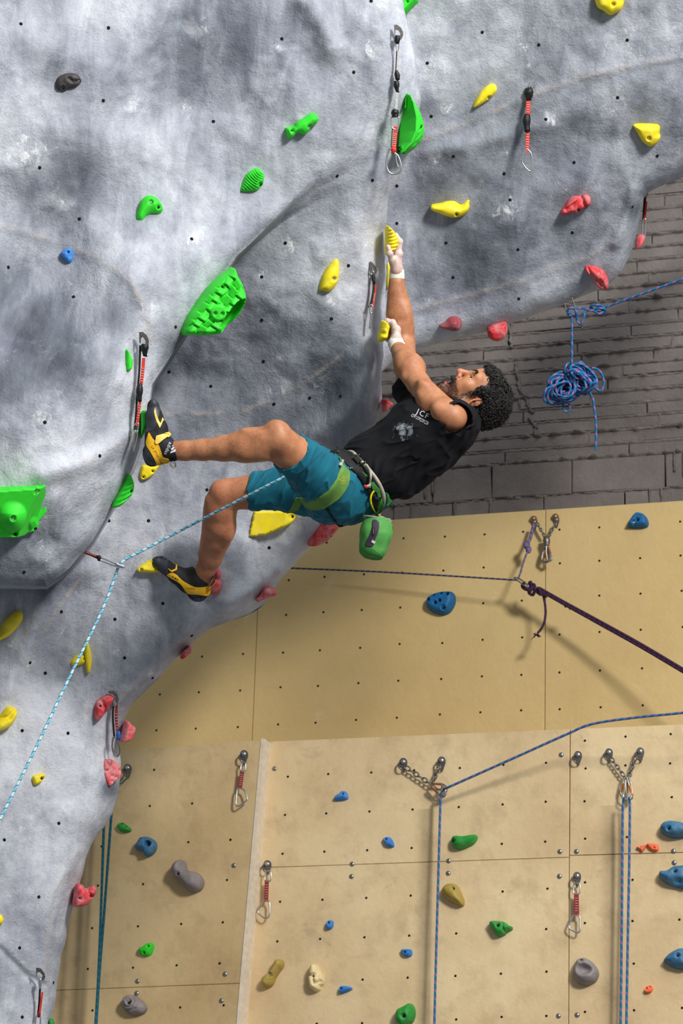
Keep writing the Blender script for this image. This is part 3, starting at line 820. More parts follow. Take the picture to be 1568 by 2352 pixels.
def skinmat():
    m = NT('tanned_skin')
    n = m.noise(26, 5, .6); n2 = m.noise(7, 3)
    c = m.ramp(n, [(.3, srgb(164, 105, 71)), (.7, srgb(195, 137, 98))])
    c = m.mix(m.math('MULTIPLY', m.attr('ruddy'), .6), c, srgb(196, 118, 92))
    hair = m.n('ShaderNodeMapping'); hair.inputs['Scale'].default_value = (1, 1, 1); m.l(m.coord(), hair.inputs[0])
    hn = m.noise(210, 2, .6, 1.2)
    c = m.mix(m.math('MULTIPLY', m.attr('fuzz'), m.ramp(hn, [(.5, (0, 0, 0)), (.64, (.42, .42, .42))]), True), c, srgb(70, 44, 30))
    bm = m.math('MULTIPLY', m.attr('beard'), m.math('ADD', m.math('MULTIPLY', m.noise(300, 3, .7), .7), .55), True)
    c = m.mix(bm, c, srgb(34, 24, 20))
    c = m.mix(m.attr('lip'), c, srgb(176, 92, 78))
    ch = m.math('MULTIPLY', m.attr('chalk'), m.ramp(m.noise(60, 5, .7), [(.28, (.35, .35, .35)), (.62, (1, 1, 1))]), True)
    c = m.mix(ch, c, srgb(232, 216, 212))
    b = m.bump(m.noise(300, 3), .15, .0015, m.bump(m.noise(45, 3), .12, .004))
    m.b.inputs['Subsurface Weight'].default_value = .06; m.b.inputs['Subsurface Radius'].default_value = (.012, .005, .003); m.b.inputs['Subsurface Scale'].default_value = .6
    return m.out(c, .48, b, spec=.4)
M_SKIN = skinmat()

# ---- limbs and trunk
BF = Field(*kbox(380, 950, 900, 1345, 9.12, 10.10), .004)      # legs and hips
AF = Field(*kbox(790, 605, 1115, 1170, 9.28, 10.05), .004)     # arms and chest; both meet inside the trunk
def chain(F, st, k=.014):
    p = [K(*s[:3]) for s in st]; r = [s[3] for s in st]; F.chain(p, r, k, k)
# near (left) leg
LEG_L = [(775, 1122, 9.55, .074), (722, 1084, 9.40, .076), (680, 1047, 9.31, .064), (640, 1010, 9.25, .057)]
SHIN_L = [(634, 1006, 9.25, .056), (600, 1019, 9.26, .0555), (560, 1024, 9.27, .0565), (515, 1030, 9.285, .045), (465, 1033, 9.30, .0375), (425, 1035, 9.31, .035), (396, 1036, 9.315, .034)]
chain(BF, LEG_L, .02); chain(BF, SHIN_L, .012)
BF.ell(K(634, 984, 9.235), (.034, .028, .03), k=.025)                    # knee cap
BF.ell(K(655, 1050, 9.29), (.030, .035, .04), k=.03)
BF.ell(K(575, 1040, 9.26), (.062, .026, .034), axes=[A(1, -.12, 0), A(.12, 1, 0), A(0, 0, 1)], k=.03)   # calf
BF.ell(K(590, 1000, 9.24), (.055, .020, .025), axes=[A(1, -.35, 0), A(.35, 1, 0), A(0, 0, 1)], k=.025)
BF.cone(K(640, 1060, 9.27), K(612, 1045, 9.25), .012, .009, .02)          # hamstring tendon
# far (right) leg
LEG_R = [(752, 1130, 9.74, .074), (650, 1125, 9.80, .074), (585, 1130, 9.83, .064), (525, 1135, 9.85, .060)]
SHIN_R = [(520, 1138, 9.85, .060), (508, 1172, 9.87, .056), (505, 1207, 9.90, .0555), (498, 1240, 9.94, .050), (484, 1280, 9.99, .043), (473, 1306, 10.02, .037), (464, 1322, 10.035, .034)]
chain(BF, LEG_R, .02); chain(BF, SHIN_R, .012)
BF.ell(K(503, 1128, 9.83), (.034, .036, .034), k=.025)
BF.ell(K(520, 1205, 9.89), (.026, .066, .034), axes=[A(1, .1, 0), A(-.1, 1, 0), A(0, 0, 1)], k=.03)
BF.cone(K(483, 1150, 9.84), K(470, 1270, 9.97), .02, .016, .03)
# near (left) arm
ARM_L = [(1040, 958, 9.42, .052), (996, 924, 9.50, .046), (960, 880, 9.57, .0415), (943, 853, 9.62, .0430), (934, 832, 9.67, .0445), (922, 812, 9.74, .034), (912, 797, 9.80, .0245), (908, 788, 9.83, .0235)]
chain(AF, ARM_L, .016)
AF.ell(K(1020, 952, 9.42), (.050, .040, .045), axes=[A(.7, -.6, .3), A(.6, .7, 0), A(0, 0, 1)], k=.03)   # deltoid
AF.ell(K(985, 930, 9.50), (.055, .022, .03), axes=[A(.65, -.7, .3), A(.7, .65, 0), A(0, 0, 1)], k=.03)   # triceps
AF.ell(K(985, 898, 9.51), (.050, .020, .028), axes=[A(.65, -.7, .3), A(.7, .65, 0), A(0, 0, 1)], k=.03)  # biceps
AF.ell(K(955, 838, 9.63), (.030, .042, .03), axes=[A(.8, .5, 0), A(-.5, .8, 0), A(0, 0, 1)], k=.03)
AF.ell(K(918, 840, 9.65), (.016, .040, .03), axes=[A(1, -.2, 0), A(.2, 1, 0), A(0, 0, 1)], k=.025)
AF.ell(K(931, 868, 9.58), (.014, .016, .014), k=.02)                      # elbow point
# far (right) arm
ARM_R = [(952, 918, 9.71, .046), (938, 875, 9.785, .0445), (931, 830, 9.88, .044), (925, 790, 9.96, .0445), (919, 755, 9.965, .0475), (915, 722, 9.96, .0445), (914, 700, 9.958, .0405), (912, 675, 9.955, .0350), (911, 650, 9.95, .0275), (911, 625, 9.95, .0235)]
chain(AF, ARM_R, .016)
AF.ell(K(935, 730, 9.95), (.018, .065, .03), axes=[A(1, .12, 0), A(-.12, 1, 0), A(0, 0, 1)], k=.025)
# trunk
TU = nrm(A(.8, .6, .0)); TL = nrm(A(.30, -.41, .86)); TL = nrm(TL - TU * (TL @ TU)); TF = np.cross(TL, TU)
TAX = [TF, TL, TU]
AF.ell(K(985, 990, 9.58), (.115, .160, .16), TAX, .04)
for F_ in (AF, BF): F_.ell(K(890, 1055, 9.60), (.095, .140, .15), TAX, .05)
BF.ell(K(800, 1118, 9.63), (.085, .130, .11), TAX, .04)
AF.cone(K(1015, 962, 9.56), K(1046, 942, 9.56), .062, .050, .03)
vb1, qb1 = BF.net(); vb1 = vsmooth(vb1, qb1, 2, .4)
vb2, qb2 = AF.net(); vb2 = vsmooth(vb2, qb2, 2, .4)
vb = np.vstack([vb1, vb2]); qb = np.vstack([qb1, qb2 + len(vb1)])

# ---- head
HO = K(1083, 915, 9.55)
HF = nrm(A(-.25, .97, .13)); HU = A(.97, .25, 0); HU = nrm(HU - HF * (HU @ HF)); HS = np.cross(HU, HF)
HAX = [HF, HU, HS]
def hp(f, u, s=0.0): return HO + HF * f + HU * u + HS * s
hc = np.array([hp(f, u, s) for f in (-.14, .15) for u in (-.16, .16) for s in (-.11, .11)])
HD = Field(hc.min(0), hc.max(0), .0021)
def he(f, u, s, rf, ru, rs, k=.015, op='add', tilt=0.0):
    ca, sa = math.cos(tilt), math.sin(tilt); ax = [HF * ca + HU * sa, HU * ca - HF * sa, HS]
    HD.ell(hp(f, u, s), (rf, ru, rs), ax, k, op)
def hcn(a, b, r0, r1, k=.01, op='add'): HD.cone(hp(*a), hp(*b), r0, r1, k, op)
he(-.012, .045, 0, .098, .088, .074, .02)                 # skull
he(.030, .005, 0, .054, .085, .060, .03)                  # face
he(.050, .055, 0, .042, .045, .056, .03)                  # forehead
for s in (-1, 1):
    hcn((.004, -.045, s * .056), (.058, -.096, s * .022), .017, .015, .028)     # jaw line
    he(.058, -.006, s * .043, .020, .018, .020, .02)      # cheek bone
    he(.050, -.040, s * .038, .022, .030, .018, .025)     # cheek
    hcn((.082, .034, s * .010), (.074, .036, s * .044), .0105, .0095, .014)     # brow ridge
    he(.081, .014, s * .032, .017, .013, .017, .010, 'sub')                      # eye socket
    hcn((.080, .0215, s * .020), (.071, .0200, s * .046), .0062, .0055, .006)       # upper lid
    hcn((.0755, .006, s * .022), (.068, .006, s * .045), .0050, .0045, .008)     # lower lid
    he(.0905, -.0250, s * .0125, .0095, .0085, .0085, .006)                       # nostril wing
    he(.0965, -.0330, s * .0065, .0060, .0030, .0035, .002, 'sub')
hcn((.058, -.098, -.012), (.058, -.098, .012), .0215, .0215, .025)               # chin
hcn((.083, .030, 0), (.1035, -.012, 0), .0085, .0105, .012)                        # nose bridge
he(.106, -.0200, 0, .0115, .0110, .0120, .008)                                     # nose tip
he(.076, -.044, 0, .018, .012, .030, .014)                                         # upper lip mass
hcn((.0900, -.0470, -.013), (.0900, -.0470, .013), .0050, .0050, .006)
hcn((.0815, -.0800, -.013), (.0815, -.0800, .013), .0065, .0065, .006)            # lower lip
he(.0860, -.0640, 0, .030, .0125, .0215, .004, 'sub')                              # open mouth
hcn((-.028, -.045, 0), (-.048, -.115, -.0), .054, .060, .03)                        # neck
hcn((.03, -.085, 0), (-.005, -.11, 0), .020, .024, .035)
# ear (near and far)
for s in (-1, 1):
    eb = s * .072
    for i in range(14):
        t0, t1 = i / 14 * 5.2 + .55, (i + 1) / 14 * 5.2 + .55
        e0 = (-.012 - .016 * math.cos(t0) * (.75 + .25 * math.sin(t0)), .000 + .029 * math.sin(t0 + .35) * -1, eb + s * (.010 + .004 * math.sin(t0)))
        e1 = (-.012 - .016 * math.cos(t1) * (.75 + .25 * math.sin(t1)), .000 + .029 * math.sin(t1 + .35) * -1, eb + s * (.010 + .004 * math.sin(t1)))
        hcn(e0, e1, .0042, .0042, .003)
    he(-.011, .002, eb + s * .003, .014, .024, .006, .006)
    hcn((-.006, -.012, eb + s * .008), (-.014, .016, eb + s * .009), .0034, .003, .003)
    he(-.006, -.029, eb + s * .008, .0080, .0085, .0055, .005)
    he(-.004, -.002, eb + s * .008, .0065, .0080, .006, .002, 'sub')
vh, qh = HD.net(); vh = vsmooth(vh, qh, 1, .4)

# ---- hands
def hand(F, wrist, mcp, pip, dip, tip, spread, near, palm_r=.0150, fr=(.0112, .0100, .0086)):
    """fingers side by side along the view axis; near = -1: index nearest to the viewer, +1: little finger nearest"""
    offs = [-1.5, -.5, .5, 1.5]; lens = [1.0, 1.06, 1.0, .86] if near < 0 else [.86, 1.0, 1.06, 1.0]
    for o, L in zip(offs, lens):
        z = o * spread
        def q(p, ref=None, zz=z):
            x, y, d = p
            if ref is not None: x = ref[0] + (x - ref[0]) * L; y = ref[1] + (y - ref[1]) * L
            return K(x, y, d + zz)
        w0 = K(wrist[0], wrist[1], wrist[2] + z * .55); m = q(mcp); p_ = q(pip, mcp); d_ = q(dip, mcp); t_ = q(tip, mcp)
        F.cone(w0, m, palm_r * 1.05, palm_r, .014)
        F.cone(m, p_, fr[0] * 1.05, fr[0] * .95, .005); F.ell(p_, (fr[0] * 1.06,) * 3, k=.004); F.cone(p_, d_, fr[0] * .95, fr[1] * .92, .003)
        F.ell(d_, (fr[1] * 1.02,) * 3, k=.003); F.cone(d_, t_, fr[1] * .9, fr[2], .003); F.ell(m + A(.004, 0, 0), (palm_r * 1.0,) * 3, k=.006)
HR = Field(*kbox(866, 515, 950, 650, 9.84, 10.06), .0019)
hand(HR, (911, 622, 9.95), (914, 583, 9.955), (918, 556, 9.955), (909, 543, 9.955), (897, 540, 9.955), .0190, -1)
HR.cone(K(908, 622, 9.94), K(901, 597, 9.912), .018, .0155, .012); HR.cone(K(901, 597, 9.912), K(895, 583, 9.90), .0125, .0112, .006); HR.ell(K(895, 583, 9.90), (.0122,) * 3, k=.005)
HR.cone(K(895, 583, 9.90), K(891.5, 567, 9.896), .0108, .0088, .004)
HR.cone(K(911, 648, 9.95), K(911, 620, 9.95), .0230, .0225, .014)
vr, qr = HR.net(); vr = vsmooth(vr, qr, 1, .35)
HL = Field(*kbox(862, 715, 950, 815, 9.72, 10.0), .0019)
hand(HL, (910, 787, 9.83), (909, 757, 9.855), (902, 741, 9.87), (890, 738, 9.88), (881, 744, 9.89), .0190, 1)
HL.cone(K(903, 787, 9.86), K(891, 777, 9.90), .015, .0125, .012); HL.cone(K(891, 777, 9.90), K(884, 764, 9.92), .0112, .0095, .006)
HL.cone(K(913, 799, 9.79), K(909, 784, 9.83), .0245, .0235, .014)
vl, ql = HL.net(); vl = vsmooth(vl, ql, 1, .35)

V = np.vstack([vb, vh, vr, vl]); off = np.cumsum([0, len(vb), len(vh), len(vr)])
Q = np.vstack([qb, qh + off[1], qr + off[2], ql + off[3]])
n = len(V)
ruddy = np.zeros(n); beard = np.zeros(n); lip = np.zeros(n); chalk = np.zeros(n); fuzz = np.zeros(n)
q = vh - HO; f_, u_, s_ = q @ HF, q @ HU, q @ HS
as_ = np.abs(s_)
bd = sstep(-.030, -.046, u_ + .10 * np.maximum(0, .05 - f_) * 0 - .22 * np.minimum(0, f_ - .055)) * sstep(-.012, .006, f_) * sstep(-.135, -.105, u_ - .35 * (f_ - .05))
side = sstep(.024, .032, f_ + 0) * 0 + np.exp(-((f_ - .022) / .014) ** 2) * sstep(.03, .0, u_) * sstep(-.06, -.03, u_) * sstep(.05, .06, as_) * .8
cheekless = 1 - np.exp(-(((f_ - .060) / .022) ** 2 + ((u_ + .030) / .018) ** 2)) * sstep(.018, .032, as_)
mou = np.exp(-(((u_ + .0425) / .0068) ** 2)) * sstep(.070, .078, f_) * sstep(.040, .026, as_)
goat = np.exp(-(((u_ + .101) / .017) ** 2)) * sstep(.055, .066, f_) * sstep(.034, .018, as_)
beard_h = np.clip(np.maximum.reduce([bd * cheekless * .72, side, mou * 1.15, goat * .95]), 0, 1.2)
lp = np.exp(-(((f_ - .0815) / .009) ** 2 + ((u_ + .0785) / .006) ** 2)) * sstep(.026, .018, as_); lp = np.maximum(lp, np.exp(-(((f_ - .093) / .006) ** 2 + ((u_ + .0500) / .0035) ** 2)) * sstep(.026, .018, as_))
mouth_in = np.exp(-(((f_ - .070) / .014) ** 2 + ((u_ + .064) / .012) ** 2)) * sstep(.026, .018, as_)
beard[off[1]:off[2]] = beard_h * (1 - np.clip(lp, 0, 1)); lip[off[1]:off[2]] = np.clip(lp + mouth_in, 0, 1)
ruddy[off[1]:off[2]] = np.clip(np.exp(-(((f_ - .106) / .014) ** 2 + ((u_ + .02) / .016) ** 2)) + .5 * np.exp(-((f_ + .012) / .02) ** 2) * sstep(.07, .078, as_), 0, 1)
px, py, dz = to_px(toW(vb))
fuzz[:len(vb)] = np.where(px < 700, .75, np.where(py < 900, .55 * sstep(975, 930, px), 0)) * np.where((px > 560) & (px < 700) & (py < 1060) & (px + (py - 1000) * .3 > 612), .35, 1)
ruddy[:len(vb)] = np.where((px < 560) & (py > 1090), .45, .1)
for vv, a in ((vr, off[2]), (vl, off[3])):
    X, Y, _ = to_px(toW(vv)); c_ = sstep(640, 612, Y) if a == off[2] else sstep(800, 782, Y)
    chalk[a:a + len(vv)] = .80 * c_
nv = toW(V)
person = empty('person', P(800, 1130, 9.62), 'climber in black t-shirt and teal shorts hanging from the rock edge by both hands', 'person')
body = mk('body', nv, Q.tolist(), M_SKIN, person, attrs={'ruddy': ruddy, 'beard': beard, 'lip': lip, 'chalk': chalk, 'fuzz': fuzz})
BV_BODY = bvh_of(nv, Q)

# eyes
M_EYE = plain('eye_white', (226, 220, 214), .15, bump=0, var=.02); M_IRIS = plain('dark_iris', (40, 26, 18), .1, bump=0)
for s in (-1, 1):
    c = hp(.0668, .0135, s * .0320); gz = nrm(HF * .93 + HU * .22 + HS * .22 * s)
    Vv, Ff = lathe(toW(c - gz * .0125), toW(gz) - toW(A(0, 0, 0)), [(.0125 * math.sin(t), .0125 * (1 - math.cos(t))) for t in np.linspace(.01, 3.13, 14)], 20)
    e = mk('eyeball', Vv, Ff, M_EYE, person)
    gzw = toW(gz) - toW(A(0, 0, 0))
    Vv, Ff = lathe(toW(c) + gzw * .0110, gzw, [(.0070, 0), (.0066, .0010), (.0036, .0018), (.0001, .0020)], 16); mk('iris', Vv, Ff, M_IRIS, e)
for s in (-1, 1):
    Vv, Ff, _, _ = tube(toW(np.array([hp(.0800 - .5 * (t - .02) * 0 - .0075 * ((t - .020) / .026), .0172 - .0005 * math.sin(t * 60), s * t) for t in np.linspace(.020, .046, 9)])), [.0006, .0011, .0013, .0014, .0014, .0014, .0013, .0011, .0006], 5); mk('eyelash', Vv, Ff, plain('black_lash', (20, 15, 14), .6, bump=0), person)
M_TOOTH = plain('teeth', (214, 206, 192), .3, bump=0)
Vv, Ff, _, _ = tube([toW(hp(.079 - 14 * t * t, -.0535, t)) for t in np.linspace(-.016, .016, 9)], .0032, 8); mk('teeth', Vv, Ff, M_TOOTH, person)

# hair: a cap with many short curls; brows
M_HAIR = plain('black_curly_hair', (22, 16, 14), .6, var=.5, scale=60, bump=.3, spec=.5)
hcb = np.array([hp(f, u, s) for f in (-.17, .15) for u in (-.07, .18) for s in (-.12, .12)])
HC = Field(hcb.min(0), hcb.max(0), .004)
HC.ell(hp(-.018, .048, 0), (.099, .088, .079), HAX, .01); HC.ell(hp(.046, .082, 0), (.048, .030, .056), HAX, .03); HC.ell(hp(-.056, .020, 0), (.052, .052, .066), HAX, .02)
HC.cone(hp(.02, .04, .066), hp(.012, .012, .068), .013, .009, .02); HC.cone(hp(.02, .04, -.066), hp(.012, .012, -.068), .013, .009, .02)
HC.ell(hp(.105, .000, 0), (.060, .074, .10), HAX, .01, 'sub'); HC.ell(hp(-.006, -.006, .090), (.034, .042, .032), HAX, .006, 'sub'); HC.ell(hp(-.006, -.006, -.090), (.034, .042, .032), HAX, .006, 'sub')
HC.ell(hp(.02, -.075, 0), (.085, .065, .12), HAX, .01, 'sub')
HC.shift(lambda g: -.005 * np.abs(vnoise(g, .014)) - .003 * vnoise(g, .008))
vc, qc = HC.net()
hm = MB(); hm.add(toW(vc), qc.tolist())
# outward normals of the cap from the field
def fgrad(Fd, X, e=.004):
    return np.stack([Fd.sample(X + np.eye(3)[i] * e) - Fd.sample(X - np.eye(3)[i] * e) for i in range(3)], -1)
gn = fgrad(HC, vc); gn /= np.linalg.norm(gn, axis=1)[:, None] + 1e-9
qv = vc - HO; fs, us_, ss = qv @ HF, qv @ HU, qv @ HS
rr = np.random.default_rng(3)
earz = (((fs + .008) / .034) ** 2 + ((us_ + .004) / .042) ** 2 < 1) & (np.abs(ss) > .045)
outer = np.nonzero((HD.sample(vc) > .004) & ~earz)[0]
for i in rr.choice(outer, 2300):
    c = vc[i] + gn[i] * .003; nn = gn[i]
    t1 = nrm(np.cross(nn, rr.normal(size=3))); t2 = np.cross(nn, t1)
    R = .0050 + .0040 * rr.random(); ph = rr.random() * 6.28; turns = 3.6 + 2.6 * rr.random(); lift = .001 + .007 * rr.random() + .006 * (rr.random() < .15)
    a = np.linspace(0, turns, 9)
    pts = [c + t1 * R * math.cos(x + ph) + t2 * R * math.sin(x + ph) * .8 + nn * (lift * x / turns + .35 * R * math.sin(x * 1.3)) for x in a]
    Vv, Ff, _, _ = tube(toW(np.array(pts)), np.linspace(.0022, .0008, 9), 4, caps=False); hm.add(Vv, Ff)
hair = hm.build('hair', M_HAIR, person)
bm_ = MB()
for s in (-1, 1):
    for i in range(110):
        t = rr.random(); b0 = hp(.0945 - .0085 * t ** 2, .031 + .010 * math.sin(min(t * 1.3, 1) * 2.4) + rr.normal(0, .0020), s * (.008 + .038 * t))
        dr = nrm(HS * s * .8 + HU * (.6 - 1.0 * t) + HF * .12) * .010
        Vv, Ff, _, _ = tube(toW(np.array([b0 - dr * .5 + HF * .002, b0 + HF * .004, b0 + dr * .6 + HF * .0025])), [.0014, .0017, .0005], 4, caps=False); bm_.add(Vv, Ff)
bm_.build('eyebrow', M_HAIR, person)
bb = MB()   # moustache and chin beard
for i in range(420):
    if i < 230: s0 = rr.uniform(-.031, .031); b0 = hp(.0905 - 13 * s0 * s0 + rr.normal(0, .001), -.0425 - 6.0 * s0 * s0 + rr.normal(0, .0026), s0); dr = nrm(HU * -1 + HS * 1.2 * np.sign(s0) * abs(s0) / .02 + HF * .2) * .009
    else: s0 = rr.uniform(-.020, .020); b0 = hp(.0775 - 8 * s0 * s0, -.100 + rr.normal(0, .007), s0); dr = nrm(HU * -1 + HF * .5 + HS * s0 * 10) * .008
    Vv, Ff, _, _ = tube(toW(np.array([b0, b0 + dr * .5 + HF * .001, b0 + dr])), [.0010, .0010, .0003], 4, caps=False); bb.add(Vv, Ff)
bi = np.nonzero(beard_h > .35)[0]; gh = fgrad(HD, vh, .003); gh /= np.linalg.norm(gh, axis=1)[:, None] + 1e-9
for i in rr.choice(bi, 2600):
    n0_ = gh[i]; dr = nrm(n0_ * .35 - HU * .7 + HF * .15 + rr.normal(0, .25, 3)) * rr.uniform(.003, .0065)
    Vv, Ff, _, _ = tube(toW(np.array([vh[i] - n0_ * .0005, vh[i] + dr * .5 + n0_ * .0006, vh[i] + dr])), [.00055, .0005, .0002], 3, caps=False); bb.add(Vv, Ff)
bb.build('beard', M_HAIR, person)['kind'] = 'stuff'

# ---- t-shirt
def clothmat(name, lo, hi, rough=.85, sheen=.2, dust=0.0):
    m = NT(name); c = m.ramp(m.noise(9, 5), [(.3, srgb(lo)), (.7, srgb(hi))])
    if dust:
        ch = m.math('ADD', m.noise(34, 7, .75, .8), m.math('MULTIPLY', m.attr('chalk'), .30)); cf = m.ramp(ch, [(.74, (0, 0, 0)), (.92, (1, 1, 1))])
        c = m.mix(m.math('MULTIPLY', cf, dust), c, srgb(190, 196, 206))
    b = m.bump(m.noise(700, 2), .25, .001, m.bump(m.noise(30, 4), .15, .006))
    return m.out(c, rough, b, spec=.25, sheen=sheen)
M_SHIRT = clothmat('black_cotton', (13, 13, 17), (20, 20, 25), sheen=0, dust=.7)
M_SHORT = clothmat('teal_cotton', (12, 92, 112), (20, 108, 128), sheen=.05, dust=.3)
SF = Field(*kbox(765, 850, 1125, 1175, 9.28, 9.92), .0034)
SF.ell(K(978, 992, 9.575), (.134, .180, .165), TAX, .03); SF.ell(K(895, 1052, 9.60), (.116, .160, .17), TAX, .06); SF.ell(K(850, 1082, 9.61), (.114, .160, .12), TAX, .05)
SF.ell(K(1045, 985, 9.47), (.082, .080, .075), k=.05)                                # near shoulder
SF.cone(K(1030, 968, 9.46), K(1046, 962, 9.42), .082, .070, .03)
SF.cone(K(975, 945, 9.68), K(936, 894, 9.745), .075, .060, .04)                      # far sleeve
SF.ell(K(1020, 955, 9.56), (.085, .085, .085), k=.04)
SF.cone(K(1000, 1050, 9.5), K(930, 1110, 9.52), .06, .055, .05)                       # loose cloth under the back
# openings: near arm, far arm, neck, hem
ad = nrm(K(1040, 958, 9.42) - K(996, 924, 9.50))
SF.ell(K(1066, 962, 9.50), (.055, .052, .06), k=.04)
SF.cone(K(1047, 963, 9.400), K(985, 914, 9.52), .0555, .0565, .004, 'sub'); SF.ell(K(1032, 945, 9.345), (.036, .036, .085), k=.002, op='sub'); SF.ell(K(1010, 925, 9.40), (.034, .034, .085), k=.002, op='sub')
SF.cone(K(940, 890, 9.75), K(922, 850, 9.84), .051, .060, .004, 'sub')
g = np.stack(np.meshgrid(*SF.ax, indexing='ij'), -1)
pl = (g - K(930, 888, 9.755)) @ nrm(K(922, 850, 9.84) - K(940, 890, 9.74)); SF.F = np.where(pl > 0, np.maximum(SF.F, pl), SF.F).astype(np.float32)
SF.cone(K(1040, 938, 9.555), K(1090, 905, 9.55), .062, .070, .005, 'sub')
hemp = K(822, 1095, 9.6); hd = (g - hemp) @ -nrm(A(.84, .52, -.10)); SF.F = np.maximum(SF.F, hd.astype(np.float32))
del g
def folds(X):
    a = X @ TU; b = X @ nrm(A(.53, -.85, 0)); c = X @ A(0, 0, 1)
    f1 = vnoise(np.stack([a * .35 + b * .1, (b - a * .25) * 1.0, c * .5], -1), .034); f2 = vnoise(np.stack([a * .9, b * .5, c], -1) + 3, .05)
    return -.0065 * (1 - np.abs(f1)) ** 4 + .003 + .003 * f2 + .0030 * np.sin((b * 1.0 + a * .55) * 150 + 3 * f2) * sstep(-.02, .06, b - a * .2 - (K(985, 1000, 9.6) @ nrm(A(.53, -.85, 0)) - .2 * (K(985, 1000, 9.6) @ TU)))
SF.shift(folds)
vs, qs = SF.net(); vs = vsmooth(vs, qs, 2, .4); ws = toW(vs)
X, Y, _ = to_px(ws)
shirt_chalk = np.exp(-(((X - 928) / 30) ** 2 + ((Y - 985) / 26) ** 2)) + .35 * np.exp(-(((X - 890) / 60) ** 2 + ((Y - 1010) / 50) ** 2)) + .25 * np.exp(-(((X - 920) / 30) ** 2 + ((Y - 1080) / 30) ** 2))
shirt = mk('t_shirt', ws, qs.tolist(), M_SHIRT, person, attrs={'chalk': shirt_chalk}, label='black cotton t-shirt with white chest print and chalk smears'); BV_SH = bvh_of(ws, qs)

# ---- shorts
PF = Field(*kbox(540, 985, 905, 1225, 9.18, 9.95), .0034)
PF.ell(K(806, 1118, 9.63), (.116, .165, .12), TAX, .04); PF.ell(K(785, 1135, 9.62), (.10, .105, .13), k=.05); PF.ell(K(845, 1100, 9.61), (.112, .155, .08), TAX, .04)
PF.chain([K(780, 1132, 9.54), K(722, 1086, 9.41), K(667, 1037, 9.29)], [.112, .095, .0765], .04, .02)
PF.chain([K(745, 1135, 9.74), K(660, 1122, 9.80), K(574, 1130, 9.83)], [.10, .086, .0725], .04, .02)
PF.ell(K(745, 1160, 9.60), (.075, .058, .10), k=.05)
g = np.stack(np.meshgrid(*PF.ax, indexing='ij'), -1)
nL = nrm(K(655, 1024, 9.27) - K(722, 1086, 9.41)); dL = (g - K(668, 1037, 9.292)) @ nL
nR = nrm(K(540, 1129, 9.84) - K(660, 1122, 9.80) + A(0, .02, 0)); dR = (g - K(577, 1132, 9.83)) @ nR
nearL = np.linalg.norm(g - K(640, 1010, 9.25), axis=-1) < .16
nearR = np.linalg.norm(g - K(530, 1130, 9.84), axis=-1) < .16
PF.F = np.where(nearL, np.maximum(PF.F, dL), PF.F); PF.F = np.where(nearR, np.maximum(PF.F, dR), PF.F).astype(np.float32)
del g, nearL, nearR, dL, dR
def pfolds(X):
    a = X @ nrm(A(-.75, .65, .1)); b = X @ nrm(A(.65, .75, 0)); c = X @ A(0, 0, 1)
    f1 = vnoise(np.stack([b * .28, a - .2 * b, c * .5], -1), .022); f2 = vnoise(X, .06)
    r1 = np.abs(f1); return -.0075 * (1 - r1) ** 4 + .003 * f2 + .004
PF.shift(pfolds)
PF.cone(K(682, 1050, 9.318), K(640, 1010, 9.24), .0625, .0650, .002, 'sub'); PF.cone(K(592, 1130, 9.83), K(530, 1132, 9.85), .0600, .0620, .002, 'sub')
vp, qp = PF.net(); vp = vsmooth(vp, qp, 2, .4); wp = toW(vp)
X, Y, _ = to_px(wp)
shorts = mk('shorts', wp, qp.tolist(), M_SHORT, person, attrs={'chalk': .6 * np.exp(-(((X - 800) / 30) ** 2 + ((Y - 1140) / 25) ** 2)) + .3 * np.exp(-(((X - 755) / 20) ** 2 + ((Y - 1035) / 20) ** 2))}); BV_PF = bvh_of(wp, qp)
BV_CL = bvh_of(np.vstack([ws, wp]), np.vstack([qs, qp + len(ws)]))
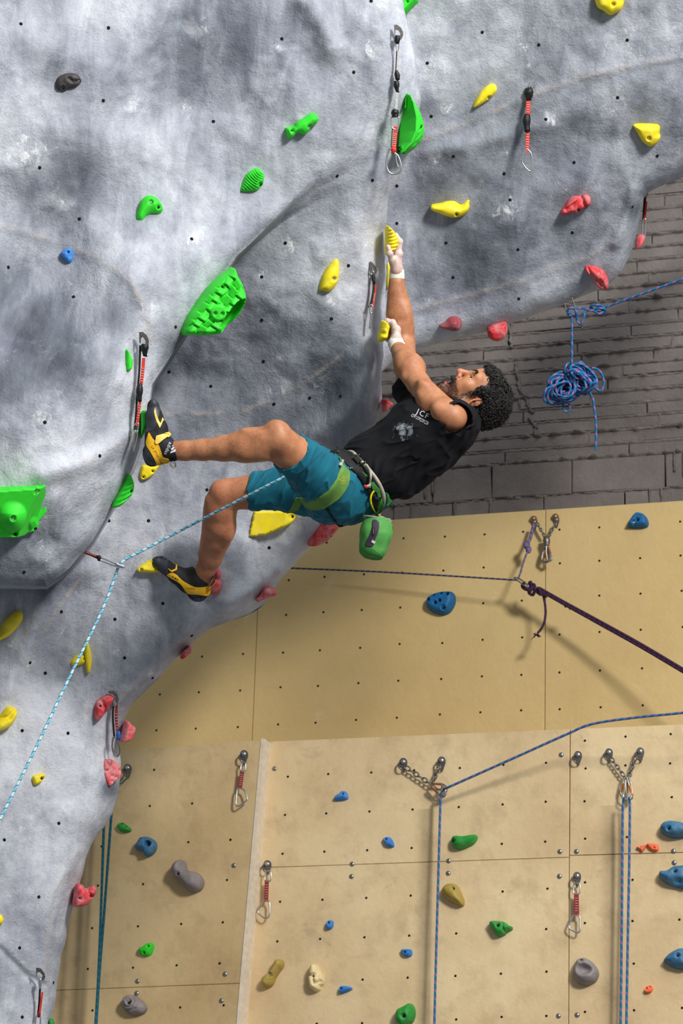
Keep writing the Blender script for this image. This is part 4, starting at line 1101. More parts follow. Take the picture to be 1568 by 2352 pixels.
# ------------------------------------------------------------------ shoes, harness, prints
def Z(scale, ox, oy):
    return lambda *pts: np.array([(ox + x / scale, oy + y / scale) for x, y in pts])
def fillet(poly, n=None): return smooth_poly(poly, n or 6 * len(poly))
M_SHB = plain('black_shoe_fabric', (26, 26, 29), .7, var=.2, scale=60, bump=.3)
M_RUB = plain('grey_black_rubber', (52, 56, 64), .45, var=.22, scale=25)
M_YEL = plain('yellow_shoe_leather', (240, 186, 32), .45, var=.08, scale=60)
M_STRAPY = plain('pale_yellow_strap', (246, 206, 92), .55, var=.08)
M_WHT = plain('white_print', (214, 214, 220), .6, bump=0)
M_REDP = plain('red_brown_print', (150, 62, 30), .6, bump=0)
M_BLKP = plain('black_print', (40, 34, 20), .6, bump=0)
def font_mesh(txt, e1, e2, org, length, bvh, mat, parent, name='lettering', off=.0022, track=1.0, squash=1.0):
    """raised lettering: glyph outlines laid along e1 with up e2 (pixel directions) from org onto a built surface"""
    cu = bpy.data.curves.new('t', 'FONT'); cu.body = txt; cu.space_character = track; cu.resolution_u = 2; cu.fill_mode = 'FRONT'
    ob = bpy.data.objects.new('t', cu); COL.objects.link(ob)
    dg = bpy.context.evaluated_depsgraph_get(); me = ob.evaluated_get(dg).to_mesh()
    V = np.array([v.co[:2] for v in me.vertices]); F = [tuple(p.vertices) for p in me.polygons]
    ob.evaluated_get(dg).to_mesh_clear(); bpy.data.objects.remove(ob); bpy.data.curves.remove(cu)
    sc = length / (V[:, 0].max() - V[:, 0].min()); V = (V - [V[:, 0].min(), 0]) * sc
    px = np.asarray(org) + V[:, :1] * np.asarray(e1) + V[:, 1:] * np.asarray(e2) * squash
    out = []; last = None; keep = []
    for x, y in px:
        h, nn = hit(bvh, x, y)
        if h is None:
            h, nn = (P(x, y, last[1]), last[2]) if last else (None, None)
        if h is None: return None
        last = (h, (h - CAM) @ FW, nn); out.append(h + nn * off)
    return mk(name, out, F, mat, parent, smooth=False)
def stroke2d(pts, w, bvh, mat, parent, name='print_mark', off=.002, closed=False):
    """a thin printed line along pixel points on a built surface"""
    mb = MB()
    for pl in pts:
        q = []
        for x, y in densify(np.array(pl, float), 1.5, closed=False):
            h, nn = hit(bvh, x, y)
            if h is not None: q.append((h + nn * off, nn))
        if len(q) < 2: continue
        C = np.array([a for a, _ in q]); N = np.array([b for _, b in q]); T = np.gradient(C, axis=0); S = np.cross(T, N); S /= np.linalg.norm(S, axis=1)[:, None] + 1e-12
        V = np.stack([C + S * w / 2, C - S * w / 2], 1).reshape(-1, 3)
        mb.add(V, [(2 * i, 2 * i + 1, 2 * i + 3, 2 * i + 2) for i in range(len(C) - 1)])
    return mb.build(name, mat, parent, smooth=False) if mb.n else None

# ---- near (left) shoe
def shoe(name, box, st, extra, h=.0021, label=None):
    F = Field(*kbox(*box), h)
    chain(F, st, .012)
    for e in extra: F.cone(K(*e[0][:3]), K(*e[1][:3]), e[0][3], e[1][3], .014)
    return F
DL = 9.325
F1s = shoe('shoe', (318, 905, 425, 1085, 9.20, 9.45), [(352, 934, DL, .0215), (354, 957, DL, .029), (361, 985, DL, .036), (364, 1014, DL, .041), (357, 1040, DL, .040)],
           [((351, 1047, DL, .034), (356, 1040, DL, .036)), ((362, 1025, DL, .038), (384, 1033, DL - .005, .040)), ((384, 1033, DL - .005, .040), (403, 1035, DL - .01, .0375)), ((351, 925, DL - .01, .012), (352, 940, DL + .02, .016)), ((345, 1000, DL - .02, .02), (350, 1045, DL - .02, .024))])
g = np.stack(np.meshgrid(*F1s.ax, indexing='ij'), -1); dd = (g - K(404, 1034, DL)) @ nrm(A(1, .28, 0)); F1s.F = np.maximum(F1s.F, dd).astype(np.float32)
F1s.cone(K(392, 1034, DL - .008), K(420, 1036, DL - .008), .0355, .0355, .003, 'sub')
v_, q_ = F1s.net(); v_ = vsmooth(v_, q_, 2, .4); w1 = toW(v_); BV_S1 = bvh_of(w1, q_)
shoe_l = mk('climbing_shoe', w1, q_.tolist(), M_SHB, person, label='black and yellow climbing shoe pressed toe-up against the rock edge')
z7 = Z(10.69, 300, 900)
drape('rubber_heel', fillet(z7((395, 1340), (480, 1500), (600, 1700), (640, 1795), (500, 1830), (380, 1760), (310, 1600), (305, 1420), (345, 1330))), BV_S1, M_RUB, shoe_l, .0012, .0012, 2.5)
drape('rubber_toe', fillet(z7((540, 190), (650, 250), (715, 420), (690, 560), (640, 760), (560, 930), (470, 960), (400, 1000), (390, 900), (400, 480))), BV_S1, M_RUB, shoe_l, .0012, .0012, 2.5)
drape('heel_band', fillet(z7((455, 1005), (530, 1130), (610, 1215), (690, 1310), (750, 1480), (800, 1610), (930, 1650), (940, 1725), (760, 1775), (650, 1800), (600, 1690), (500, 1500), (400, 1330), (382, 1240), (408, 1120)), 90), BV_S1, M_YEL, shoe_l, .0024, .002, 2.0)
drape('yellow_flash', z7((592, 405), (612, 450), (622, 530), (660, 640), (690, 720), (730, 775), (755, 700), (772, 632), (812, 700), (785, 715), (745, 820), (712, 888), (680, 820), (640, 740), (600, 620), (575, 500)), BV_S1, M_STRAPY, shoe_l, .0024, .002, 1.6)
drape('strap', z7((630, 1090), (800, 1035), (890, 1040), (905, 1110), (800, 1180), (690, 1270), (640, 1290), (600, 1250)), BV_S1, M_STRAPY, shoe_l, .0075, .006, 2.0)
drape('strap_end', z7((810, 1015), (890, 995), (940, 1050), (930, 1130), (890, 1150), (905, 1060), (850, 1040)), BV_S1, M_STRAPY, shoe_l, .009, .003, 1.6)
drape('tongue_tab', fillet(z7((1110, 1095), (1165, 1120), (1160, 1165), (1100, 1165))), BV_S1, M_YEL, shoe_l, .003, .002, 1.6)
# pull tab loop at the heel
for k_, (o1, c_) in enumerate((((0, 0), M_SHB), ((-12, 14), M_YEL))):
    lp_ = [(388, 1055), (398, 1059), (404, 1066), (401, 1073), (395, 1070), (390, 1063)]
    pts = smooth_path([P(x + o1[0] * .1, y + o1[1] * .25, DL - .03 + .012 * k_) for x, y in lp_], 26); Vv, Ff = ribbon(pts, FW, .012, .0016); mk('pull_tab', Vv, Ff, c_, shoe_l)
e1 = nrm2 = np.array([-.40, .917]); e2 = np.array([.917, .40])
font_mesh('adidas', e1, e2, z7((945, 1235))[0], 29, BV_S1, M_WHT, shoe_l, track=1.05)
for a, b, c_, d_ in (((1055, 1290), (1075, 1325), (1010, 1350), (1025, 1325)), ((1055, 1350), (1085, 1405), (1000, 1430), (985, 1400)), ((1085, 1415), (1095, 1470), (965, 1510), (985, 1460))):
    drape('logo_stripe', z7(a, b, c_, d_), BV_S1, M_WHT, shoe_l, .0022, .001, 1.6)
font_mesh('LA SPORTIVA', np.array([.47, .883]), np.array([.883, -.47]), z7((505, 1345))[0], 46, BV_S1, M_REDP, shoe_l, off=.0036)
# ---- far (right) shoe
hrk, _ = hit(BV_L, 355, 1295); DRT = (hrk - CAM) @ FW - .035
DR = min(10.05, DRT)
F2s = shoe('shoe', (338, 1265, 500, 1395, DR - .16, DR + .14), [(362, 1291, DRT, .018), (380, 1302, DRT, .026), (405, 1320, DR, .032), (430, 1339, DR, .036), (452, 1352, DR, .0375)],
           [((440, 1338, DR, .034), (455, 1330, DR - .005, .040)), ((455, 1330, DR - .005, .040), (463, 1318, DR - .01, .0385)), ((418, 1318, DR, .02), (442, 1318, DR, .028))])
g = np.stack(np.meshgrid(*F2s.ax, indexing='ij'), -1); dd = (g - K(460, 1321, DR)) @ nrm(A(.72, .62, 0)); F2s.F = np.maximum(F2s.F, dd).astype(np.float32)
F2s.cone(K(457, 1330, DR - .008), K(475, 1305, DR - .008), .036, .036, .003, 'sub')
v_, q_ = F2s.net(); v_ = vsmooth(v_, q_, 2, .4); w2 = toW(v_); BV_S2 = bvh_of(w2, q_)
shoe_r = mk('climbing_shoe', w2, q_.tolist(), M_SHB, person, label='black and yellow climbing shoe with toes on the small yellow hold')
z8 = Z(6.533, 300, 1250)
drape('rubber_toe', fillet(z8((330, 215), (400, 185), (490, 185), (560, 250), (545, 330), (560, 440), (500, 440), (440, 390), (370, 320), (335, 260))), BV_S2, M_RUB, shoe_r, .0010, .0010, 2.5)
drape('rubber_heel', fillet(z8((835, 715), (900, 745), (1040, 752), (1120, 765), (1150, 775), (1090, 845), (1000, 862), (930, 840), (870, 785))), BV_S2, M_RUB, shoe_r, .0012, .0012, 2.5)
drape('heel_band', fillet(z8((548, 462), (620, 430), (690, 460), (740, 510), (810, 565), (960, 640), (1100, 642), (1190, 625), (1165, 762), (1000, 752), (880, 742), (830, 710), (770, 620), (700, 560), (600, 505)), 90), BV_S2, M_YEL, shoe_r, .0024, .002, 2.0)
drape('yellow_flash', z8((556, 358), (615, 395), (672, 372), (680, 315), (645, 290), (700, 308), (695, 385), (622, 420), (596, 405)), BV_S2, M_YEL, shoe_r, .0022, .0018, 1.6)
font_mesh('LA SPORTIVA', np.array([.99, .10]), np.array([.10, -.99]), z8((828, 662))[0], 22, BV_S2, M_BLKP, shoe_r, off=.0036)
for dx in (0, 42, 30, 66):
    drape('vent_dot', z8((630 + dx, 480 + dx * .6), (645 + dx, 480 + dx * .6), (645 + dx, 496 + dx * .6), (630 + dx, 496 + dx * .6)), BV_S2, M_BLKP, shoe_r, .0036, .001, 1.5)
for k_ in range(2):
    pts = smooth_path([P(x, y + 6 * k_, DR - .03 + .01 * k_) for x, y in ((478, 1347), (488, 1340), (495, 1330), (490, 1324), (484, 1333), (480, 1343))], 26); Vv, Ff = ribbon(pts, FW, .012, .0016); mk('pull_tab', Vv, Ff, (M_SHB, M_YEL)[k_], shoe_r)

# ---- wrist tape
M_TAPE = plain('white_finger_tape', (232, 226, 214), .8, var=.08, scale=90, bump=.4)
def cuff(name, a, b, r0, r1, wob=.0006):
    n_ = 9; pts = [toW(K(*a) + (K(*b) - K(*a)) * t) for t in np.linspace(0, 1, n_)]
    r = np.linspace(r0, r1, n_) + rng.normal(0, wob, n_); pts = [pts[0] - (pts[1] - pts[0]) * .05] + pts + [pts[-1] + (pts[1] - pts[0]) * .05]; r = np.concatenate([[r0 - .004], r, [r1 - .004]])
    Vv, Ff, _, _ = tube(pts, r, 24, caps=False); return mk(name, Vv, Ff, M_TAPE, person)
cuff('wrist_tape', (911, 642, 9.95), (911, 620, 9.95), .0300, .0285)
cuff('wrist_tape', (914.5, 801, 9.787), (908.5, 788, 9.828), .0310, .0295)
# thumb nail
BV_HR = bvh_of(toW(vr), qr)
drape('thumb_nail', fillet([(889.5, 565), (894, 564), (895.5, 571), (891, 573)]), BV_HR, plain('finger_nail', (226, 196, 188), .3, bump=0), person, .0008, .0006, 1.0)

# ---- prints on the t-shirt
z5 = Z(5.6, 920, 800)
ju, jv = np.array([.905, .425]), np.array([.425, -.905])
font_mesh('JCF', ju, jv, z5((190, 838))[0], 31, BV_SH, M_WHT, shirt, track=1.25)
font_mesh('JORDAN CLIMBING FEDERATION', np.array([.891, .454]), np.array([.454, -.891]), z5((142, 856))[0], 43, BV_SH, M_WHT, shirt, squash=1.5)
o_ = z5((345, 985))[0]; ar = []    # the Arabic line: a joined baseline with teeth, tails and dots
eb_, eu_ = np.array([-.878, -.479]), np.array([.479, -.878])
def ap(a, b): return tuple(o_ + eb_ * a + eu_ * b)
for x0, seg in ((0, 'aLt'), (11, 'dLs'), (22, 'tnL'), (34, 'aLd')):
    ar.append([ap(x0, 0), ap(x0, 3.8)]); ar.append([ap(x0 + 1.6, 3.6), ap(x0 + 1.6, 0), ap(x0 + 5, 0), ap(x0 + 5, 1.6)]); ar.append([ap(x0 + 5, 0), ap(x0 + 8.5, 0), ap(x0 + 8.8, 2.0)]); ar.append([ap(x0 + 6.2, -1.4), ap(x0 + 7.2, -1.4)])
stroke2d(ar, .0011, BV_SH, M_WHT, shirt, 'lettering')
cc = z5((312, 785))[0]; ring_ = [tuple(cc + (ju * math.cos(t) * 6.5 + jv * math.sin(t) * 4.5)) for t in np.linspace(.3, 5.6, 22)]
stroke2d([ring_], .0016, BV_SH, plain('red_print', (150, 40, 44), .6, bump=0), shirt, 'round_emblem')

# ---- harness
harness = empty('climbing_harness', P(850, 1110, 9.5)); harness.parent = person; harness.matrix_parent_inverse = Matrix.Translation(person.location).inverted()
M_HGR = plain('green_harness_fabric', (98, 140, 62), .7, var=.12, scale=50, bump=.3)
M_HGR2 = plain('bright_green_webbing', (58, 128, 52), .65, var=.1)
M_HBK = plain('black_harness_padding', (26, 25, 27), .8, var=.2)
M_WEB = plain('beige_grey_webbing', (176, 168, 150), .7, var=.1, scale=120, bump=.4)
M_BUC = plain('olive_metal_buckle', (86, 84, 72), .35, metal=.7)
M_GEAR = plain('yellow_gear_loop', (236, 220, 24), .35)
M_RED = plain('red_webbing', (196, 36, 40), .6)
zh = Z(6.533, 720, 1010); z2 = Z(2.7034, 560, 900)
drape('leg_loop', np.vstack([fillet(z2((345, 655), (390, 662), (430, 660), (500, 625), (560, 550), (598, 458), (625, 475), (650, 500), (650, 540), (638, 590), (590, 655), (510, 712), (430, 727), (385, 705)), 110)]), BV_PF, M_HGR, harness, .0075, .007, 3.0, bulge=.001, ease=14)
drape('leg_loop', z2((350, 655), (362, 700), (340, 735), (265, 748), (300, 705), (325, 655)), BV_PF, M_HGR, harness, .006, .006, 3.0, ease=10)
drape('leg_loop_riser', zh((165, 1000), (215, 1000), (290, 1150), (370, 1250), (445, 1292), (390, 1300), (300, 1210), (215, 1080)), BV_PF, M_HBK, harness, .004, .004, 2.5, ease=6)
drape('waist_belt', fillet(zh((235, 205), (330, 165), (400, 125), (470, 150), (560, 190), (640, 240), (760, 400), (870, 540), (960, 680), (1030, 830), (1045, 960), (1000, 1050), (940, 1100), (885, 1060), (850, 960), (830, 830), (760, 700), (640, 560), (520, 450), (400, 330), (300, 250)), 130), BV_CL, M_HBK, harness, .012, .014, 3.0, bulge=.004, ease=14)
BV_BELT = None
def lay(path, width, thick, mat, name, off=.016, bv=BV_CL, n=36, parent=None):
    pts = []; lastd = None
    for x, y in smooth_path(np.array(path, float), n):
        h, nn = hit(bv, x, y)
        if h is not None: lastd = (h - CAM) @ FW; pts.append(h - ray(x, y) * off)
        elif lastd: pts.append(P(x, y, lastd - off))
        else: pts.append(P(x, y, 9.47))
    pts = np.array(pts); pts = np.vstack([pts[:1], (pts[:-2] + 2 * pts[1:-1] + pts[2:]) / 4, pts[-1:]])
    T = np.gradient(pts, axis=0); S = np.cross(T, FW)
    Vv, Ff = ribbon(pts, S, width, thick); return mk(name, Vv, Ff, mat, parent or harness)
lay(zh((400, 385), (440, 280), (480, 200), (530, 180), (590, 185), (640, 245), (700, 310), (770, 375), (860, 480), (950, 600), (1020, 730), (1055, 850), (1050, 950), (1010, 1055)), .0125, .002, M_WEB, 'webbing_strap', .020)
lay(zh((790, 370), (840, 450), (858, 540), (850, 620), (838, 720)), .0075, .002, M_WEB, 'strap_tail', .026)
lay(zh((800, 700), (850, 680)), .010, .003, M_WEB, 'strap_end', .028, n=6)
lay(zh((755, 690), (812, 720)), .010, .003, M_RED, 'red_tag', .027, n=6)
for (a, b) in (((605, 265), (690, 225)), ((700, 375), (785, 330))):
    lay(zh(a, b), .0055, .005, M_BUC, 'buckle_bar', .026, n=6)
drape('buckle', zh((640, 290), (700, 250), (770, 320), (700, 370)), BV_CL, plain('dark_buckle', (58, 54, 48), .4), harness, .026, .008, 2.5, ease=10)
drape('belt_patch', fillet(zh((680, 465), (740, 460), (840, 540), (850, 570), (800, 570), (720, 520))), BV_CL, M_HGR2, harness, .018, .004, 2.5, ease=8)
drape('belt_patch', zh((880, 650), (930, 630), (1000, 740), (1015, 840), (960, 840), (900, 720)), BV_CL, M_HGR2, harness, .019, .004, 2.5, ease=8)
drape('belt_patch', zh((935, 950), (1020, 850), (1030, 960), (990, 1020), (940, 1060)), BV_CL, M_HGR2, harness, .019, .004, 2.5, ease=8)
drape('belt_flap', zh((1060, 760), (1110, 810), (1160, 890), (1085, 965), (1060, 960)), BV_CL, M_HGR2, harness, .016, .004, 2.5, ease=8)
lay(zh((360, 165), (375, 220), (400, 290), (415, 330)), .005, .005, M_HGR2, 'belt_edge', .018, n=12)
lay(zh((480, 300), (560, 330), (615, 370), (615, 420), (570, 425)), .0055, .005, M_HGR2, 'tie_in_loop', .021, n=20)
lay(zh((500, 350), (545, 365), (580, 400), (550, 430)), .0042, .0042, plain('steel', (190, 190, 192), .25, metal=.9, bump=0), 'buckle_ring', .024, n=16)
def laytube(path, r, mat, name, off, n=40):
    pts = []; lastd = 9.46
    for x, y in smooth_path(np.array(path, float), n):
        h, nn = hit(BV_CL, x, y)
        if h is not None: lastd = (h - CAM) @ FW
        pts.append(P(x, y, lastd - off))
    pts = np.array(pts)
    for _ in range(3): pts = np.vstack([pts[:1], (pts[:-2] + 2 * pts[1:-1] + pts[2:]) / 4, pts[-1:]])
    Vv, Ff, _, _ = tube(pts, r, 10); return mk(name, Vv, Ff, mat, harness)
laytube(zh((905, 770), (865, 830), (855, 920), (885, 1020), (940, 1095), (985, 1130), (998, 1085), (995, 1040)), .0036, M_GEAR, 'gear_loop', .022)
laytube(zh((965, 1045), (955, 1110), (910, 1170), (850, 1195), (795, 1190)), .0036, M_GEAR, 'gear_loop', .020)
lay(zh((895, 830), (930, 880), (985, 890)), .012, .003, M_HBK, 'webbing_loop', .022, n=10)
# logo on the leg loop: a small skeletal bird of thin strokes
M_LOGO = plain('pale_yellow_logo', (196, 196, 60), .6, bump=0)
bird = [zh(*p) for p in ([(430, 515), (440, 550), (470, 545), (480, 570), (450, 590), (430, 575), (440, 550)], [(450, 590), (440, 620), (425, 640)], [(440, 615), (400, 600), (375, 590), (385, 610), (400, 615)], [(440, 620), (465, 605), (470, 640), (445, 660)], [(425, 640), (415, 665), (440, 655)], [(430, 545), (420, 580), (435, 600)], [(400, 600), (410, 625), (430, 625)])]
stroke2d([list(map(tuple, b)) for b in bird], .0016, bvh_of(np.array([o.matrix_world @ v.co if False else v.co for o in [c for c in harness.children if c.name == 'leg_loop'][:1] for v in o.data.vertices]), [tuple(p.vertices) for o in [c for c in harness.children if c.name == 'leg_loop'][:1] for p in o.data.polygons]), M_LOGO, harness, 'bird_logo', .0012)

# ---- chalk bag (hangs from the harness)
M_CB = plain('green_chalk_bag', (84, 158, 74), .7, var=.15, scale=40, bump=.3)
M_CB2 = plain('dark_green_bag_base', (66, 140, 62), .7, var=.1)
M_PUR = plain('dark_purple_panel', (64, 52, 72), .6, var=.15)
M_GREY = plain('grey_lilac_trim', (150, 144, 150), .7)
CBD = 9.50
cbag = empty('chalk_bag', P(862, 1200, CBD), 'green chalk bag with a purple zip pocket hanging below the harness', 'chalk bag')
CF = Field(*kbox(800, 1170, 920, 1300, CBD - .14, CBD + .14), .003)
CF.chain([K(867, 1190, CBD), K(864, 1222, CBD), K(857, 1255, CBD)], [.048, .0555, .0525], .01, .02)
g = np.stack(np.meshgrid(*CF.ax, indexing='ij'), -1); CF.F = np.maximum(CF.F, (g - K(866, 1190, CBD)) @ nrm(A(.05, 1, -.1))).astype(np.float32)
CF.F = np.maximum(CF.F, (g - K(851, 1283, CBD)) @ nrm(A(-.18, -1, .25)) ).astype(np.float32)
CF.cone(K(866, 1200, CBD), K(868, 1170, CBD), .043, .045, .002, 'sub')
CF.shift(lambda X: .0022 * vnoise(X * A(1, .4, 1), .03))
v_, q_ = CF.net(); v_ = vsmooth(v_, q_, 2, .4); wc = toW(v_); BV_CB = bvh_of(wc, q_)
mk('bag_body', wc, q_.tolist(), M_CB, cbag)
drape('zip_pocket', fillet(zh((895, 1200), (975, 1230), (975, 1360), (930, 1480), (885, 1600), (785, 1575), (850, 1410), (880, 1300))), BV_CB, M_PUR, cbag, .003, .003, 2.5, ease=4)
drape('base_panel', fillet(zh((690, 1660), (800, 1580), (920, 1640), (1025, 1740), (1015, 1790), (900, 1800), (760, 1755)), 50), BV_CB, M_CB2, cbag, .002, .002, 2.5, ease=4)
drape('care_label', zh((880, 1500), (930, 1525), (912, 1560), (870, 1535)), BV_CB, plain('white_label', (220, 216, 208), .7), cbag, .0055, .002, 2.0)
drape('zip_pull', fillet(zh((890, 1320), (915, 1315), (918, 1420), (890, 1425))), BV_CB, plain('dark_zip_pull', (44, 40, 48), .5), cbag, .0065, .003, 2.0)
font_mesh("ARC'TERYX", np.array([.05, .998]), np.array([.998, -.05]), zh((897, 1345))[0], 9.5, BV_CB, M_LOGO, cbag, off=.0085)
rim = smooth_path([P(866 + 32 * math.cos(t), 1192 + 3.5 * math.sin(t) + 6 * math.cos(t), CBD + .046 * math.sin(t)) for t in np.linspace(0, 2 * math.pi, 24, endpoint=False)], 48, closed=True)
Vv, Ff, _, _ = tube(rim, .0035, 8, closed=True); mk('rim', Vv, Ff, M_GREY, cbag)
Vv, Ff, _, _ = tube(smooth_path([P(x, y, CBD - .02) for x, y in zh((975, 1145), (1060, 1180), (1130, 1220), (1155, 1245))], 16), .0048, 8); mk('draw_cord', Vv, Ff, M_GREY, cbag)
Vv, Ff, _, _ = tube(smooth_path([P(x, y, CBD - .01) for x, y in zh((1135, 1370), (1160, 1400), (1185, 1390), (1192, 1330), (1185, 1285), (1170, 1290))], 24), .0017, 8); mk('small_hook', Vv, Ff, plain('brass_wire', (190, 160, 90), .3, metal=.8, bump=0), cbag)
Vv, Ff, _, _ = tube([P(x, y, CBD) for x, y in zh((965, 1060), (950, 1160), (930, 1200))], .004, 8); mk('hanging_loop', Vv, Ff, M_HBK, cbag)

# seams of the shorts
M_SEAMT = plain('dark_teal_seam', (8, 62, 78), .8, bump=0)
stroke2d([[(690, 1016), (673, 1037), (650, 1062)], [(742, 1036), (715, 1062), (688, 1090), (680, 1115)]], .0014, BV_PF, M_SEAMT, shorts, 'seam', .0012)
# ------------------------------------------------------------------ bolt holes
M_HOLE = plain('black_bolt_hole', (12, 11, 10), .9, bump=0)
M_STEEL = plain('dull_steel', (150, 148, 146), .35, metal=.85, var=.15, scale=80, bump=.1)
M_DSTEEL = plain('dark_steel', (122, 118, 114), .4, metal=.8, var=.2, scale=80, bump=.1)
def zz(s, ox, oy, txt):
    a = np.array([float(t) for t in txt.replace(',', ' ').replace('(', ' ').replace(')', ' ').split()]).reshape(-1, 2)
    return a / s + np.array([ox, oy])
def holes_on(pts, surf, parent, r=.0066):
    if isinstance(surf, Wall): r = .0056
    mb = MB()
    for x, y in pts:
        if isinstance(surf, Wall): c, n_ = surf.at(x, y), surf.n
        else:
            c, n_ = hit(surf, x, y)
            if c is None: continue
            n_ = nrm(n_ - ray(x, y) * .3)
        Vv, Ff = lathe(c - n_ * .006, n_, [(r, 0), (r, .0068), (r * .9, .0075)], 10); mb.add(Vv, Ff)
    o = mb.build('bolt_hole', M_HOLE, parent); o['kind'] = 'stuff'; return o
holes_on(zz(1, 0, 0, '(48,55)(249,64)(647,89)(237,231)(490,279)(91,385)(182,503)(440,549)(774,404)(655,558)(19,614)(169,682)(103,970)(229,1047)(601,636)(601,735)(605,830)(484,887)(711,914)(629,928)(388,854)(403,751)(761,732)(475,1125)(782,910)(55,1314)(104,1546)(264,1422)(141,1405)(374,1386)(286,1511)(440,1460)(156,1684)(51,1678)(618,1258)(350,1557)(250,1196)(341,1196)(69,1522)(135,1891)(10,1929)(89,2060)(45,2177)(122,2257)(51,2336)(812,166)(855,414)(800,610)(852,2)'), BV_L, wall_left)
holes_on(zz(1, 0, 0, '(1107,74)(1237,103)(1440,92)(981,145)(1418,224)(1253,274)(1041,359)(1157,399)(1318,373)(1171,459)(911,427)(911,513)(1024,558)(1189,573)(1314,534)(1509,358)(990,267)(1452,475)(1040,637)(1191,686)'), BV_R, wall_right)
holes_on(zz(2, 784, 1130, '(285,213)(475,205)(657,195)(1001,173)(1184,163)(1555,136)(834,183)(103,378)(277,370)(468,361)(653,347)(1003,328)(1184,316)(1371,304)(1557,292)(93,542)(270,531)(651,511)(828,499)(1001,491)(1184,476)(1373,467)(1562,454)(86,716)(267,698)(463,694)(648,679)(830,668)(1001,655)(1185,643)(1374,633)(1567,620)(78,878)(261,867)(458,859)(645,847)(826,840)(1001,829)(1187,820)(1380,810)(67,1047)(254,1037)(452,1022)(638,1012)(825,1003)(1002,998)(1190,989)(1383,980)'), UW, wall_upper)
holes_on(zz(2, 0, 1176, '(1500,141)(1326,313)(1490,298)(1314,473)(1485,460)(928,664)(1116,652)(1300,646)(1469,635)(734,838)(913,828)(1103,820)(1288,805)(1460,799)(718,1003)(899,995)(1092,988)(1277,976)(1449,968)'), UW, wall_upper)
holes_on(np.vstack([zz(2.851, 500, 1700, '(459,239)(723,222)(1005,212)(1285,197)(440,490)(710,480)(993,467)(1275,454)(424,744)(698,730)(978,721)(1269,706)(408,1058)(685,1045)(972,1033)(1263,1018)(390,1318)(670,1302)(960,1291)(1253,1280)(948,1568)(1243,1555)(648,1857)(945,1853)'),
    zz(2.76, 1000, 1640, '(154,342)(430,322)(700,309)(951,345)(946,169)(1204,143)(1490,127)(147,590)(425,573)(698,556)(944,553)(1203,326)(1486,313)(1497,527)(420,823)(695,809)(948,790)(1213,780)(425,1125)(709,1107)(947,1067)(1248,1051)(131,1391)(701,1363)(946,1325)(1248,1312)(1545,1303)(126,1660)(414,1646)(703,1633)(1256,1582)(131,1936)(419,1920)(702,1914)(947,1888)(1258,1878)(1562,1863)')]), LW, wall_lower)
holes_on(np.vstack([zz(2.613, 0, 1764, '(925,11)(899,228)(1153,213)(1130,445)(1383,430)(859,697)(1362,672)(588,706)(828,950)(1087,936)(1337,926)(553,961)(527,1206)(798,1198)(1060,1184)(1318,1172)(555,1455)(1081,1437)(1342,1424)(610,470)'), zz(2.851, 500, 1700, '(83,653)(12,1462)')]), LP, wall_lower)
for w_, pts in ((LW, np.vstack([zz(2.851, 500, 1700, '(371,187)(879,812)(875,893)'), zz(2.76, 1000, 1640, '(796,259)(788,872)(893,872)(83,931)(80,1010)(785,1029)(1508,870)(1512,943)(779,1914)(897,1908)')])), (LP, np.vstack([zz(2.613, 0, 1764, '(1403,585)(1350,1237)(825,1280)(820,1352)(1328,1397)'), ]))):
    for x, y in pts:
        Vv, Ff = lathe(w_.at(x, y) - w_.n * .002, w_.n, [(.0118, 0), (.0118, .003), (.009, .0062), (.004, .0078), (.0001, .008)], 14); mk('bolt', Vv, Ff, M_STEEL, wall_lower)

# ------------------------------------------------------------------ holds
def ed(y, back=.05): return float(left_depth(np.array([rb(y) - 16]), np.array([float(y)]))[0]) + back
def holdmat(name, rgb, rough=.55, chalk=0.0, var=.1):
    if name in _MC: return _MC[name]
    m = NT(name); c0 = srgb(rgb)
    c = m.ramp(m.noise(30, 4), [(.3, tuple(x * (1 - var) for x in c0[:3])), (.7, tuple(min(1, x * (1 + var)) for x in c0[:3]))])
    if chalk:
        k = m.ramp(m.noise(24, 6, .7, .5), [(.42, (0, 0, 0)), (.68, (1, 1, 1))]); c = m.mix(m.math('MULTIPLY', k, chalk), c, srgb(226, 216, 216))
    b = m.bump(m.noise(260, 3, .6), .22, .0015)
    _MC[name] = m.out(c, rough, b, spec=.35); return _MC[name]
H_GRN = holdmat('bright_green_resin', (52, 214, 48)); H_YEL = holdmat('yellow_resin', (255, 226, 26), chalk=.10); H_RED = holdmat('chalky_red_resin', (214, 54, 62), chalk=.42); H_DRED = holdmat('dull_dark_red_resin', (150, 52, 62), chalk=.18)
H_PNK = holdmat('chalky_pink_resin', (222, 84, 92), chalk=.5); H_BLU = holdmat('mid_blue_resin', (24, 124, 206), chalk=.15); H_TEA = holdmat('dull_blue_resin', (50, 112, 150), chalk=.12); H_DBL = holdmat('deep_blue_resin', (20, 98, 150)); H_GRY = holdmat('grey_resin', (136, 128, 128), chalk=.12)
H_OLV = holdmat('olive_yellow_resin', (172, 146, 62), chalk=.1); H_CRM = holdmat('cream_resin', (228, 208, 156), chalk=.1); H_DGR = holdmat('mid_green_resin', (30, 148, 52), chalk=.1); H_ORG = holdmat('orange_resin', (250, 112, 62), chalk=.1); H_BLK = holdmat('black_resin', (54, 50, 52), chalk=.06)
M_BOLT = plain('bright_bolt', (200, 198, 196), .25, metal=.9, bump=0); M_BOLTD = plain('black_bolt', (34, 32, 32), .4, metal=.3, bump=0)
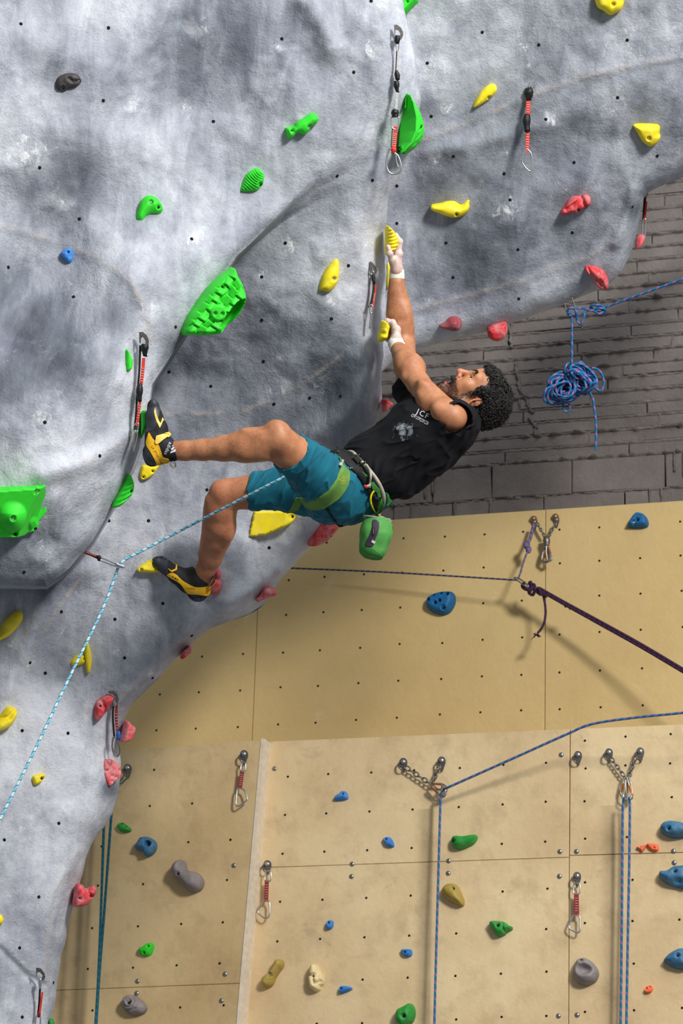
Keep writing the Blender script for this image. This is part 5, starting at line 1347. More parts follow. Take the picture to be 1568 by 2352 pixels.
def base_plane(surf, poly, depth=None, normal=None, lean=.5):
    c2 = poly.mean(0)
    if isinstance(surf, Wall): return surf.at(*c2), surf.n
    if depth is not None: c = P(c2[0], c2[1], depth)
    else:
        hs = [hit(surf, *(c2 + (p - c2) * t)) for p in poly[::max(1, len(poly) // 10)] for t in (.35, .8)]
        ds = [(h[0] - CAM) @ FW for h in hs if h[0] is not None]; c = P(c2[0], c2[1], float(np.median(ds)))
    if normal is not None: return c, nrm(normal)
    hs = [hit(surf, *(c2 + (p - c2) * t)) for p in poly[::max(1, len(poly) // 10)] for t in (.3, .7, 1.0)]
    ns = [h[1] for h in hs if h[0] is not None]
    n_ = nrm(np.sum(ns, 0)) if ns else -ray(*c2)
    return c, nrm(n_ * (1 - lean) - ray(*c2) * lean)
def hold(name, poly, mat, surf, H, label, bolts=(), hf=None, dome=None, group=None, step=None, depth=None, normal=None, lean=.5, rough=.06, skirt=.035, parent=None, peak=None, sharp=False, cat='climbing hold', brec=6.0, bmat=None):
    poly = np.asarray(poly, float)
    out = poly if sharp else fillet(poly, max(28, 5 * len(poly)))
    size = np.ptp(out, axis=0).max(); step = step or max(1.4, size / 34)
    V2, T, nb = fill2d(out, step)
    d = dist_poly(V2[:, 0], V2[:, 1], densify(out, step)); d[:nb] = 0
    c, n_ = base_plane(surf, poly, depth, normal, lean)
    if hf is not None: h = hf(V2[:, 0], V2[:, 1], d)
    else:
        w = dome or max(3.0, d.max() * .95); t = np.clip(d / w, 0, 1); h = H * (1 - (1 - t) ** 2.3) ** .5
        if peak is not None:
            q = np.hypot(V2[:, 0] - peak[0], V2[:, 1] - peak[1]) / size; h = h * (1.25 - .75 * np.clip(q, 0, 1))
    if rough: h = h + H * rough * fbm(V2 + 40 * np.sum(poly[0]), size * .28, 3) * np.clip(d / 4, 0, 1)
    for b in bolts:
        q = np.hypot(V2[:, 0] - b[0], V2[:, 1] - b[1]); h = h - np.minimum(h * .55, .012) * sstep(brec + 1.6, brec - 1.2, q)
    R = np.array([nrm(FW + RT * ((x - W / 2) / FPX) - UP * ((y - H_ / 2) / FPX)) for x, y in V2]) if False else Parr(V2[:, 0], V2[:, 1], np.ones(len(V2))) - CAM
    t_ = ((c - CAM) @ n_) / (R @ n_); B = CAM + R * t_[:, None]
    top = B + n_ * h[:, None]
    bnd = list(range(nb)); n0 = len(V2)
    back = B[:nb] + (B[:nb] - CAM) / np.linalg.norm(B[:nb] - CAM, axis=1)[:, None] * skirt - (B[:nb] - c) * .12
    F = []
    for t in T:
        a, b_, e = t; nn = np.cross(top[b_] - top[a], top[e] - top[a])
        F.append(t if nn @ n_ > 0 else t[::-1])
    ring = np.cross(top[1] - top[0], n_) @ (top[0] - c)
    for i in range(nb):
        j = (i + 1) % nb; f = (i, j, n0 + j, n0 + i); F.append(f)
    V = np.vstack([top, back])
    o = mk(name, V, F, mat, parent, True, label=label, cat=cat if parent is None else None, group=group)
    bv = None
    for k, b in enumerate(bolts):
        i = int(np.argmin(np.hypot(V2[:, 0] - b[0], V2[:, 1] - b[1]))); rb_ = brec * .62 * ((c - CAM) @ FW) / FPX
        dk = len(b) > 2 and b[2] == 0
        Vv, Ff = lathe(top[i] - n_ * .002, n_, [(rb_, 0), (rb_, .004), (rb_ * .85, .0048), (rb_ * .5, .0048), (rb_ * .45, .0015), (.0001, .0015)] if not dk else [(rb_, 0), (rb_, .0028), (rb_ * .8, .003), (.0001, .003)], 12); mk('bolt' if not dk else 'bolt_hole', Vv, Ff, M_HOLE if dk else (bmat or M_BOLT), o)
    return o
def ridges(pl, w, amp):
    pl = np.asarray(pl, float)
    return lambda x, y: amp * np.exp(-(dist_poly(x, y, pl, closed=False) / w) ** 2)
def domef(H, w, p=2.3): return lambda d: H * (1 - (1 - np.clip(d / w, 0, 1)) ** p) ** .5
LS, RS = BV_L, BV_R
zA = lambda t: zz(2, 0, 0, t); zB = lambda t: zz(2, 784, 0, t); zC = lambda t: zz(2, 784, 588, t); zD = lambda t: zz(2, 0, 588, t); zE = lambda t: zz(2, 0, 1176, t); zF = lambda t: zz(2.613, 0, 1764, t); zG = lambda t: zz(2.851, 500, 1700, t); zH = lambda t: zz(2.76, 1000, 1640, t); zU = lambda t: zz(2, 784, 1130, t)
z7s = lambda t: zz(10.69, 300, 900, t); z8s = lambda t: zz(6.533, 300, 1250, t); z2s = lambda t: zz(3.92, 300, 880, t); z3s = lambda t: zz(2.7034, 560, 900, t); z6s = lambda t: zz(6.919, 840, 500, t); z4s = lambda t: zz(6.357, 860, 40, t); z9 = lambda t: zz(7.127, 380, 590, t); z10 = lambda t: zz(4.9, 0, 1080, t)
GY, GG, GR = 'yellow holds on the grey rock', 'green holds on the grey rock', 'red holds on the grey rock'
# black
p = zA('(255,375)(270,350)(310,335)(350,340)(370,360)(372,380)(350,400)(320,405)(300,418)(270,415)(258,400)')
hold('climbing_hold', p, H_BLK, LS, .028, 'black kidney-shaped hold at the upper left of the rock', [(180, 187), (143, 201)], hf=lambda x, y, d: domef(.028, 14)(d) - ridges([(157, 180), (166, 188), (172, 186)], 4, .008)(x, y), brec=3.6)
# green
hold('climbing_hold', zA('(1310,600)(1312,585)(1345,578)(1360,560)(1400,535)(1425,520)(1445,520)(1462,540)(1455,565)(1430,585)(1415,605)(1395,620)(1365,612)(1345,632)(1320,635)'), H_GRN, LS, .045, 'green bone-shaped hold with lumpy ends high on the rock', [(709, 290), (669, 299, 0)], group=GG, brec=4.5)
p = zA('(1100,880)(1110,840)(1130,800)(1160,778)(1180,772)(1205,790)(1212,820)(1205,850)(1180,875)(1140,883)')
hold('climbing_hold', p, H_GRN, LS, .04, 'green hold with concentric ribbed grooves on the rock', [(596, 425, 0)], hf=lambda x, y, d: domef(.042, 22)(d) + .0045 * np.sin(np.hypot(x - 602, y - 388) * 1.18) * np.clip(d / 4, 0, 1) * (np.hypot(x - 596, y - 425) > 9), step=1.3, group=GG, brec=5)
hold('climbing_hold', zA('(625,1018)(622,1000)(632,960)(645,925)(665,905)(690,900)(720,912)(742,940)(748,962)(735,980)(700,985)(675,995)(655,1020)(635,1022)'), H_GRN, LS, .04, 'green comma-shaped hold with one steel bolt, above the seam', [(345, 470), (363, 480, 0)], group=GG, brec=5)
# the woven macro with a pocket
MAC = z9('(1075,165)(1135,300)(1200,420)(1250,570)(1262,700)(1200,860)(1100,1010)(980,1140)(870,1230)(800,1270)(650,1288)(480,1288)(230,1265)(250,1120)(330,950)(440,800)(560,640)(690,470)(830,340)(960,240)')
POC = fillet(z9('(1222,672)(1200,800)(1120,960)(1000,1120)(900,1195)(815,1212)(805,1150)(860,970)(940,860)(1050,730)(1140,680)'))
def mac_h(x, y, d):
    h = domef(.105, 15, 2.0)(d)
    u = (x - 490) * .60 - (y - 690) * .80; v = (x - 490) * .80 + (y - 690) * .60
    u = u + 5 * vnoise(np.stack([x, y], -1), 28); v = v + 5 * vnoise(np.stack([x + 500, y], -1), 26)
    row = np.floor(v / 17.0); uu = u + (row % 2) * 11; a = np.abs(((uu / 23.0) % 1) - .5) * 23; b = np.abs(((v / 17.0) % 1) - .5) * 17
    gr = np.maximum(sstep(9.3, 11.4, a), sstep(6.4, 8.4, b)); tilt = ((uu / 23.0) % 1 - .5) * .010 * np.where(row % 2 == 0, 1, -1)
    boss = np.hypot(x - 485, y - 716); keep = sstep(16, 20, boss)
    h = h + (-.009 * gr + tilt) * keep * np.clip((d - 3) / 6, 0, 1) + .010 * sstep(20, 15, boss)
    ip = in_poly(x, y, POC); dp = dist_poly(x, y, POC)
    h = np.where(ip, h - .095 * np.clip(dp / 5, 0, 1), h + .004 * np.exp(-(dp / 5) ** 2))
    return np.maximum(h, .004)
hold('climbing_hold', MAC, H_GRN, LS, .105, 'big bright green hold with a woven basket pattern and deep pocket', [(477, 717), (493.5, 718), (496, 658, 0)], hf=mac_h, step=1.7, depth=9.545, normal=dirv(.30, .12, 1), rough=0, group=GG, brec=4, skirt=.16)
hold('climbing_hold', zD('(572,435)(585,432)(595,455)(606,480)(603,515)(595,525)(576,525)'), H_GRN, LS, .022, 'narrow small green hold left of the red and black quickdraw', group=GG)
hold('climbing_hold', zD('(650,715)(665,710)(682,718)(686,745)(682,780)(670,805)(655,830)(647,838)(648,780)'), H_GRN, LS, .035, 'green foothold under the raised climbing shoe', depth=9.37, normal=-FW, group=GG, skirt=.12)
p = zD('(515,1155)(520,1130)(545,1085)(570,1035)(590,1000)(605,1020)(612,1055)(605,1090)(585,1115)(560,1140)(535,1155)')
hold('climbing_hold', p, H_GRN, LS, .045, 'green rippled hold on the lower edge of the bulge', [(296, 1126, 0)], hf=lambda x, y, d: domef(.045, 20)(d) + .004 * np.sin((x * .5 + y * .9) * .75) * np.clip(d / 4, 0, 1), depth=9.42, normal=dirv(.40, .1, 1), group=GG, step=1.5, skirt=.12, brec=5)
# big angular green volume at the left edge
def vol_h(x, y, d):
    e = (x - 98) * .93 + (y - 1111) * .36     # distance across the facet edge
    h = .10 + .0003 * (1180 - y) - np.clip(e + 14, 0, 60) * .0033
    h = np.minimum(h, np.clip(d / 3.0, 0, 1) * .12)
    bo = np.hypot((x - 25) / 26, (y - 1180) / 30); h = h + .045 * np.clip(1.25 - bo, 0, 1) ** .7 * np.clip((y - 1140) / 30, 0, 1)
    pk = np.hypot((x - 76) / 11, (y - 1203) / 17); h = h + .03 * np.clip(1.1 - pk, 0, .6)
    return np.maximum(h, .003)
hold('climbing_volume', z10('(-150,185)(0,185)(490,150)(512,165)(522,470)(435,570)(432,640)(390,680)(310,705)(270,735)(0,735)(-150,735)'), H_GRN, LS, .12, 'big angular green volume at the left edge of the picture', [(26, 1180), (80, 1122), (33, 1221, 0), (81, 1213, 0)], hf=vol_h, step=2.2, sharp=True, rough=0, lean=.7, skirt=.08, group=GG, brec=6, cat='climbing volume')
# yellow
hold('climbing_hold', zD('(1465,160)(1465,135)(1480,85)(1510,40)(1535,15)(1550,15)(1558,40)(1557,80)(1550,120)(1530,150)(1505,165)(1480,160)'), H_YEL, LS, .04, 'yellow teardrop hold left of the hanging quickdraw and climber\'s hands', [(765, 640)], group=GY, brec=5)
p = z6s('(305,140)(330,140)(365,165)(420,230)(470,300)(495,365)(485,440)(450,520)(400,560)(350,580)(300,580)(295,400)')
hold('climbing_hold', p, H_YEL, LS, .05, 'yellow ribbed hold gripped by the upper hand', hf=lambda x, y, d: domef(.05, 12)(d) + .004 * np.sin(np.hypot(x - 886, y - 520) * .8) * np.clip(d / 4, 0, 1), depth=9.955, normal=dirv(.35, 0, 1), group=GY, skirt=.10, step=1.3)
p = z6s('(240,1640)(270,1640)(330,1680)(365,1730)(360,1800)(330,1860)(320,1920)(270,1970)(220,1975)(180,1970)(180,1900)(200,1800)(220,1700)')
hold('climbing_hold', p, H_YEL, LS, .045, 'small yellow lumpy hold gripped by the lower hand', hf=lambda x, y, d: domef(.045, 11)(d) + .007 * vnoise(np.stack([x, y], -1), 8) * np.clip(d / 4, 0, 1), depth=9.885, normal=dirv(.35, 0, 1), group=GY, skirt=.10, step=1.3)
hold('climbing_hold', zz(1, 0, 0, '(889,600)(897,612)(902,630)(899,648)(896,658)(889,661)(887,640)'), H_YEL, RS, .02, 'yellow hold mostly hidden behind the upper forearm', group=GY, skirt=.05)
hold('climbing_hold', z7s('(260,1820)(300,1795)(440,1795)(560,1815)(660,1800)(720,1795)(680,1850)(600,1980)(500,2080)(380,2150)(280,2165)(225,2110)(212,2000)(230,1900)'), H_YEL, LS, .03, 'flat yellow fin-shaped hold just below the raised shoe', [(349, 1082, 0), (328, 1095, 0)], dome=7, group=GY, brec=3.2)
hold('climbing_hold', z8s('(90,390)(110,350)(180,300)(280,240)(335,210)(365,300)(420,360)(432,385)(425,415)(330,432)(220,425)(120,415)'), H_YEL, LS, .035, 'small yellow pointed foothold under the lower shoe\'s toes', [(324, 1308)], dome=10, group=GY, brec=3.6)
hold('climbing_hold', z2s('(1110,1150)(1505,1150)(1490,1220)(1440,1275)(1210,1372)(1055,1392)'), H_YEL, LS, .06, 'large flat yellow wedge hold below the thigh', [(670, 1188, 0)], hf=lambda x, y, d: np.minimum(np.clip(d / 2.5, 0, 1) * .075, .022 + .0004 * np.clip(x - 570, 0, 90)) - np.clip(x - 655, 0, 30) * .0008, sharp=True, rough=.02, group=GY, brec=6)
hold('climbing_hold', zE('(-30,575)(0,540)(10,510)(40,480)(75,452)(95,455)(106,475)(98,505)(70,540)(40,570)(10,585)(-20,600)'), H_YEL, LS, .05, 'yellow sausage-like hold at the left edge, upper of two', group=GY, dome=16)
p = zE('(-30,960)(0,925)(25,895)(50,892)(72,905)(76,930)(60,965)(35,990)(0,1005)(-30,1010)')
hold('climbing_hold', p, H_YEL, LS, .05, 'yellow curled hold at the left edge, lower of two', hf=lambda x, y, d: domef(.05, 16)(d) - ridges([(-5, 1650), (15, 1645), (26, 1632)], 5, .018)(x, y), group=GY)
hold('climbing_hold', zE('(390,590)(402,588)(412,620)(421,670)(418,715)(408,742)(398,735)(391,690)(387,640)'), H_YEL, LS, .03, 'thin yellow blade-like hold beside the cyan rope', dome=5, group=GY)
hold('climbing_hold', zE('(322,692)(330,675)(355,655)(380,655)(390,675)(385,695)(360,705)(335,706)'), H_YEL, LS, .03, 'small round yellow hold half behind the cyan rope', [(191, 1513)], group=GY, brec=3)
p = zF('(190,60)(200,45)(240,35)(265,32)(270,45)(255,75)(230,98)(205,102)(195,85)')
hold('climbing_hold', p, H_YEL, LS, .028, 'tiny yellow pocket hold on the lower rock', [(94, 1789, 0)], dome=7, group=GY, brec=4)
hold('climbing_hold', zF('(-40,890)(5,880)(18,900)(20,915)(5,940)(-40,945)'), H_YEL, LS, .025, 'yellow hold just peeking in at the lower left edge', group=GY)
hold('climbing_hold', zz(1, 0, 0, '(1367,-25)(1432,-25)(1434,2)(1427,22)(1413,31)(1400,35)(1385,25)(1369,13)'), H_YEL, RS, .06, 'yellow blocky hold cut by the top edge at the right', [(1408, 8)], group=GY, brec=5, dome=20)
hold('climbing_hold', zB('(605,490)(615,460)(635,425)(665,395)(690,383)(708,390)(714,410)(705,430)(680,455)(650,475)(620,492)'), H_YEL, RS, .035, 'yellow slanted oval hold left of the taped quickdraw', [(1122, 223)], group=GY, brec=4)
p = zB('(1338,577)(1350,567)(1400,564)(1455,570)(1463,590)(1460,610)(1465,630)(1450,655)(1425,671)(1400,665)(1375,640)(1355,605)')
hold('climbing_hold', p, H_YEL, RS, .04, 'yellow heart-shaped hold with dimples near the right edge', [(1490, 315)], hf=lambda x, y, d: domef(.04, 18)(d) - sum(.006 * np.exp(-((x - a) ** 2 + (y - b) ** 2) / 6) for a, b in ((1470, 288), (1479, 287), (1489, 288), (1499, 290))), group=GY, brec=5, step=1.5)
p = zB('(408,955)(412,940)(430,935)(460,930)(490,918)(520,920)(550,935)(570,920)(588,915)(590,935)(585,965)(560,990)(525,1000)(490,995)(450,980)(420,968)')
hold('climbing_hold', p, H_YEL, RS, .045, 'yellow banana-shaped hold with a scooped top edge', [(1050, 490, 0)], hf=lambda x, y, d: domef(.045, 17)(d) - ridges([(1030, 462), (1055, 470), (1072, 465)], 7, .016)(x, y), group=GY, brec=4)
# red
p = zB('(1007,985)(1008,965)(1030,930)(1060,900)(1095,895)(1125,888)(1143,905)(1146,930)(1130,950)(1105,960)(1085,975)(1050,978)(1020,985)')
hold('climbing_hold', p, H_RED, RS, .05, 'chalky red knobbly hold right of the taped quickdraw', [(1328, 479, 0)], hf=lambda x, y, d: domef(.05, 14)(d) - ridges([(1300, 478), (1325, 460), (1335, 452)], 4, .016)(x, y) - ridges([(1336, 452), (1344, 470)], 4, .016)(x, y), group=GR, brec=4)
p = zC('(1115,55)(1120,42)(1145,38)(1180,50)(1210,75)(1225,110)(1222,140)(1200,150)(1175,135)(1155,110)(1145,90)(1125,75)')
hold('climbing_hold', p, H_RED, RS, .045, 'glossy red grooved hold at the nose of the overhang', hf=lambda x, y, d: domef(.045, 14)(d) - ridges([(1348, 612), (1362, 630), (1378, 650)], 3, .016)(x, y) - ridges([(1375, 636), (1386, 655)], 3, .010)(x, y), group=GR)
hold('climbing_hold', zC('(447,320)(455,312)(475,300)(495,280)(520,275)(545,288)(552,310)(545,335)(520,343)(495,340)(460,330)'), H_DRED, RS, .045, 'dull dark red drop-shaped hold above the climber\'s head', [(1039, 753)], peak=(1042, 738), group=GR, brec=3)
hold('climbing_hold', zC('(672,325)(700,308)(750,298)(760,320)(762,345)(750,370)(725,387)(695,385)(675,370)(669,345)'), H_RED, RS, .05, 'round red dome hold hanging from the overhang\'s lower edge', depth=10.66, normal=dirv(0, .4, 1), group=GR, skirt=.06)
hold('climbing_hold', zz(1, 0, 0, '(1458,572)(1459,552)(1464,541)(1472,537)(1475,549)(1471,562)(1464,570)'), H_PNK, RS, .03, 'pale pink hold on the far side of the overhang\'s nose', depth=10.62, normal=dirv(.5, 0, 1), group=GR, skirt=.06)
hold('climbing_hold', zC('(182,660)(200,656)(215,665)(232,680)(220,695)(205,712)(190,716)(184,690)'), H_RED, LS, .03, 'red hold on the rock edge just above the t-shirt', depth=ed(930, 0), normal=dirv(.4, 0, 1), group=GR, skirt=.1)
hold('climbing_hold', z8s('(1250,360)(1290,338)(1340,380)(1360,440)(1352,520)(1368,600)(1355,680)(1320,735)(1260,750)(1200,735)(1180,690)(1185,640)(1230,500)(1245,420)'), H_RED, LS, .04, 'chalky red double-lobed hold behind the lower heel', hf=lambda x, y, d: domef(.045, 12)(d) - ridges([(492, 1322), (506, 1332)], 4, .015)(x, y), group=GR)
hold('climbing_hold', z2s('(1130,1965)(1130,1940)(1170,1900)(1195,1850)(1230,1835)(1280,1845)(1303,1870)(1300,1895)(1280,1910)(1240,1925)(1190,1945)(1150,1965)'), H_PNK, LS, .045, 'pink round-headed hold on the rock edge below the wedge', depth=ed(1363, -.05), normal=dirv(.3, .2, 1), group=GR, skirt=.12, peak=(622, 1355))
hold('climbing_hold', z3s('(398,955)(410,910)(440,850)(475,795)(520,800)(585,820)(550,880)(500,930)(440,957)'), H_RED, LS, .07, 'big smooth chalky red hold under the climber\'s seat', [(754, 1230, 0)], depth=ed(1225, 0), normal=dirv(.3, .1, 1), group=GR, skirt=.14, brec=3.5)
hold('climbing_hold', zE('(828,672)(830,655)(855,630)(870,613)(879,620)(876,640)(860,656)(840,672)'), H_RED, LS, .025, 'tiny red hold on the lower rim of the rock', depth=ed(1497, -.04), normal=dirv(.3, .2, 1), group=GR, skirt=.12)
p = zE('(432,900)(440,870)(465,850)(490,838)(515,842)(525,860)(505,890)(490,915)(465,945)(445,960)(434,950)')
hold('climbing_hold', p, H_RED, LS, .04, 'red hold with a white chalked lobe left of a black hook', [(228, 1620, 0)], hf=lambda x, y, d: domef(.042, 14)(d) - ridges([(230, 1608), (240, 1625), (238, 1640)], 4, .012)(x, y), group=GR, brec=3.5)
hold('climbing_hold', zE('(552,1055)(556,1020)(568,965)(580,956)(600,975)(616,990)(608,1020)(595,1045)(575,1056)'), H_PNK, LS, .045, 'pink block hold right of the hanging black quickdraw', depth=ed(1680, -.02), normal=dirv(.4, 0, 1), group=GR, skirt=.12, dome=8)
p = zz(1, 0, 0, '(233,1750)(240,1743)(258,1745)(272,1758)(276,1772)(273,1785)(262,1795)(250,1807)(242,1800)(236,1782)')
hold('climbing_hold', p, H_PNK, LS, .022, 'flat pink hold with several dimples near the rock edge', [(240, 1770)], hf=lambda x, y, d: domef(.022, 6)(d) - sum(.009 * np.exp(-((x - a) ** 2 + (y - b) ** 2) / 14) for a, b in ((270, 1770), (252, 1782), (262, 1786), (252, 1795))), group=GR, brec=2.8)
p = zF('(435,825)(440,760)(450,705)(470,692)(500,705)(515,725)(550,705)(572,715)(571,745)(550,785)(515,820)(470,832)')
hold('climbing_hold', p, H_RED, LS, .05, 'bright red two-horned hold at the lower rock edge', [(179, 2060, 0), (205, 2056, 0)], hf=lambda x, y, d: domef(.05, 14)(d) - ridges([(196, 2036), (200, 2050), (208, 2056)], 4, .014)(x, y), depth=ed(2055, .0), normal=dirv(.3, 0, 1), group=GR, skirt=.12, brec=3)
hold('climbing_hold', zF('(296,1510)(315,1505)(325,1520)(326,1537)(320,1565)(296,1565)'), H_DGR, LS, .025, 'green hold just cut off by the bottom edge', depth=ed(2345), normal=-FW, skirt=.1)
# green on the right rock
hold('climbing_hold', zz(1, 0, 0, '(912,-25)(966,-25)(961,5)(948,18)(930,36)(923,28)'), H_GRN, RS, .05, 'green hold cut by the top edge of the picture', [(940, 8, 0)], depth=9.98, normal=dirv(-.2, 0, 1), dome=8, sharp=True, group=GG, skirt=.12, brec=3)
CRE = z4s('(395,1215)(405,1165)(435,1138)(500,1165)(560,1240)(640,1360)(690,1480)(716,1600)(702,1740)(650,1840)(560,1930)(460,1990)(335,2005)(345,1900)(372,1600)(385,1400)')
CRL = z4s('(430,1138)(395,1215)(385,1400)(372,1600)(345,1900)(335,2005)'); CRR = z4s('(430,1138)(500,1165)(560,1240)(640,1360)(690,1480)(716,1600)(702,1740)(650,1840)(560,1930)(460,1990)(335,2005)')
CRM = z4s('(420,1145)(480,1300)(525,1500)(520,1700)(450,1880)(340,2003)')
GLY = [z4s(t) for t in ('(470,1240)(500,1190)(530,1210)(500,1250)', '(520,1310)(555,1280)', '(535,1390)(590,1330)(625,1350)(600,1410)', '(560,1540)(620,1470)(650,1500)(620,1560)', '(590,1470)(630,1520)', '(690,1520)(700,1580)(660,1620)', '(560,1700)(630,1640)', '(540,1810)(625,1710)', '(640,1840)(600,1870)', '(560,1850)(500,1900)', '(665,1660)(690,1740)')]
def cre_h(x, y, d):
    dl = dist_poly(x, y, CRL, closed=False); dr = dist_poly(x, y, CRR, closed=False); dm = dist_poly(x, y, CRM, closed=False)
    left = dl / (dl + dm + 1e-6); right = dr / (dr + dm + 1e-6); isl = in_poly(x, y, np.vstack([CRL, CRM[::-1]]))
    h = .085 * np.where(isl, left, np.clip(right, 0, 1) ** .6)
    for g_ in GLY: h = h - .005 * np.exp(-(dist_poly(x, y, g_, closed=False) / 1.3) ** 2) * (d > 3)
    return np.maximum(h, 0)
hold('climbing_hold', CRE, H_GRN, LS, .085, 'large green crescent hold with carved marks beside the long quickdraw', [(960, 296, 0)], hf=cre_h, depth=ed(290, -.06), normal=dirv(.25, 0, 1), lean=.6, rough=0, step=1.5, group=GG, skirt=.22, brec=4)
# blue
hold('climbing_hold', zz(1, 0, 0, '(139,582)(150,572)(163,571)(169,583)(167,600)(157,606)(144,594)'), H_BLU, LS, .03, 'small bright blue hold on the upper left rock', [(158, 581)], brec=3)
# upper beige wall
p = zU('(392,520)(400,490)(440,468)(480,462)(515,465)(525,490)(522,520)(500,555)(470,568)(430,558)(400,540)')
PK = [(989, 1383.5), (1000, 1372.5), (1017.5, 1368.5), (1032.5, 1371), (1005, 1391), (1015, 1386)]
hold('climbing_hold', p, H_DBL, UW, .05, 'deep blue rounded hold with many finger pockets on the upper beige wall', [(1023, 1402, 0)], hf=lambda x, y, d: domef(.055, 14)(d) - sum(.03 * np.exp(-(((x - a) ** 2 + (y - b) ** 2) / 11) ** 2) for a, b in PK), step=1.3, brec=5)
hold('climbing_hold', zU('(1320,165)(1325,140)(1345,110)(1365,100)(1395,110)(1410,135)(1408,160)(1385,168)'), H_DBL, UW, .05, 'deep blue trapezoid hold below the brick wall', [(1459, 1206), (1467, 1201, 0)], dome=9, brec=4)
# lower beige wall
GL = 'holds on the lower beige wall'
hold('climbing_hold', zF('(705,350)(720,332)(745,330)(760,345)(785,360)(788,380)(765,390)(735,385)(718,375)'), H_DGR, LP, .03, 'small chalky green hold beside the teal double rope, upper', [(282, 1894, 0), (292, 1899, 0)], group=GL, brec=2.8)
p = zF('(818,490)(830,465)(845,430)(870,418)(905,420)(935,440)(945,475)(930,510)(905,532)(880,535)(868,505)(845,500)')
hold('climbing_hold', p, H_TEA, LP, .06, 'dull blue hold with a round pocket left of the grey boomerang', [(330, 1931, 0)], hf=lambda x, y, d: domef(.06, 12)(d) - .04 * sstep(8.5, 4.5, np.hypot(x - 348, y - 1943)), group=GL, brec=3)
hold('climbing_hold', zF('(1040,640)(1045,600)(1065,570)(1100,555)(1120,570)(1128,610)(1145,622)(1185,630)(1215,655)(1228,690)(1215,730)(1185,748)(1145,745)(1105,715)(1080,685)(1060,665)'), H_GRY, LP, .085, 'grey boomerang-shaped hold on the left beige panel', [(421, 2014, 0)], group=GL, brec=4.5, dome=20)
hold('climbing_hold', zF('(835,1110)(840,1080)(865,1070)(885,1055)(910,1050)(925,1065)(922,1095)(905,1125)(880,1132)(850,1122)'), H_GRN, LP, .035, 'small lumpy bright green hold above the horizontal joint at left', [(345, 2176, 0), (335, 2190, 0)], group=GL, brec=2.8)
p = zF('(735,1415)(750,1380)(780,1362)(815,1368)(850,1390)(880,1425)(885,1450)(865,1478)(830,1488)(795,1488)(760,1465)(740,1440)')
hold('climbing_hold', p, H_GRY, LP, .06, 'grey stepped oval hold at the bottom left', [(306, 2307, 0)], hf=lambda x, y, d: domef(.06, 22)(d) + .004 * np.sign(np.sin(np.hypot(x - 305, y - 2305) * .9)) * (np.hypot(x - 305, y - 2305) < 22) * np.clip(d / 3, 0, 1), group=GL, brec=5)
for i, (t, lab, bl) in enumerate((('(768,395)(770,370)(800,350)(815,335)(840,338)(855,365)(850,390)(800,398)', 'small bright blue hold just below the top of the lower wall', [(790, 1826)]), ('(1085,650)(1105,637)(1130,638)(1150,665)(1155,700)(1125,703)(1100,690)', 'small bright blue leaf-like hold left of the hanging rope', [(889, 1930)]),
        ('(710,1215)(720,1190)(745,1180)(760,1195)(755,1225)(735,1243)(715,1235)', 'tiny bright blue round hold in the middle of the panel', [(758, 2122)]), ('(1203,1375)(1225,1370)(1265,1372)(1275,1395)(1265,1418)(1235,1420)(1215,1405)', 'tiny bright blue hold close left of the hanging rope', [(932, 2189)]), ('(797,1635)(805,1615)(840,1610)(878,1620)(880,1635)(850,1650)(805,1662)', 'tiny bright blue two-part hold right of the cream hold', [(786, 2273)]))):
    hold('climbing_hold', zG(t), H_BLU, LW, .03, lab, [b + (0,) for b in bl], group=GL, brec=2.6)
hold('climbing_hold', zG('(292,1595)(300,1560)(340,1525)(365,1490)(380,1450)(410,1437)(435,1450)(435,1485)(410,1520)(385,1560)(365,1605)(335,1627)(305,1618)'), H_OLV, LW, .055, 'olive yellow bottle-shaped hold left of the cream hold', [(626, 2243)], group=GL, brec=5)
p = zG('(600,1560)(605,1510)(620,1475)(640,1468)(665,1485)(685,1530)(703,1570)(698,1600)(680,1615)(675,1640)(645,1650)(610,1625)(603,1600)')
hold('climbing_hold', p, H_CRM, LW, .06, 'cream knotted hold near the bottom of the wall', [(728, 2244, 0)], hf=lambda x, y, d: domef(.06, 15)(d) - ridges(zG('(605,1540)(640,1560)(650,1610)(680,1590)'), 3, .016)(x, y) - ridges(zG('(670,1500)(672,1560)(690,1590)'), 3, .012)(x, y), group=GL, brec=4.5)
hold('climbing_hold', zG('(1172,1790)(1185,1765)(1225,1745)(1265,1725)(1290,1750)(1297,1795)(1285,1840)(1265,1862)(1230,1885)(1200,1880)(1170,1840)'), H_DGR, LW, .07, 'green egg-shaped hold cut near the bottom edge', [(934, 2339, 0)], group=GL, brec=6)
hold('climbing_hold', zH('(102,825)(108,790)(130,775)(180,778)(230,770)(262,770)(266,795)(240,830)(190,855)(150,861)(120,850)'), H_DGR, LW, .055, 'green horn-shaped hold right of the hanging rope', [(1046, 1936, 0)], group=GL, brec=5)
hold('climbing_hold', zH('(45,1130)(55,1100)(85,1080)(125,1080)(150,1100)(168,1140)(185,1185)(180,1218)(160,1220)(115,1200)(70,1170)'), H_OLV, LW, .06, 'olive yellow fang-shaped hold right of the hanging rope', [(1047, 2046, 0)], group=GL, brec=5)
p = zH('(345,1330)(360,1315)(400,1315)(440,1320)(465,1340)(488,1350)(488,1370)(460,1385)(440,1405)(400,1412)(375,1390)(355,1355)')
hold('climbing_hold', p, H_DGR, LW, .055, 'green fish-shaped hold with a ridge near the middle', [(1149, 2130, 0)], hf=lambda x, y, d: domef(.055, 14)(d) - ridges(zH('(435,1330)(440,1370)(450,1395)'), 2.5, .014)(x, y), group=GL, brec=5)
p = zH('(878,1650)(880,1600)(905,1560)(945,1548)(990,1570)(1025,1610)(1037,1650)(1020,1695)(985,1718)(940,1722)(900,1700)')
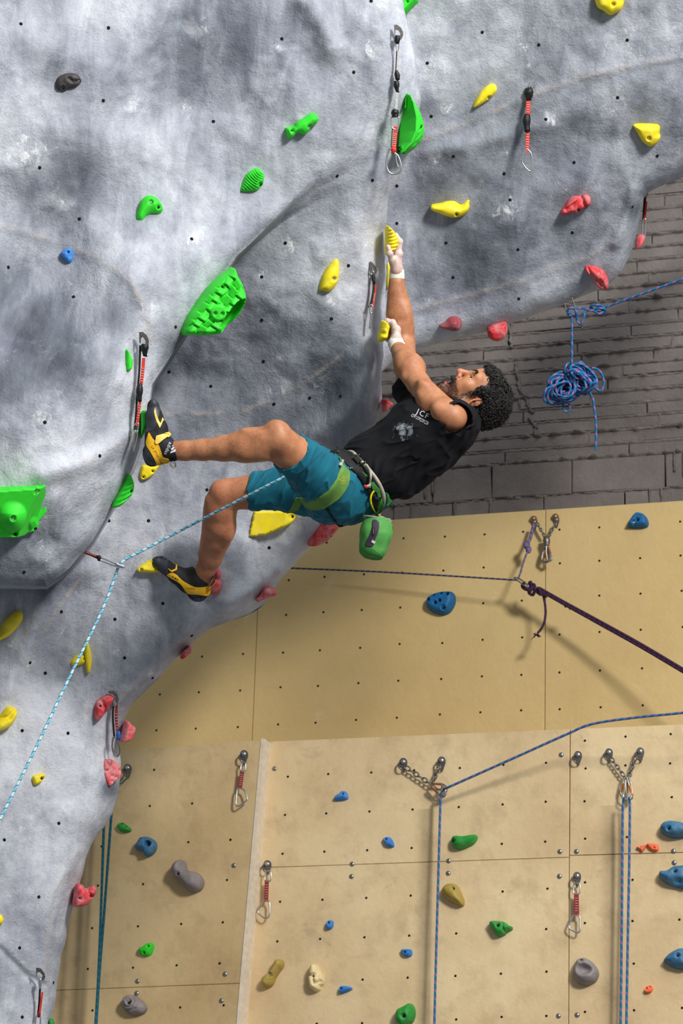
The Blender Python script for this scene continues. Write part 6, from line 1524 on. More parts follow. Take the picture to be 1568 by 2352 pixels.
hold('climbing_hold', p, H_GRY, LW, .075, 'grey round hold with a scooped pocket near the lower right', [(1340.5, 2211, 0)], hf=lambda x, y, d: domef(.075, 26)(d) - .045 * np.exp(-((((x - 1347) / 15) ** 2 + ((y - 2231) / 11) ** 2)) ** 1.5), group=GL, brec=5)
hold('climbing_hold', zH('(1425,740)(1435,705)(1465,685)(1510,682)(1568,692)(1610,720)(1610,770)(1568,785)(1510,790)(1460,775)'), H_TEA, LW, .065, 'dull blue dome hold at the right edge, highest of three', [(1540, 1909, 0)], group=GL, brec=5)
p = zH('(1420,1035)(1425,1000)(1470,995)(1510,970)(1550,965)(1610,975)(1610,1100)(1540,1106)(1480,1085)(1440,1060)')
hold('climbing_hold', p, H_TEA, LW, .065, 'dull blue hold with a scoop at the right edge, middle of three', [(1555, 2007, 0)], hf=lambda x, y, d: domef(.065, 20)(d) - .03 * np.exp(-(((x - 1562) / 14) ** 2 + ((y - 2030) / 7) ** 2)), group=GL, brec=5)
hold('climbing_hold', zH('(1447,1570)(1475,1530)(1530,1495)(1568,1488)(1610,1500)(1610,1615)(1520,1615)(1475,1590)'), H_TEA, LW, .065, 'dull blue pointed hold at the right edge, lowest of three', [(1561.5, 2200, 0)], group=GL, brec=5)
for t, lab, bl in (('(1273,848)(1300,838)(1338,830)(1335,845)(1318,870)(1310,878)(1300,865)', 'orange triangular chip hold, left of the pair', [(1471, 1946), (1480, 1942)]), ('(1340,826)(1375,822)(1405,828)(1415,850)(1410,870)(1385,870)(1360,855)', 'orange trapezoid chip hold, right of the pair', [(1503, 1949)]), ('(1322,1755)(1340,1728)(1370,1722)(1378,1745)(1365,1768)(1335,1770)', 'lone orange chip hold near the bottom right', [(1486, 2272), (1493, 2268)])):
    hold('climbing_hold', zH(t), H_ORG, LW, .02, lab, [b + (0,) for b in bl], group=GL, brec=1.8, dome=3)
# ------------------------------------------------------------------ ropes
def ropemat(name, c1, c2, pitch, thr=.35, c3=None, rough=.75):
    m = NT(name); L = m.attr('rl'); ca = m.attr('rc'); sa = m.attr('rs')
    def hel(p, sgn=1):
        k = m.math('MULTIPLY', L, 2 * math.pi / p)
        return m.math('ADD', m.math('MULTIPLY', m.math('SINE', k), ca), m.math('MULTIPLY', m.math('MULTIPLY', m.math('COSINE', k), sa), sgn))
    f = m.math('GREATER_THAN', hel(pitch), thr)
    c = m.mix(f, srgb(c1), srgb(c2))
    if c3: c = m.mix(m.math('GREATER_THAN', hel(pitch * .5, -1), .72), c, srgb(c3))
    fine = hel(.0065); fine2 = hel(.0065, -1)
    b = m.bump(m.math('MAXIMUM', fine, fine2), .35, .0008)
    c = m.mix(m.math('MULTIPLY', m.noise(90, 3), .25), c, srgb(tuple(x * .6 for x in c1)))
    return m.out(c, rough, b, spec=.25)
R_CY = ropemat('cyan_white_rope', (122, 198, 222), (210, 236, 243), .046, -.1, (66, 142, 172))
R_BP = ropemat('blue_pink_rope', (22, 112, 164), (168, 104, 158), .036, .62)
R_DK = ropemat('dark_violet_blue_rope', (58, 50, 76), (96, 110, 150), .03, .4)
R_PU = ropemat('purple_rope', (60, 34, 60), (76, 46, 76), .03, .5)
R_LIL = ropemat('faded_lilac_rope', (120, 108, 140), (92, 84, 128), .03, .4)
R_TE = ropemat('teal_rope', (22, 96, 116), (34, 116, 136), .03, .5)
def rope_part(name, pts, r, mat, parent, seg=10):
    V, F, L, a = tube(pts, r, seg); a = a * 2 * math.pi
    return mk(name, V, F, mat, parent, attrs={'rl': L, 'rc': np.cos(a), 'rs': np.sin(a)})
def path3(pts, n=80, closed=False):
    return smooth_path([P(*p) for p in pts], n, closed)
def wpath(wall, pts, n=80, off=.06):
    return smooth_path([wall.at(p[0], p[1], p[2] if len(p) > 2 else off) for p in pts], n)
# climber's rope
rp = path3([(742, 1052, 9.60), (700, 1074, 9.58), (648, 1098, 9.56), (450, 1200, 9.54), (330, 1263, 9.525), (290, 1284, 9.52), (274, 1298, 9.51), (264, 1325, 9.51), (232, 1406, 9.46), (150, 1575, 9.34), (80, 1722, 9.22), (0, 1882, 9.10), (-80, 2045, 8.98)], 200)
climb_rope = rope_part('climbing_rope', rp, .0052, R_CY, None, 12); tag(climb_rope, 'cyan and white climbing rope running from the harness through a quickdraw', 'rope')
# hanging rope with a coil, tied under the overhang
T0 = 10.62
rope_t = empty('coiled_rope', P(1320, 890, T0), 'blue and pink rope with a coil hanging below the rock overhang', 'rope', 'blue and pink ropes')
zk = lambda t: [(1240 + x / 5.88, 660 + y / 5.88) for x, y in t]
def kp(t, dz=None, n=60):
    q = zk(t); dz = dz or [0] * len(q); return smooth_path([P(x, y, T0 + d) for (x, y), d in zip(q, dz)], n)
rr0 = .0048
rope_part('strand', smooth_path([P(1640, 607, T0 - .2), P(1568, 640, T0 - .14), P(1470, 676, T0 - .07), P(1388, 706, T0), P(1378, 709, T0)], 60), rr0, R_BP, rope_t)
rope_part('knot', kp([(870, 270), (800, 240), (710, 240), (680, 280), (760, 330), (860, 345), (880, 300), (800, 280), (720, 300), (690, 250), (760, 245), (850, 320), (800, 355), (720, 320), (640, 310)], [0, -.012, -.014, 0, .012, .01, -.004, -.014, 0, .012, .01, 0, -.012, -.006, 0], 110), rr0, R_BP, rope_t)
rope_part('knot_strand', kp([(640, 300), (560, 280), (470, 290), (400, 275), (370, 330), (400, 390), (470, 400), (490, 340), (450, 280), (380, 285)], [0, 0, -.01, -.012, 0, .012, 0, -.014, 0, .01], 80), rr0, R_BP, rope_t)
rope_part('knot_strand', kp([(640, 320), (580, 350), (500, 380), (430, 360), (365, 350)], [.005, 0, .008, -.012, 0], 40), rr0, R_BP, rope_t)
rope_part('knot_strand', kp([(600, 350), (585, 430), (548, 500), (500, 455), (495, 400)], [0, -.006, 0, .006, 0], 40), rr0, R_BP, rope_t)
rope_part('strand', kp([(428, 390), (430, 600), (428, 800), (428, 1010), (420, 1050)], None, 60), rr0, R_BP, rope_t)
rc = np.random.default_rng(11)
cst = []
# wound turns of the coil: loops of many sizes, tilts and depths in two lobes
for k in range(66):
    right = k % 2 == 0
    sc_ = rc.uniform(.45, 1.0)
    if right: cx, cy, a_, b_, rot = 560 + rc.normal(0, 45), 1235 + rc.normal(0, 35), 235 * sc_, 150 * sc_ * rc.uniform(.55, 1.1), .75 + rc.normal(0, .35)
    else: cx, cy, a_, b_, rot = 330 + rc.normal(0, 45), 1375 + rc.normal(0, 45), 215 * sc_, 175 * sc_ * rc.uniform(.5, 1.1), -.45 + rc.normal(0, .5)
    dz = rc.uniform(-.075, .06) * (1.25 - sc_ * .7); ph = rc.uniform(0, 6.28); am = rc.uniform(.01, .05)
    pts = []
    for t in np.linspace(0, 2 * math.pi, 16, endpoint=False):
        x = a_ * math.cos(t) * (1 + .08 * math.sin(3 * t + ph)); y = b_ * math.sin(t) * (1 + .08 * math.cos(2 * t + ph)); pts.append((cx + x * math.cos(rot) - y * math.sin(rot), cy + x * math.sin(rot) + y * math.cos(rot), dz + am * math.sin(t + ph)))
    cst.append(pts)
mbc = MB()
for pts in cst:
    q = smooth_path([P(1240 + x / 5.88, 660 + y / 5.88, T0 + d) for x, y, d in pts], 48, closed=True)
    V, F, L, a = tube(q, rr0, 9, closed=True); a = a * 2 * math.pi; mbc.add(V, F, rl=L, rc=np.cos(a), rs=np.sin(a))
ccl = mbc.build('coil', R_BP, rope_t); ccl['kind'] = 'stuff'
rope_part('coil_loop', kp([(700, 1090), (780, 1110), (840, 1190), (860, 1300), (830, 1390), (770, 1380), (750, 1300)], None, 50), rr0, R_BP, rope_t)
rope_part('coil_loop', kp([(310, 1560), (320, 1650), (360, 1680), (400, 1640), (390, 1570)], None, 30), rr0, R_BP, rope_t)
rope_part('tail', kp([(660, 1400), (700, 1480), (715, 1520), (740, 1700), (755, 1880), (755, 2050), (748, 2205)], None, 60), rr0, R_BP, rope_t)
Vv, Ff, _, _ = tube(smooth_path([P(x, y, T0 + .01) for x, y in ((1297, 696), (1299, 710), (1306, 722), (1318, 724), (1322, 712), (1315, 690), (1312, 682))], 30), .0030, 8); mk('carabiner', Vv, Ff, M_STEEL, rope_t)
# ropes across the beige walls
r1 = rope_part('static_line', smooth_path([UW.at(600, 1302, .10), UW.at(670, 1305, .11), UW.at(900, 1315, .13), UW.at(1186, 1332.5, .17)], 80), .0042, R_DK, None); tag(r1, 'thin dark violet line stretched across the upper beige wall', 'rope')
rope_p = empty('tether_rope', UW.at(1225, 1360, .3), 'thick purple double rope with a frayed knot before the upper wall', 'rope')
zt = lambda t, o=.16: [UW.at(1160 + x / 7.35, 1170 + y / 7.35, o) for x, y in t]
for k, dy in enumerate((-1, 1)):
    rope_part('strand', smooth_path([UW.at(1238, 1353 + 2.2 * dy, .16), UW.at(1300, 1388 + 2.4 * dy, .18), UW.at(1380, 1432 + 3.0 * dy, .21), UW.at(1470, 1482 + 3.2 * dy, .26), UW.at(1568, 1540 + 3 * dy, .32), UW.at(1660, 1595 + 3 * dy, .38)], 80), .0072, R_PU, rope_p)
rope_part('knot', smooth_path(zt([(330, 1230), (290, 1290), (330, 1340), (420, 1360), (400, 1280), (430, 1230), (450, 1330), (400, 1400), (470, 1440), (500, 1330), (480, 1270), (540, 1390), (600, 1430), (560, 1330), (620, 1430), (700, 1470)]), 140) + np.outer(np.sin(np.linspace(0, 30, len(smooth_path(zt([(330, 1230), (290, 1290), (330, 1340), (420, 1360), (400, 1280), (430, 1230), (450, 1330), (400, 1400), (470, 1440), (500, 1330), (480, 1270), (540, 1390), (600, 1430), (560, 1330), (620, 1430), (700, 1470)]), 140)))), FW) * .012, .0080, R_PU, rope_p)
rope_part('tail', smooth_path(zt([(645, 1470), (670, 1600), (680, 1750), (660, 1900), (610, 2010), (545, 2090)]), 50), .0058, R_PU, rope_p)
fr = MB()
for k in range(40):
    t0 = A(*zt([(530, 2110)])[0]) if k < 24 else A(*zt([(1090, 1640)])[0]); e_ = t0 + RT * rc.normal(0 if k < 24 else .004, .010) + UP * rc.normal(-.006, .008) + FW * rc.normal(0, .006)
    Vv, Ff, L, a = tube([t0, (t0 + e_) / 2 + rc.normal(0, .002, 3), e_], [.003, .0022, .0012], 5); fr.add(Vv, Ff, rl=L, rc=np.cos(a), rs=np.sin(a))
fr.build('frayed_end', R_PU, rope_p)['kind'] = 'stuff'
rope_part('short_tail', smooth_path(zt([(1000, 1640), (1050, 1630), (1100, 1640)]), 14), .0062, R_PU, rope_p)
pts = smooth_path([UW.at(x, y, .17) for x, y in ((1180, 1327), (1186, 1332), (1200, 1342), (1210, 1349), (1213, 1346), (1203, 1337), (1190, 1328))], 40, closed=True)
Vv, Ff, _, _ = tube(pts, .0036, 8, closed=True); mk('carabiner', Vv, Ff, M_STEEL, rope_p)
r2 = rope_part('sling_rope', smooth_path([UW.at(1226, 1203, .06), UW.at(1221, 1222, .07), UW.at(1216, 1240, .09), UW.at(1208, 1252, .10), UW.at(1214, 1262, .10), UW.at(1208, 1274, .12), UW.at(1200, 1297, .14), UW.at(1195, 1315, .16), UW.at(1189, 1330, .17)], 60), np.concatenate([np.linspace(.008, .008, 20), np.linspace(.015, .013, 12), np.full(200, .0048)])[:len(smooth_path([UW.at(1226, 1203, .06), UW.at(1221, 1222, .07), UW.at(1216, 1240, .09), UW.at(1208, 1252, .10), UW.at(1214, 1262, .10), UW.at(1208, 1274, .12), UW.at(1200, 1297, .14), UW.at(1195, 1315, .16), UW.at(1189, 1330, .17)], 60))], R_LIL, None)
tag(r2, 'faded lilac knotted cord hanging from the upper left anchor bolt', 'rope')
r3 = rope_part('fixed_rope', np.vstack([smooth_path([LW.at(1650, 1624, .35), LW.at(1568, 1637, .32), LW.at(1460, 1648, .28), LW.at(1360, 1663, .24), LW.at(1300, 1687, .21), LW.at(1180, 1741, .16), LW.at(1032, 1807, .11), LW.at(1020, 1812, .10)], 90), smooth_path([LW.at(1013, 1822, .09), LW.at(1011, 1850, .085), LW.at(1005, 2060, .09), LW.at(999, 2280, .09), LW.at(996, 2420, .09)], 70)]), .0056, R_BP, None)
tag(r3, 'blue and pink rope sagging from the right then hanging down the lower wall', 'rope', 'blue and pink ropes')
rope_d = empty('top_rope', LW.at(1435, 2100, .08), 'pair of blue and pink ropes hanging from the right chain anchor', 'rope', 'blue and pink ropes')
rope_part('strand', smooth_path([LW.at(1434, 1832, .10), LW.at(1430, 1848, .09), LW.at(1429, 1960, .085), LW.at(1427, 2180, .085), LW.at(1424, 2420, .085)], 60), .0056, R_BP, rope_d)
rope_part('strand', smooth_path([LW.at(1444, 1832, .10), LW.at(1446, 1848, .09), LW.at(1445, 1960, .085), LW.at(1441, 2180, .085), LW.at(1437, 2420, .085)], 60), .0056, R_BP, rope_d)
rope_l = empty('teal_top_rope', LP.at(235, 2150, .12), 'pair of teal ropes hanging beside the lower rock edge', 'rope')
rope_part('strand', smooth_path([LP.at(264, 1750, .14), LP.at(255, 1880, .14), LP.at(240, 2085, .13), LP.at(228, 2240, .12), LP.at(221, 2352, .12), LP.at(215, 2440, .12)], 70), .0062, R_TE, rope_l)
rope_part('strand', smooth_path([LP.at(244, 1740, .16), LP.at(238, 1910, .16), LP.at(232, 2090, .16), LP.at(226, 2240, .16), LP.at(219, 2360, .16), LP.at(214, 2440, .16)], 70), .0062, R_TE, rope_l)

# ------------------------------------------------------------------ hardware
M_TAPEB = plain('black_tape', (24, 23, 24), .35, var=.3, scale=50, bump=.4, bdist=.004)
M_SLR = plain('red_sling', (214, 62, 48), .7, var=.12, scale=90); M_SLD = plain('dark_red_sling', (140, 30, 32), .75, var=.15, scale=90)
M_WST = plain('white_stitching', (226, 214, 206), .7, bump=0); M_ALU = plain('bright_aluminium', (196, 198, 202), .28, metal=.9, var=.08, bump=.05); M_CORD = plain('grey_white_cord', (190, 186, 184), .7, var=.2, scale=120)
M_ORG = plain('orange_gate', (236, 128, 28), .35); M_BRN = plain('brown_orange_gate', (150, 82, 40), .4); M_BTP = plain('blue_tape', (30, 90, 190), .5)
class Dp:
    """depth provider: rock surface or wall plane"""
    def __init__(s, bv=None, wall=None, off=.03, fix=None): s.bv, s.wall, s.off, s.fix = bv, wall, off, fix
    def __call__(s, x, y, extra=0.0):
        if s.wall is not None: return s.wall.at(x, y, s.off + extra)
        return P(x, y, s.fix - extra)
def rockdep(bv, x, y, off):
    h, _ = hit(bv, x, y); return (h - CAM) @ FW - off
def plate(poly, dp, th, mat, parent, name='hanger', hole=None):
    """flat plate with a traced outline and real thickness"""
    V2, T, nb = fill2d(np.asarray(poly, float), 2.5)
    a = np.array([dp(x, y, th / 2) for x, y in V2]); b = np.array([dp(x, y, -th / 2) for x, y in V2]); n = len(V2)
    F = []
    for t in T:
        nn = np.cross(a[t[1]] - a[t[0]], a[t[2]] - a[t[0]]); t = t if nn @ FW < 0 else t[::-1]; F += [tuple(t), tuple(i + n for i in t[::-1])]
    F += [(i, (i + 1) % nb, n + (i + 1) % nb, n + i) for i in range(nb)]
    return mk(name, np.vstack([a, b]), F, mat, parent, smooth=False)
def loop(pts, dp, r, mat, parent, name='carabiner', closed=True, n=44, extra=0.0, tilt=0.0):
    q = smooth_path([dp(x, y, extra + tilt * i / len(pts)) for i, (x, y) in enumerate(pts)], n, closed)
    V, F, _, _ = tube(q, r, 9, closed=closed); return mk(name, V, F, mat, parent)
def strap(pts, dp, wpx, mat, parent, name='sling', th=.003, extra=0.0, n=24):
    q = smooth_path([dp(x, y, extra) for x, y in pts], n); T = np.gradient(q, axis=0); S = np.cross(T, FW)
    k = ((q[0] - CAM) @ FW) / FPX
    V, F = ribbon(q, S, wpx * k, th); return mk(name, V, F, mat, parent, smooth=False)
def stitches(p0, p1, wpx, dp, parent, n=6, extra=.004):
    mb = MB(); p0 = np.array(p0, float); p1 = np.array(p1, float); d = (p1 - p0) / np.linalg.norm(p1 - p0); s_ = np.array([-d[1], d[0]])
    for i in range(n):
        c = p0 + (p1 - p0) * (i + .5) / n; a, b = dp(*(c - s_ * wpx / 2), extra), dp(*(c + s_ * wpx / 2), extra)
        V, F = ribbon(np.array([a, (a + b) / 2, b]), dp(*(c + d), extra) - dp(*c, extra), .0014, .0012); mb.add(V, F)
    o = mb.build('stitching', M_WST, parent, smooth=False); o['kind'] = 'stuff'; return o
def lump(poly, dp, th, mat, parent, name='tape_wrap'):
    """rounded wrap of tape with depth: outline swept to an oval cross-section"""
    poly = np.asarray(poly, float); c = poly.mean(0); ax = poly[len(poly) // 2] - poly[0]; 
    y0, y1 = poly[:, 1].min(), poly[:, 1].max(); n = 9; pts = []; rs = []
    for t in np.linspace(0, 1, n):
        y = y0 + (y1 - y0) * t; xs = []
        m_ = len(poly)
        for i in range(m_):
            a, b = poly[i], poly[(i + 1) % m_]
            if (a[1] - y) * (b[1] - y) <= 0 and abs(a[1] - b[1]) > 1e-6: xs.append(a[0] + (b[0] - a[0]) * (y - a[1]) / (b[1] - a[1]))
        if len(xs) < 2: xs = [poly[:, 0].mean() - 1, poly[:, 0].mean() + 1]
        pts.append(dp((min(xs) + max(xs)) / 2, y)); rs.append(max(.002, (max(xs) - min(xs)) / 2 * ((pts[-1] - CAM) @ FW) / FPX * (1 + .12 * math.sin(7 * t))))
    V, F, _, _ = tube(np.array(pts), rs, 12); return mk(name, V, F, mat, parent)
def quickdraw(loc, label, group='quickdraws'):
    return empty('quickdraw', loc, label, 'quickdraw', group)
# a: long taped draw on the prow
da = Dp(fix=rockdep(BV_L, 905, 230, .045)); q = quickdraw(da(905, 230), 'long taped quickdraw ending in a big open carabiner beside the crescent hold')
plate(z4s('(285,105)(330,108)(380,145)(415,210)(418,260)(395,315)(370,330)(360,290)(375,240)(350,195)(305,178)(300,260)(290,260)'), da, .005, M_DSTEEL, q)
lump(z4s('(300,265)(365,265)(378,330)(365,370)(300,380)(278,350)'), da, .02, M_TAPEB, q); loop(z4s('(318,360)(352,360)(350,440)(338,485)(322,470)'), da, .0022, M_ALU, q, 'link')
strap(z4s('(345,490)(340,640)(328,780)'), da, 4.5, M_CORD, q, 'cord'); strap(z4s('(325,490)(315,640)(308,780)'), da, 2.5, M_TAPEB, q, 'cord', extra=-.004)
lump(z4s('(300,770)(330,770)(375,850)(370,915)(330,925)(292,900)(288,830)'), da, .02, M_TAPEB, q); lump(z4s('(285,930)(355,930)(362,1000)(355,1095)(310,1080)(278,1020)'), da, .02, M_TAPEB, q)
strap(z4s('(335,1070)(325,1200)(315,1350)'), da, 5.5, M_CORD, q, 'cord'); lump(z4s('(270,1345)(345,1345)(355,1400)(350,1455)(255,1455)(235,1400)'), da, .02, M_TAPEB, q)
loop(z4s('(250,1450)(245,1560)(265,1620)(320,1640)(350,1590)(352,1480)(340,1450)'), da, .0030, M_ALU, q)
strap(z4s('(310,1590)(300,1720)(285,1890)'), da, 9.5, M_SLR, q); stitches(z4s('(300,1690)')[0], z4s('(285,1880)')[0], 7.5, da, q, 7); strap(z4s('(262,1600)(250,1750)(240,1910)'), da, 2.2, M_TAPEB, q, 'sling_edge', extra=-.004)
lump(z4s('(250,1895)(315,1905)(320,1950)(290,1985)(240,1975)(235,1930)'), da, .012, M_SLR, q, 'sling_end')
loop(z4s('(225,1915)(190,1990)(172,2130)(195,2235)(250,2285)(340,2272)(388,2215)(375,2110)(340,2020)(300,1985)'), da, .0040, M_ALU, q); loop(z4s('(310,2000)(320,2100)(350,2200)'), da, .0026, M_ALU, q, 'gate', False, 12)
# b: taped draw on the right rock
db = Dp(fix=rockdep(BV_R, 1212, 290, .04)); q = quickdraw(db(1212, 290), 'black taped quickdraw with red webbing on the right rock')
V, F = lathe(db(1227, 188, -.02), -FW, [(.012, 0), (.012, .01), (.008, .016), (.0001, .018)], 14); mk('bolt', V, F, M_STEEL, q)
loop(zB('(880,360)(890,385)(875,405)(862,402)(866,380)(874,362)'), db, .0026, M_ALU, q)
lump(zB('(842,408)(878,410)(882,440)(872,460)(848,458)(838,430)'), db, .02, M_TAPEB, q); strap(zB('(857,455)(857,525)'), db, 9.5, M_SLR, q); stitches((1212.5, 232), (1212, 260), 6, db, q, 5)
lump(zB('(840,525)(865,525)(868,565)(866,605)(840,605)(830,560)'), db, .02, M_TAPEB, q); strap(zB('(855,600)(853,700)'), db, 8.5, M_SLR, q); stitches((1212, 306), (1210.5, 340), 6, db, q, 6)
loop(zB('(848,685)(833,715)(830,745)(850,775)(868,787)(874,765)(872,710)(858,690)'), db, .0034, M_ALU, q)
# c: narrow draw left of the hands
dc = Dp(fix=rockdep(BV_L, 855, 680, .05)); q = quickdraw(dc(855, 680), 'narrow quickdraw hanging left of the climber\'s hands')
plate(z6s('(65,690)(95,705)(150,770)(180,840)(165,895)(135,912)(125,890)(140,850)(120,800)(80,775)(72,880)(60,870)'), dc, .005, M_DSTEEL, q); loop(z6s('(80,880)(95,850)(125,860)(135,905)(105,915)'), dc, .0022, M_ALU, q, 'link')
strap(z6s('(105,905)(125,1040)(115,1200)(75,1380)(45,1430)'), dc, 6, M_TAPEB, q, 'sling_edge'); strap(z6s('(152,1060)(145,1200)(125,1320)(110,1450)'), dc, 4.2, M_SLR, q); stitches(z6s('(138,1200)')[0], z6s('(120,1330)')[0], 3, dc, q, 7)
lump(z6s('(95,900)(140,900)(155,1040)(120,1060)(90,1000)'), dc, .01, M_TAPEB, q); loop(z6s('(60,1400)(95,1390)(110,1440)(95,1520)(70,1520)'), dc, .0028, M_ALU, q, 'carabiner_top'); loop(z6s('(85,1500)(75,1640)(62,1760)'), dc, .0045, M_ALU, q, 'carabiner', False, 14)
# d: draw on the front bulge
dd_ = Dp(fix=rockdep(BV_L, 322, 900, .05)); q = quickdraw(dd_(322, 900), 'red and black quickdraw hanging above the raised shoe')
plate(zD('(638,350)(655,348)(675,365)(684,390)(682,408)(668,418)(668,390)(655,372)(648,378)(646,402)(640,400)'), dd_, .005, M_DSTEEL, q); lump(zD('(650,405)(682,405)(680,440)(675,462)(655,455)(646,430)'), dd_, .02, M_TAPEB, q)
strap(zD('(644,410)(640,520)(630,640)(622,760)(615,800)'), dd_, 5, M_TAPEB, q, 'sling_edge', extra=-.004); strap(zD('(660,468)(655,530)(648,592)'), dd_, 7.5, M_SLR, q); stitches(zD('(656,510)')[0], zD('(650,580)')[0], 5, dd_, q, 6)
lump(zD('(632,585)(652,585)(657,625)(650,668)(630,668)(622,630)'), dd_, .02, M_TAPEB, q); strap(zD('(644,660)(636,720)(628,780)'), dd_, 6.5, M_SLR, q); stitches(zD('(641,680)')[0], zD('(633,750)')[0], 4, dd_, q, 6)
loop(zD('(618,775)(636,770)(632,800)(622,815)(612,805)'), dd_, .0026, M_ALU, q, 'carabiner_top'); loop(zD('(622,800)(615,850)(612,905)'), dd_, .0042, M_STEEL, q, 'carabiner', False, 14); loop(zD('(632,800)(628,840)(614,900)'), dd_, .0026, M_ALU, q, 'gate', False, 14)
# e: draw behind the nose of the overhang
de = Dp(fix=10.66); q = quickdraw(de(1478, 500), 'small quickdraw hanging behind the nose of the overhang')
loop(zB('(1396,868)(1406,872)(1404,895)(1394,905)(1390,885)'), de, .0026, M_STEEL, q, 'link'); strap(zB('(1394,900)(1390,960)(1386,1010)'), de, 6, M_TAPEB, q, 'sling_edge', extra=-.004); strap(zB('(1400,925)(1396,970)(1392,1020)'), de, 4.5, M_SLR, q); loop(zB('(1388,1005)(1397,1010)(1394,1060)(1392,1098)(1384,1090)(1382,1040)'), de, .0032, M_ALU, q)
# f: loaded draw holding the rope
df = Dp(fix=9.49); q = quickdraw(df(235, 1285), 'tilted quickdraw under the bulge with the cyan rope clipped in')
zx = lambda t: zz(4.9, 0, 1080, t)
loop([(170, 1255), (196, 1269)], df, .006, M_DSTEEL, q, 'hanger', False, 6)
strap(zx('(880,895)(960,928)(1040,962)(1110,995)'), df, 4.5, M_TAPEB, q, 'sling_edge', extra=-.004); strap(zx('(900,890)(970,918)(1040,950)(1120,975)'), df, 4.5, M_SLD, q); stitches(zx('(970,922)')[0], zx('(1080,965)')[0], 3, df, q, 6)
lump(zx('(1085,975)(1140,980)(1140,1010)(1095,1012)'), df, .01, M_TAPEB, q); loop(zx('(1125,985)(1220,1015)(1310,1050)(1390,1080)(1385,1095)(1300,1075)(1210,1045)(1130,1010)'), df, .0034, M_ALU, q); loop(zx('(1300,1055)(1350,1075)(1392,1090)'), df, .0055, M_ALU, q, 'carabiner_basket', False, 10)
# g, h: draws on the lower rock
dg_ = Dp(fix=rockdep(BV_L, 258, 1660, .06)); q = quickdraw(dg_(264, 1660), 'quickdraw with a blue tape wrap beside red holds')
plate(zE('(497,823)(520,820)(538,834)(547,862)(540,875)(528,876)(530,855)(518,838)(500,836)'), dg_, .005, M_DSTEEL, q); loop(zE('(522,862)(535,860)(538,885)(526,892)(518,880)'), dg_, .0026, M_DSTEEL, q, 'link')
strap(zE('(522,880)(518,940)(524,1030)'), dg_, 4.5, M_TAPEB, q, 'sling_edge', extra=-.004); strap(zE('(535,888)(534,950)(540,1015)'), dg_, 6, M_SLD, q); stitches(zE('(534,920)')[0], zE('(538,1000)')[0], 4, dg_, q, 6); lump(zE('(535,1008)(552,1010)(554,1035)(545,1048)(533,1040)'), dg_, .01, M_BTP, q); loop(zE('(522,1035)(515,1080)(525,1112)(542,1120)(550,1095)(540,1045)'), dg_, .0030, M_DSTEEL, q)
dh = Dp(fix=rockdep(BV_L, 90, 2290, .06)); q = quickdraw(dh(90, 2290), 'quickdraw at the bottom left corner of the rock')
plate(zF('(217,1197)(245,1203)(268,1232)(272,1260)(258,1277)(248,1272)(255,1245)(238,1225)(222,1228)(222,1250)(216,1250)'), dh, .005, M_DSTEEL, q); lump(zF('(232,1262)(252,1262)(252,1300)(248,1325)(232,1325)(228,1290)'), dh, .01, M_ALU, q, 'steel_link')
strap(zF('(240,1320)(236,1400)(228,1480)'), dh, 4.5, M_TAPEB, q, 'sling_edge', extra=-.004); strap(zF('(254,1345)(246,1410)(236,1485)'), dh, 4.5, M_SLR, q); lump(zF('(222,1465)(243,1465)(246,1490)(225,1495)'), dh, .01, M_SLD, q, 'sling_end'); loop(zF('(218,1490)(240,1490)(242,1540)(236,1600)(214,1600)(212,1540)'), dh, .0030, M_ALU, q)

# hangers and draws on the beige walls
def wall_hanger(w, x, y, parent, s=1.0, ear=True):
    dp = Dp(wall=w, off=.004)
    pl = np.array([(-9, -3), (-5, -10), (2, -11), (8, -6), (9, 3), (6, 12), (3, 21), (-1, 20), (-5, 10), (-9, 4)]) * s + [x, y]
    plate(fillet(pl, 30), dp, .004, M_DSTEEL, parent)
    V, F = lathe(w.at(x, y - 2 * s, .004), w.n, [(.011 * s, 0), (.011 * s, .006), (.0085 * s, .010), (.0001, .011)], 12); mk('bolt', V, F, M_ALU, parent)
    if ear:
        q = smooth_path([w.at(x + a * s, y + b * s, o) for a, b, o in ((-8, 0, .008), (-12, 4, .024), (-8, 12, .034), (-1, 18, .024), (2, 20, .008))], 18); V, F = ribbon(q, RT, .008, .0035); mk('hanger_ear', V, F, M_DSTEEL, parent)
def wall_draw(w, hx, hy, c1, sl, sw, c2, label, mat=M_SLD):
    q = quickdraw(w.at(hx, hy), label); dp = Dp(wall=w, off=.035)
    wall_hanger(w, hx, hy, q)
    loop(c1, dp, .0034, M_ALU, q, 'carabiner_top'); strap(sl, dp, sw, mat, q); a, b = np.array(sl[0]), np.array(sl[-1]); stitches(a + (b - a) * .15, a + (b - a) * .85, sw * .55, dp, q, 6); loop(c2, dp, .0040, M_ALU, q)
    return q
wall_draw(LP, 560.5, 1734, zG('(155,150)(150,190)(160,208)(178,200)(182,160)(172,145)'), [(556, 1771), (551, 1811)], 9.5, zG('(130,318)(122,365)(120,420)(138,432)(185,398)(192,380)(175,330)(150,316)'), 'dark red quickdraw at the top of the left beige panel')
wall_draw(LW, 614, 1987, zG('(318,860)(308,900)(315,922)(342,922)(349,895)(345,862)'), [(612.5, 2022), (611, 2071)], 9.5, zG('(300,1052)(280,1085)(264,1118)(272,1140)(310,1168)(334,1152)(340,1110)(338,1062)(320,1050)'), 'dark red quickdraw right of the pale edge batten')
wall_draw(LW, 1325, 2014, zH('(880,1075)(872,1110)(878,1138)(908,1140)(916,1110)(910,1078)'), [(1323, 2053), (1324, 2102)], 11, zH('(872,1278)(858,1305)(844,1342)(858,1366)(898,1386)(914,1372)(914,1320)(910,1280)'), 'dark red quickdraw above the grey round hold')
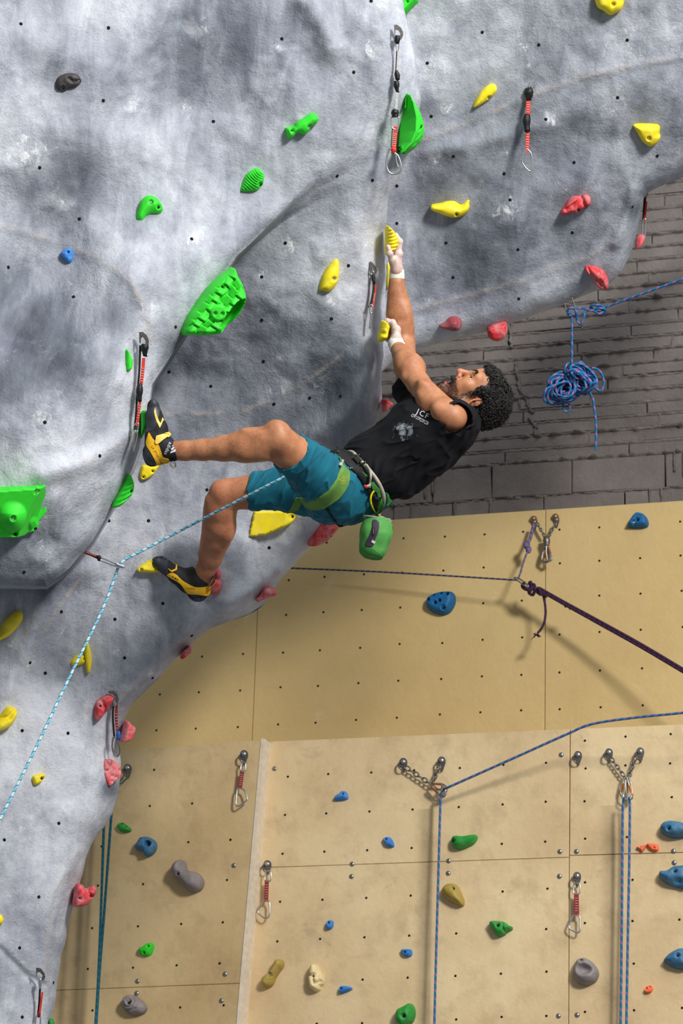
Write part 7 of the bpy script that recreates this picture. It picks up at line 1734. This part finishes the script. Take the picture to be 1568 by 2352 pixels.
hh = empty('bolt_hanger', LW.at(1326, 1738), 'lone steel bolt hanger beside the vertical joint', 'bolt hanger'); wall_hanger(LW, 1327, 1736, hh)
q = quickdraw(LP.at(290, 1775), 'dark quickdraw mostly hidden behind the rock edge'); wall_hanger(LP, 293, 1766, q); dp = Dp(wall=LP, off=.03); loop([(292, 1776), (284, 1782), (276, 1794), (272, 1800), (280, 1798), (292, 1786)], dp, .0034, M_DSTEEL, q)
def chain_of(w, p0, p1, n, parent, r=.0032, off=.03):
    p0, p1 = np.array(p0, float), np.array(p1, float); d = (p1 - p0) / np.linalg.norm(p1 - p0); s_ = np.array([-d[1], d[0]]); Lp = np.linalg.norm(p1 - p0) / n * .68
    for i in range(n):
        c = p0 + (p1 - p0) * (i + .5) / n; C = w.at(*c, off); e1_ = nrm(w.at(*(c + d), off) - C); e2_ = nrm(w.at(*(c + s_), off) - C)
        if i % 2: e2_ = nrm(e2_ * .25 + w.n)
        k = ((C - CAM) @ FW) / FPX
        pts = [C + e1_ * Lp * k * math.cos(t) * 1.0 + e2_ * Lp * k * .58 * math.sin(t) for t in np.linspace(0, 2 * math.pi, 16, endpoint=False)]
        V, F, _, _ = tube(pts, r, 7, closed=True); mk('chain_link', V, F, M_DSTEEL, parent)
def gated(w, pts, gate, parent, r=.0036, off=.035, gm=M_ORG, name='carabiner'):
    dp = Dp(wall=w, off=off); o = loop(pts, dp, r, M_STEEL, parent, name); loop(gate, dp, r * 1.25, gm, o, 'gate', False, 12, extra=.002); return o
an = empty('chain_anchor', LW.at(975, 1780), 'chain anchor pulled to the right, holding the sagging blue rope', 'chain anchor', 'chain anchors')
wall_hanger(LW, 926, 1752, an); wall_hanger(LW, 1014, 1749, an); chain_of(LW, (931, 1762), (990, 1802), 6, an); chain_of(LW, (1009, 1759), (993, 1799), 4, an)
gated(LW, zG('(1395,288)(1440,284)(1480,292)(1502,320)(1480,358)(1450,362)(1420,330)(1398,302)'), zG('(1410,286)(1470,292)'), an, gm=M_BRN); gated(LW, zG('(1392,300)(1430,330)(1460,362)(1480,372)(1492,345)(1480,310)(1470,296)(1462,320)(1440,320)(1410,296)'), zG('(1395,306)(1440,342)'), an, off=.055, gm=M_BRN)
loop(zG('(1462,296)(1480,305)(1490,330)(1478,362)'), Dp(wall=LW, off=.07), .0040, M_ALU, an, 'carabiner_spine', False, 16)
an = empty('chain_anchor', LW.at(1437, 1770), 'chain anchor with two orange-gated carabiners at the right', 'chain anchor', 'chain anchors')
wall_hanger(LW, 1398, 1730, an); wall_hanger(LW, 1470, 1728, an); chain_of(LW, (1403, 1742), (1432, 1782), 5, an); chain_of(LW, (1460, 1738), (1444, 1784), 5, an)
gated(LW, zH('(1192,400)(1178,450)(1170,500)(1190,540)(1212,545)(1218,500)(1212,430)(1204,400)'), zH('(1196,440)(1176,495)'), an); gated(LW, zH('(1212,400)(1222,440)(1235,500)(1240,540)(1250,520)(1244,470)(1232,420)(1222,398)'), zH('(1230,452)(1248,515)'), an, off=.05)
loop(zH('(1205,415)(1200,470)(1190,520)(1215,545)(1240,530)'), Dp(wall=LW, off=.065), .0036, M_ALU, an, 'carabiner_spine', False, 20)
an = empty('chain_anchor', UW.at(1250, 1240), 'chain anchor with domed bolts on the upper beige wall', 'chain anchor', 'chain anchors')
zq = lambda t: zz(7.35, 1160, 1170, t)
for x, y in ((1226, 1194), (1276, 1189)):
    V, F = lathe(UW.at(x, y, -.002), UW.n, [(.017, 0), (.017, .012), (.013, .022), (.006, .027), (.0001, .028)], 16); mk('bolt', V, F, plain('bronze_bolt', (150, 122, 90), .35, metal=.7), an)
    wall_hanger(UW, x + 1, y + 6, an, .8, False)
chain_of(UW, zq('(540,240)')[0], zq('(660,450)')[0], 5, an, off=.04); chain_of(UW, zq('(850,230)')[0], zq('(720,490)')[0], 6, an, off=.04)
lump(zq('(640,470)(740,480)(765,560)(740,620)(660,620)(635,560)'), Dp(wall=UW, off=.05), .02, M_DSTEEL, an, 'chain_cluster')
gated(UW, zq('(690,600)(640,720)(615,830)(640,880)(710,890)(740,830)(720,700)(705,600)'), zq('(690,720)(655,820)'), an, .0050, .05); gated(UW, zq('(700,610)(750,720)(785,820)(770,860)(715,875)(700,820)(690,720)'), zq('(725,640)(760,740)'), an, .0046, .07, M_BRN)
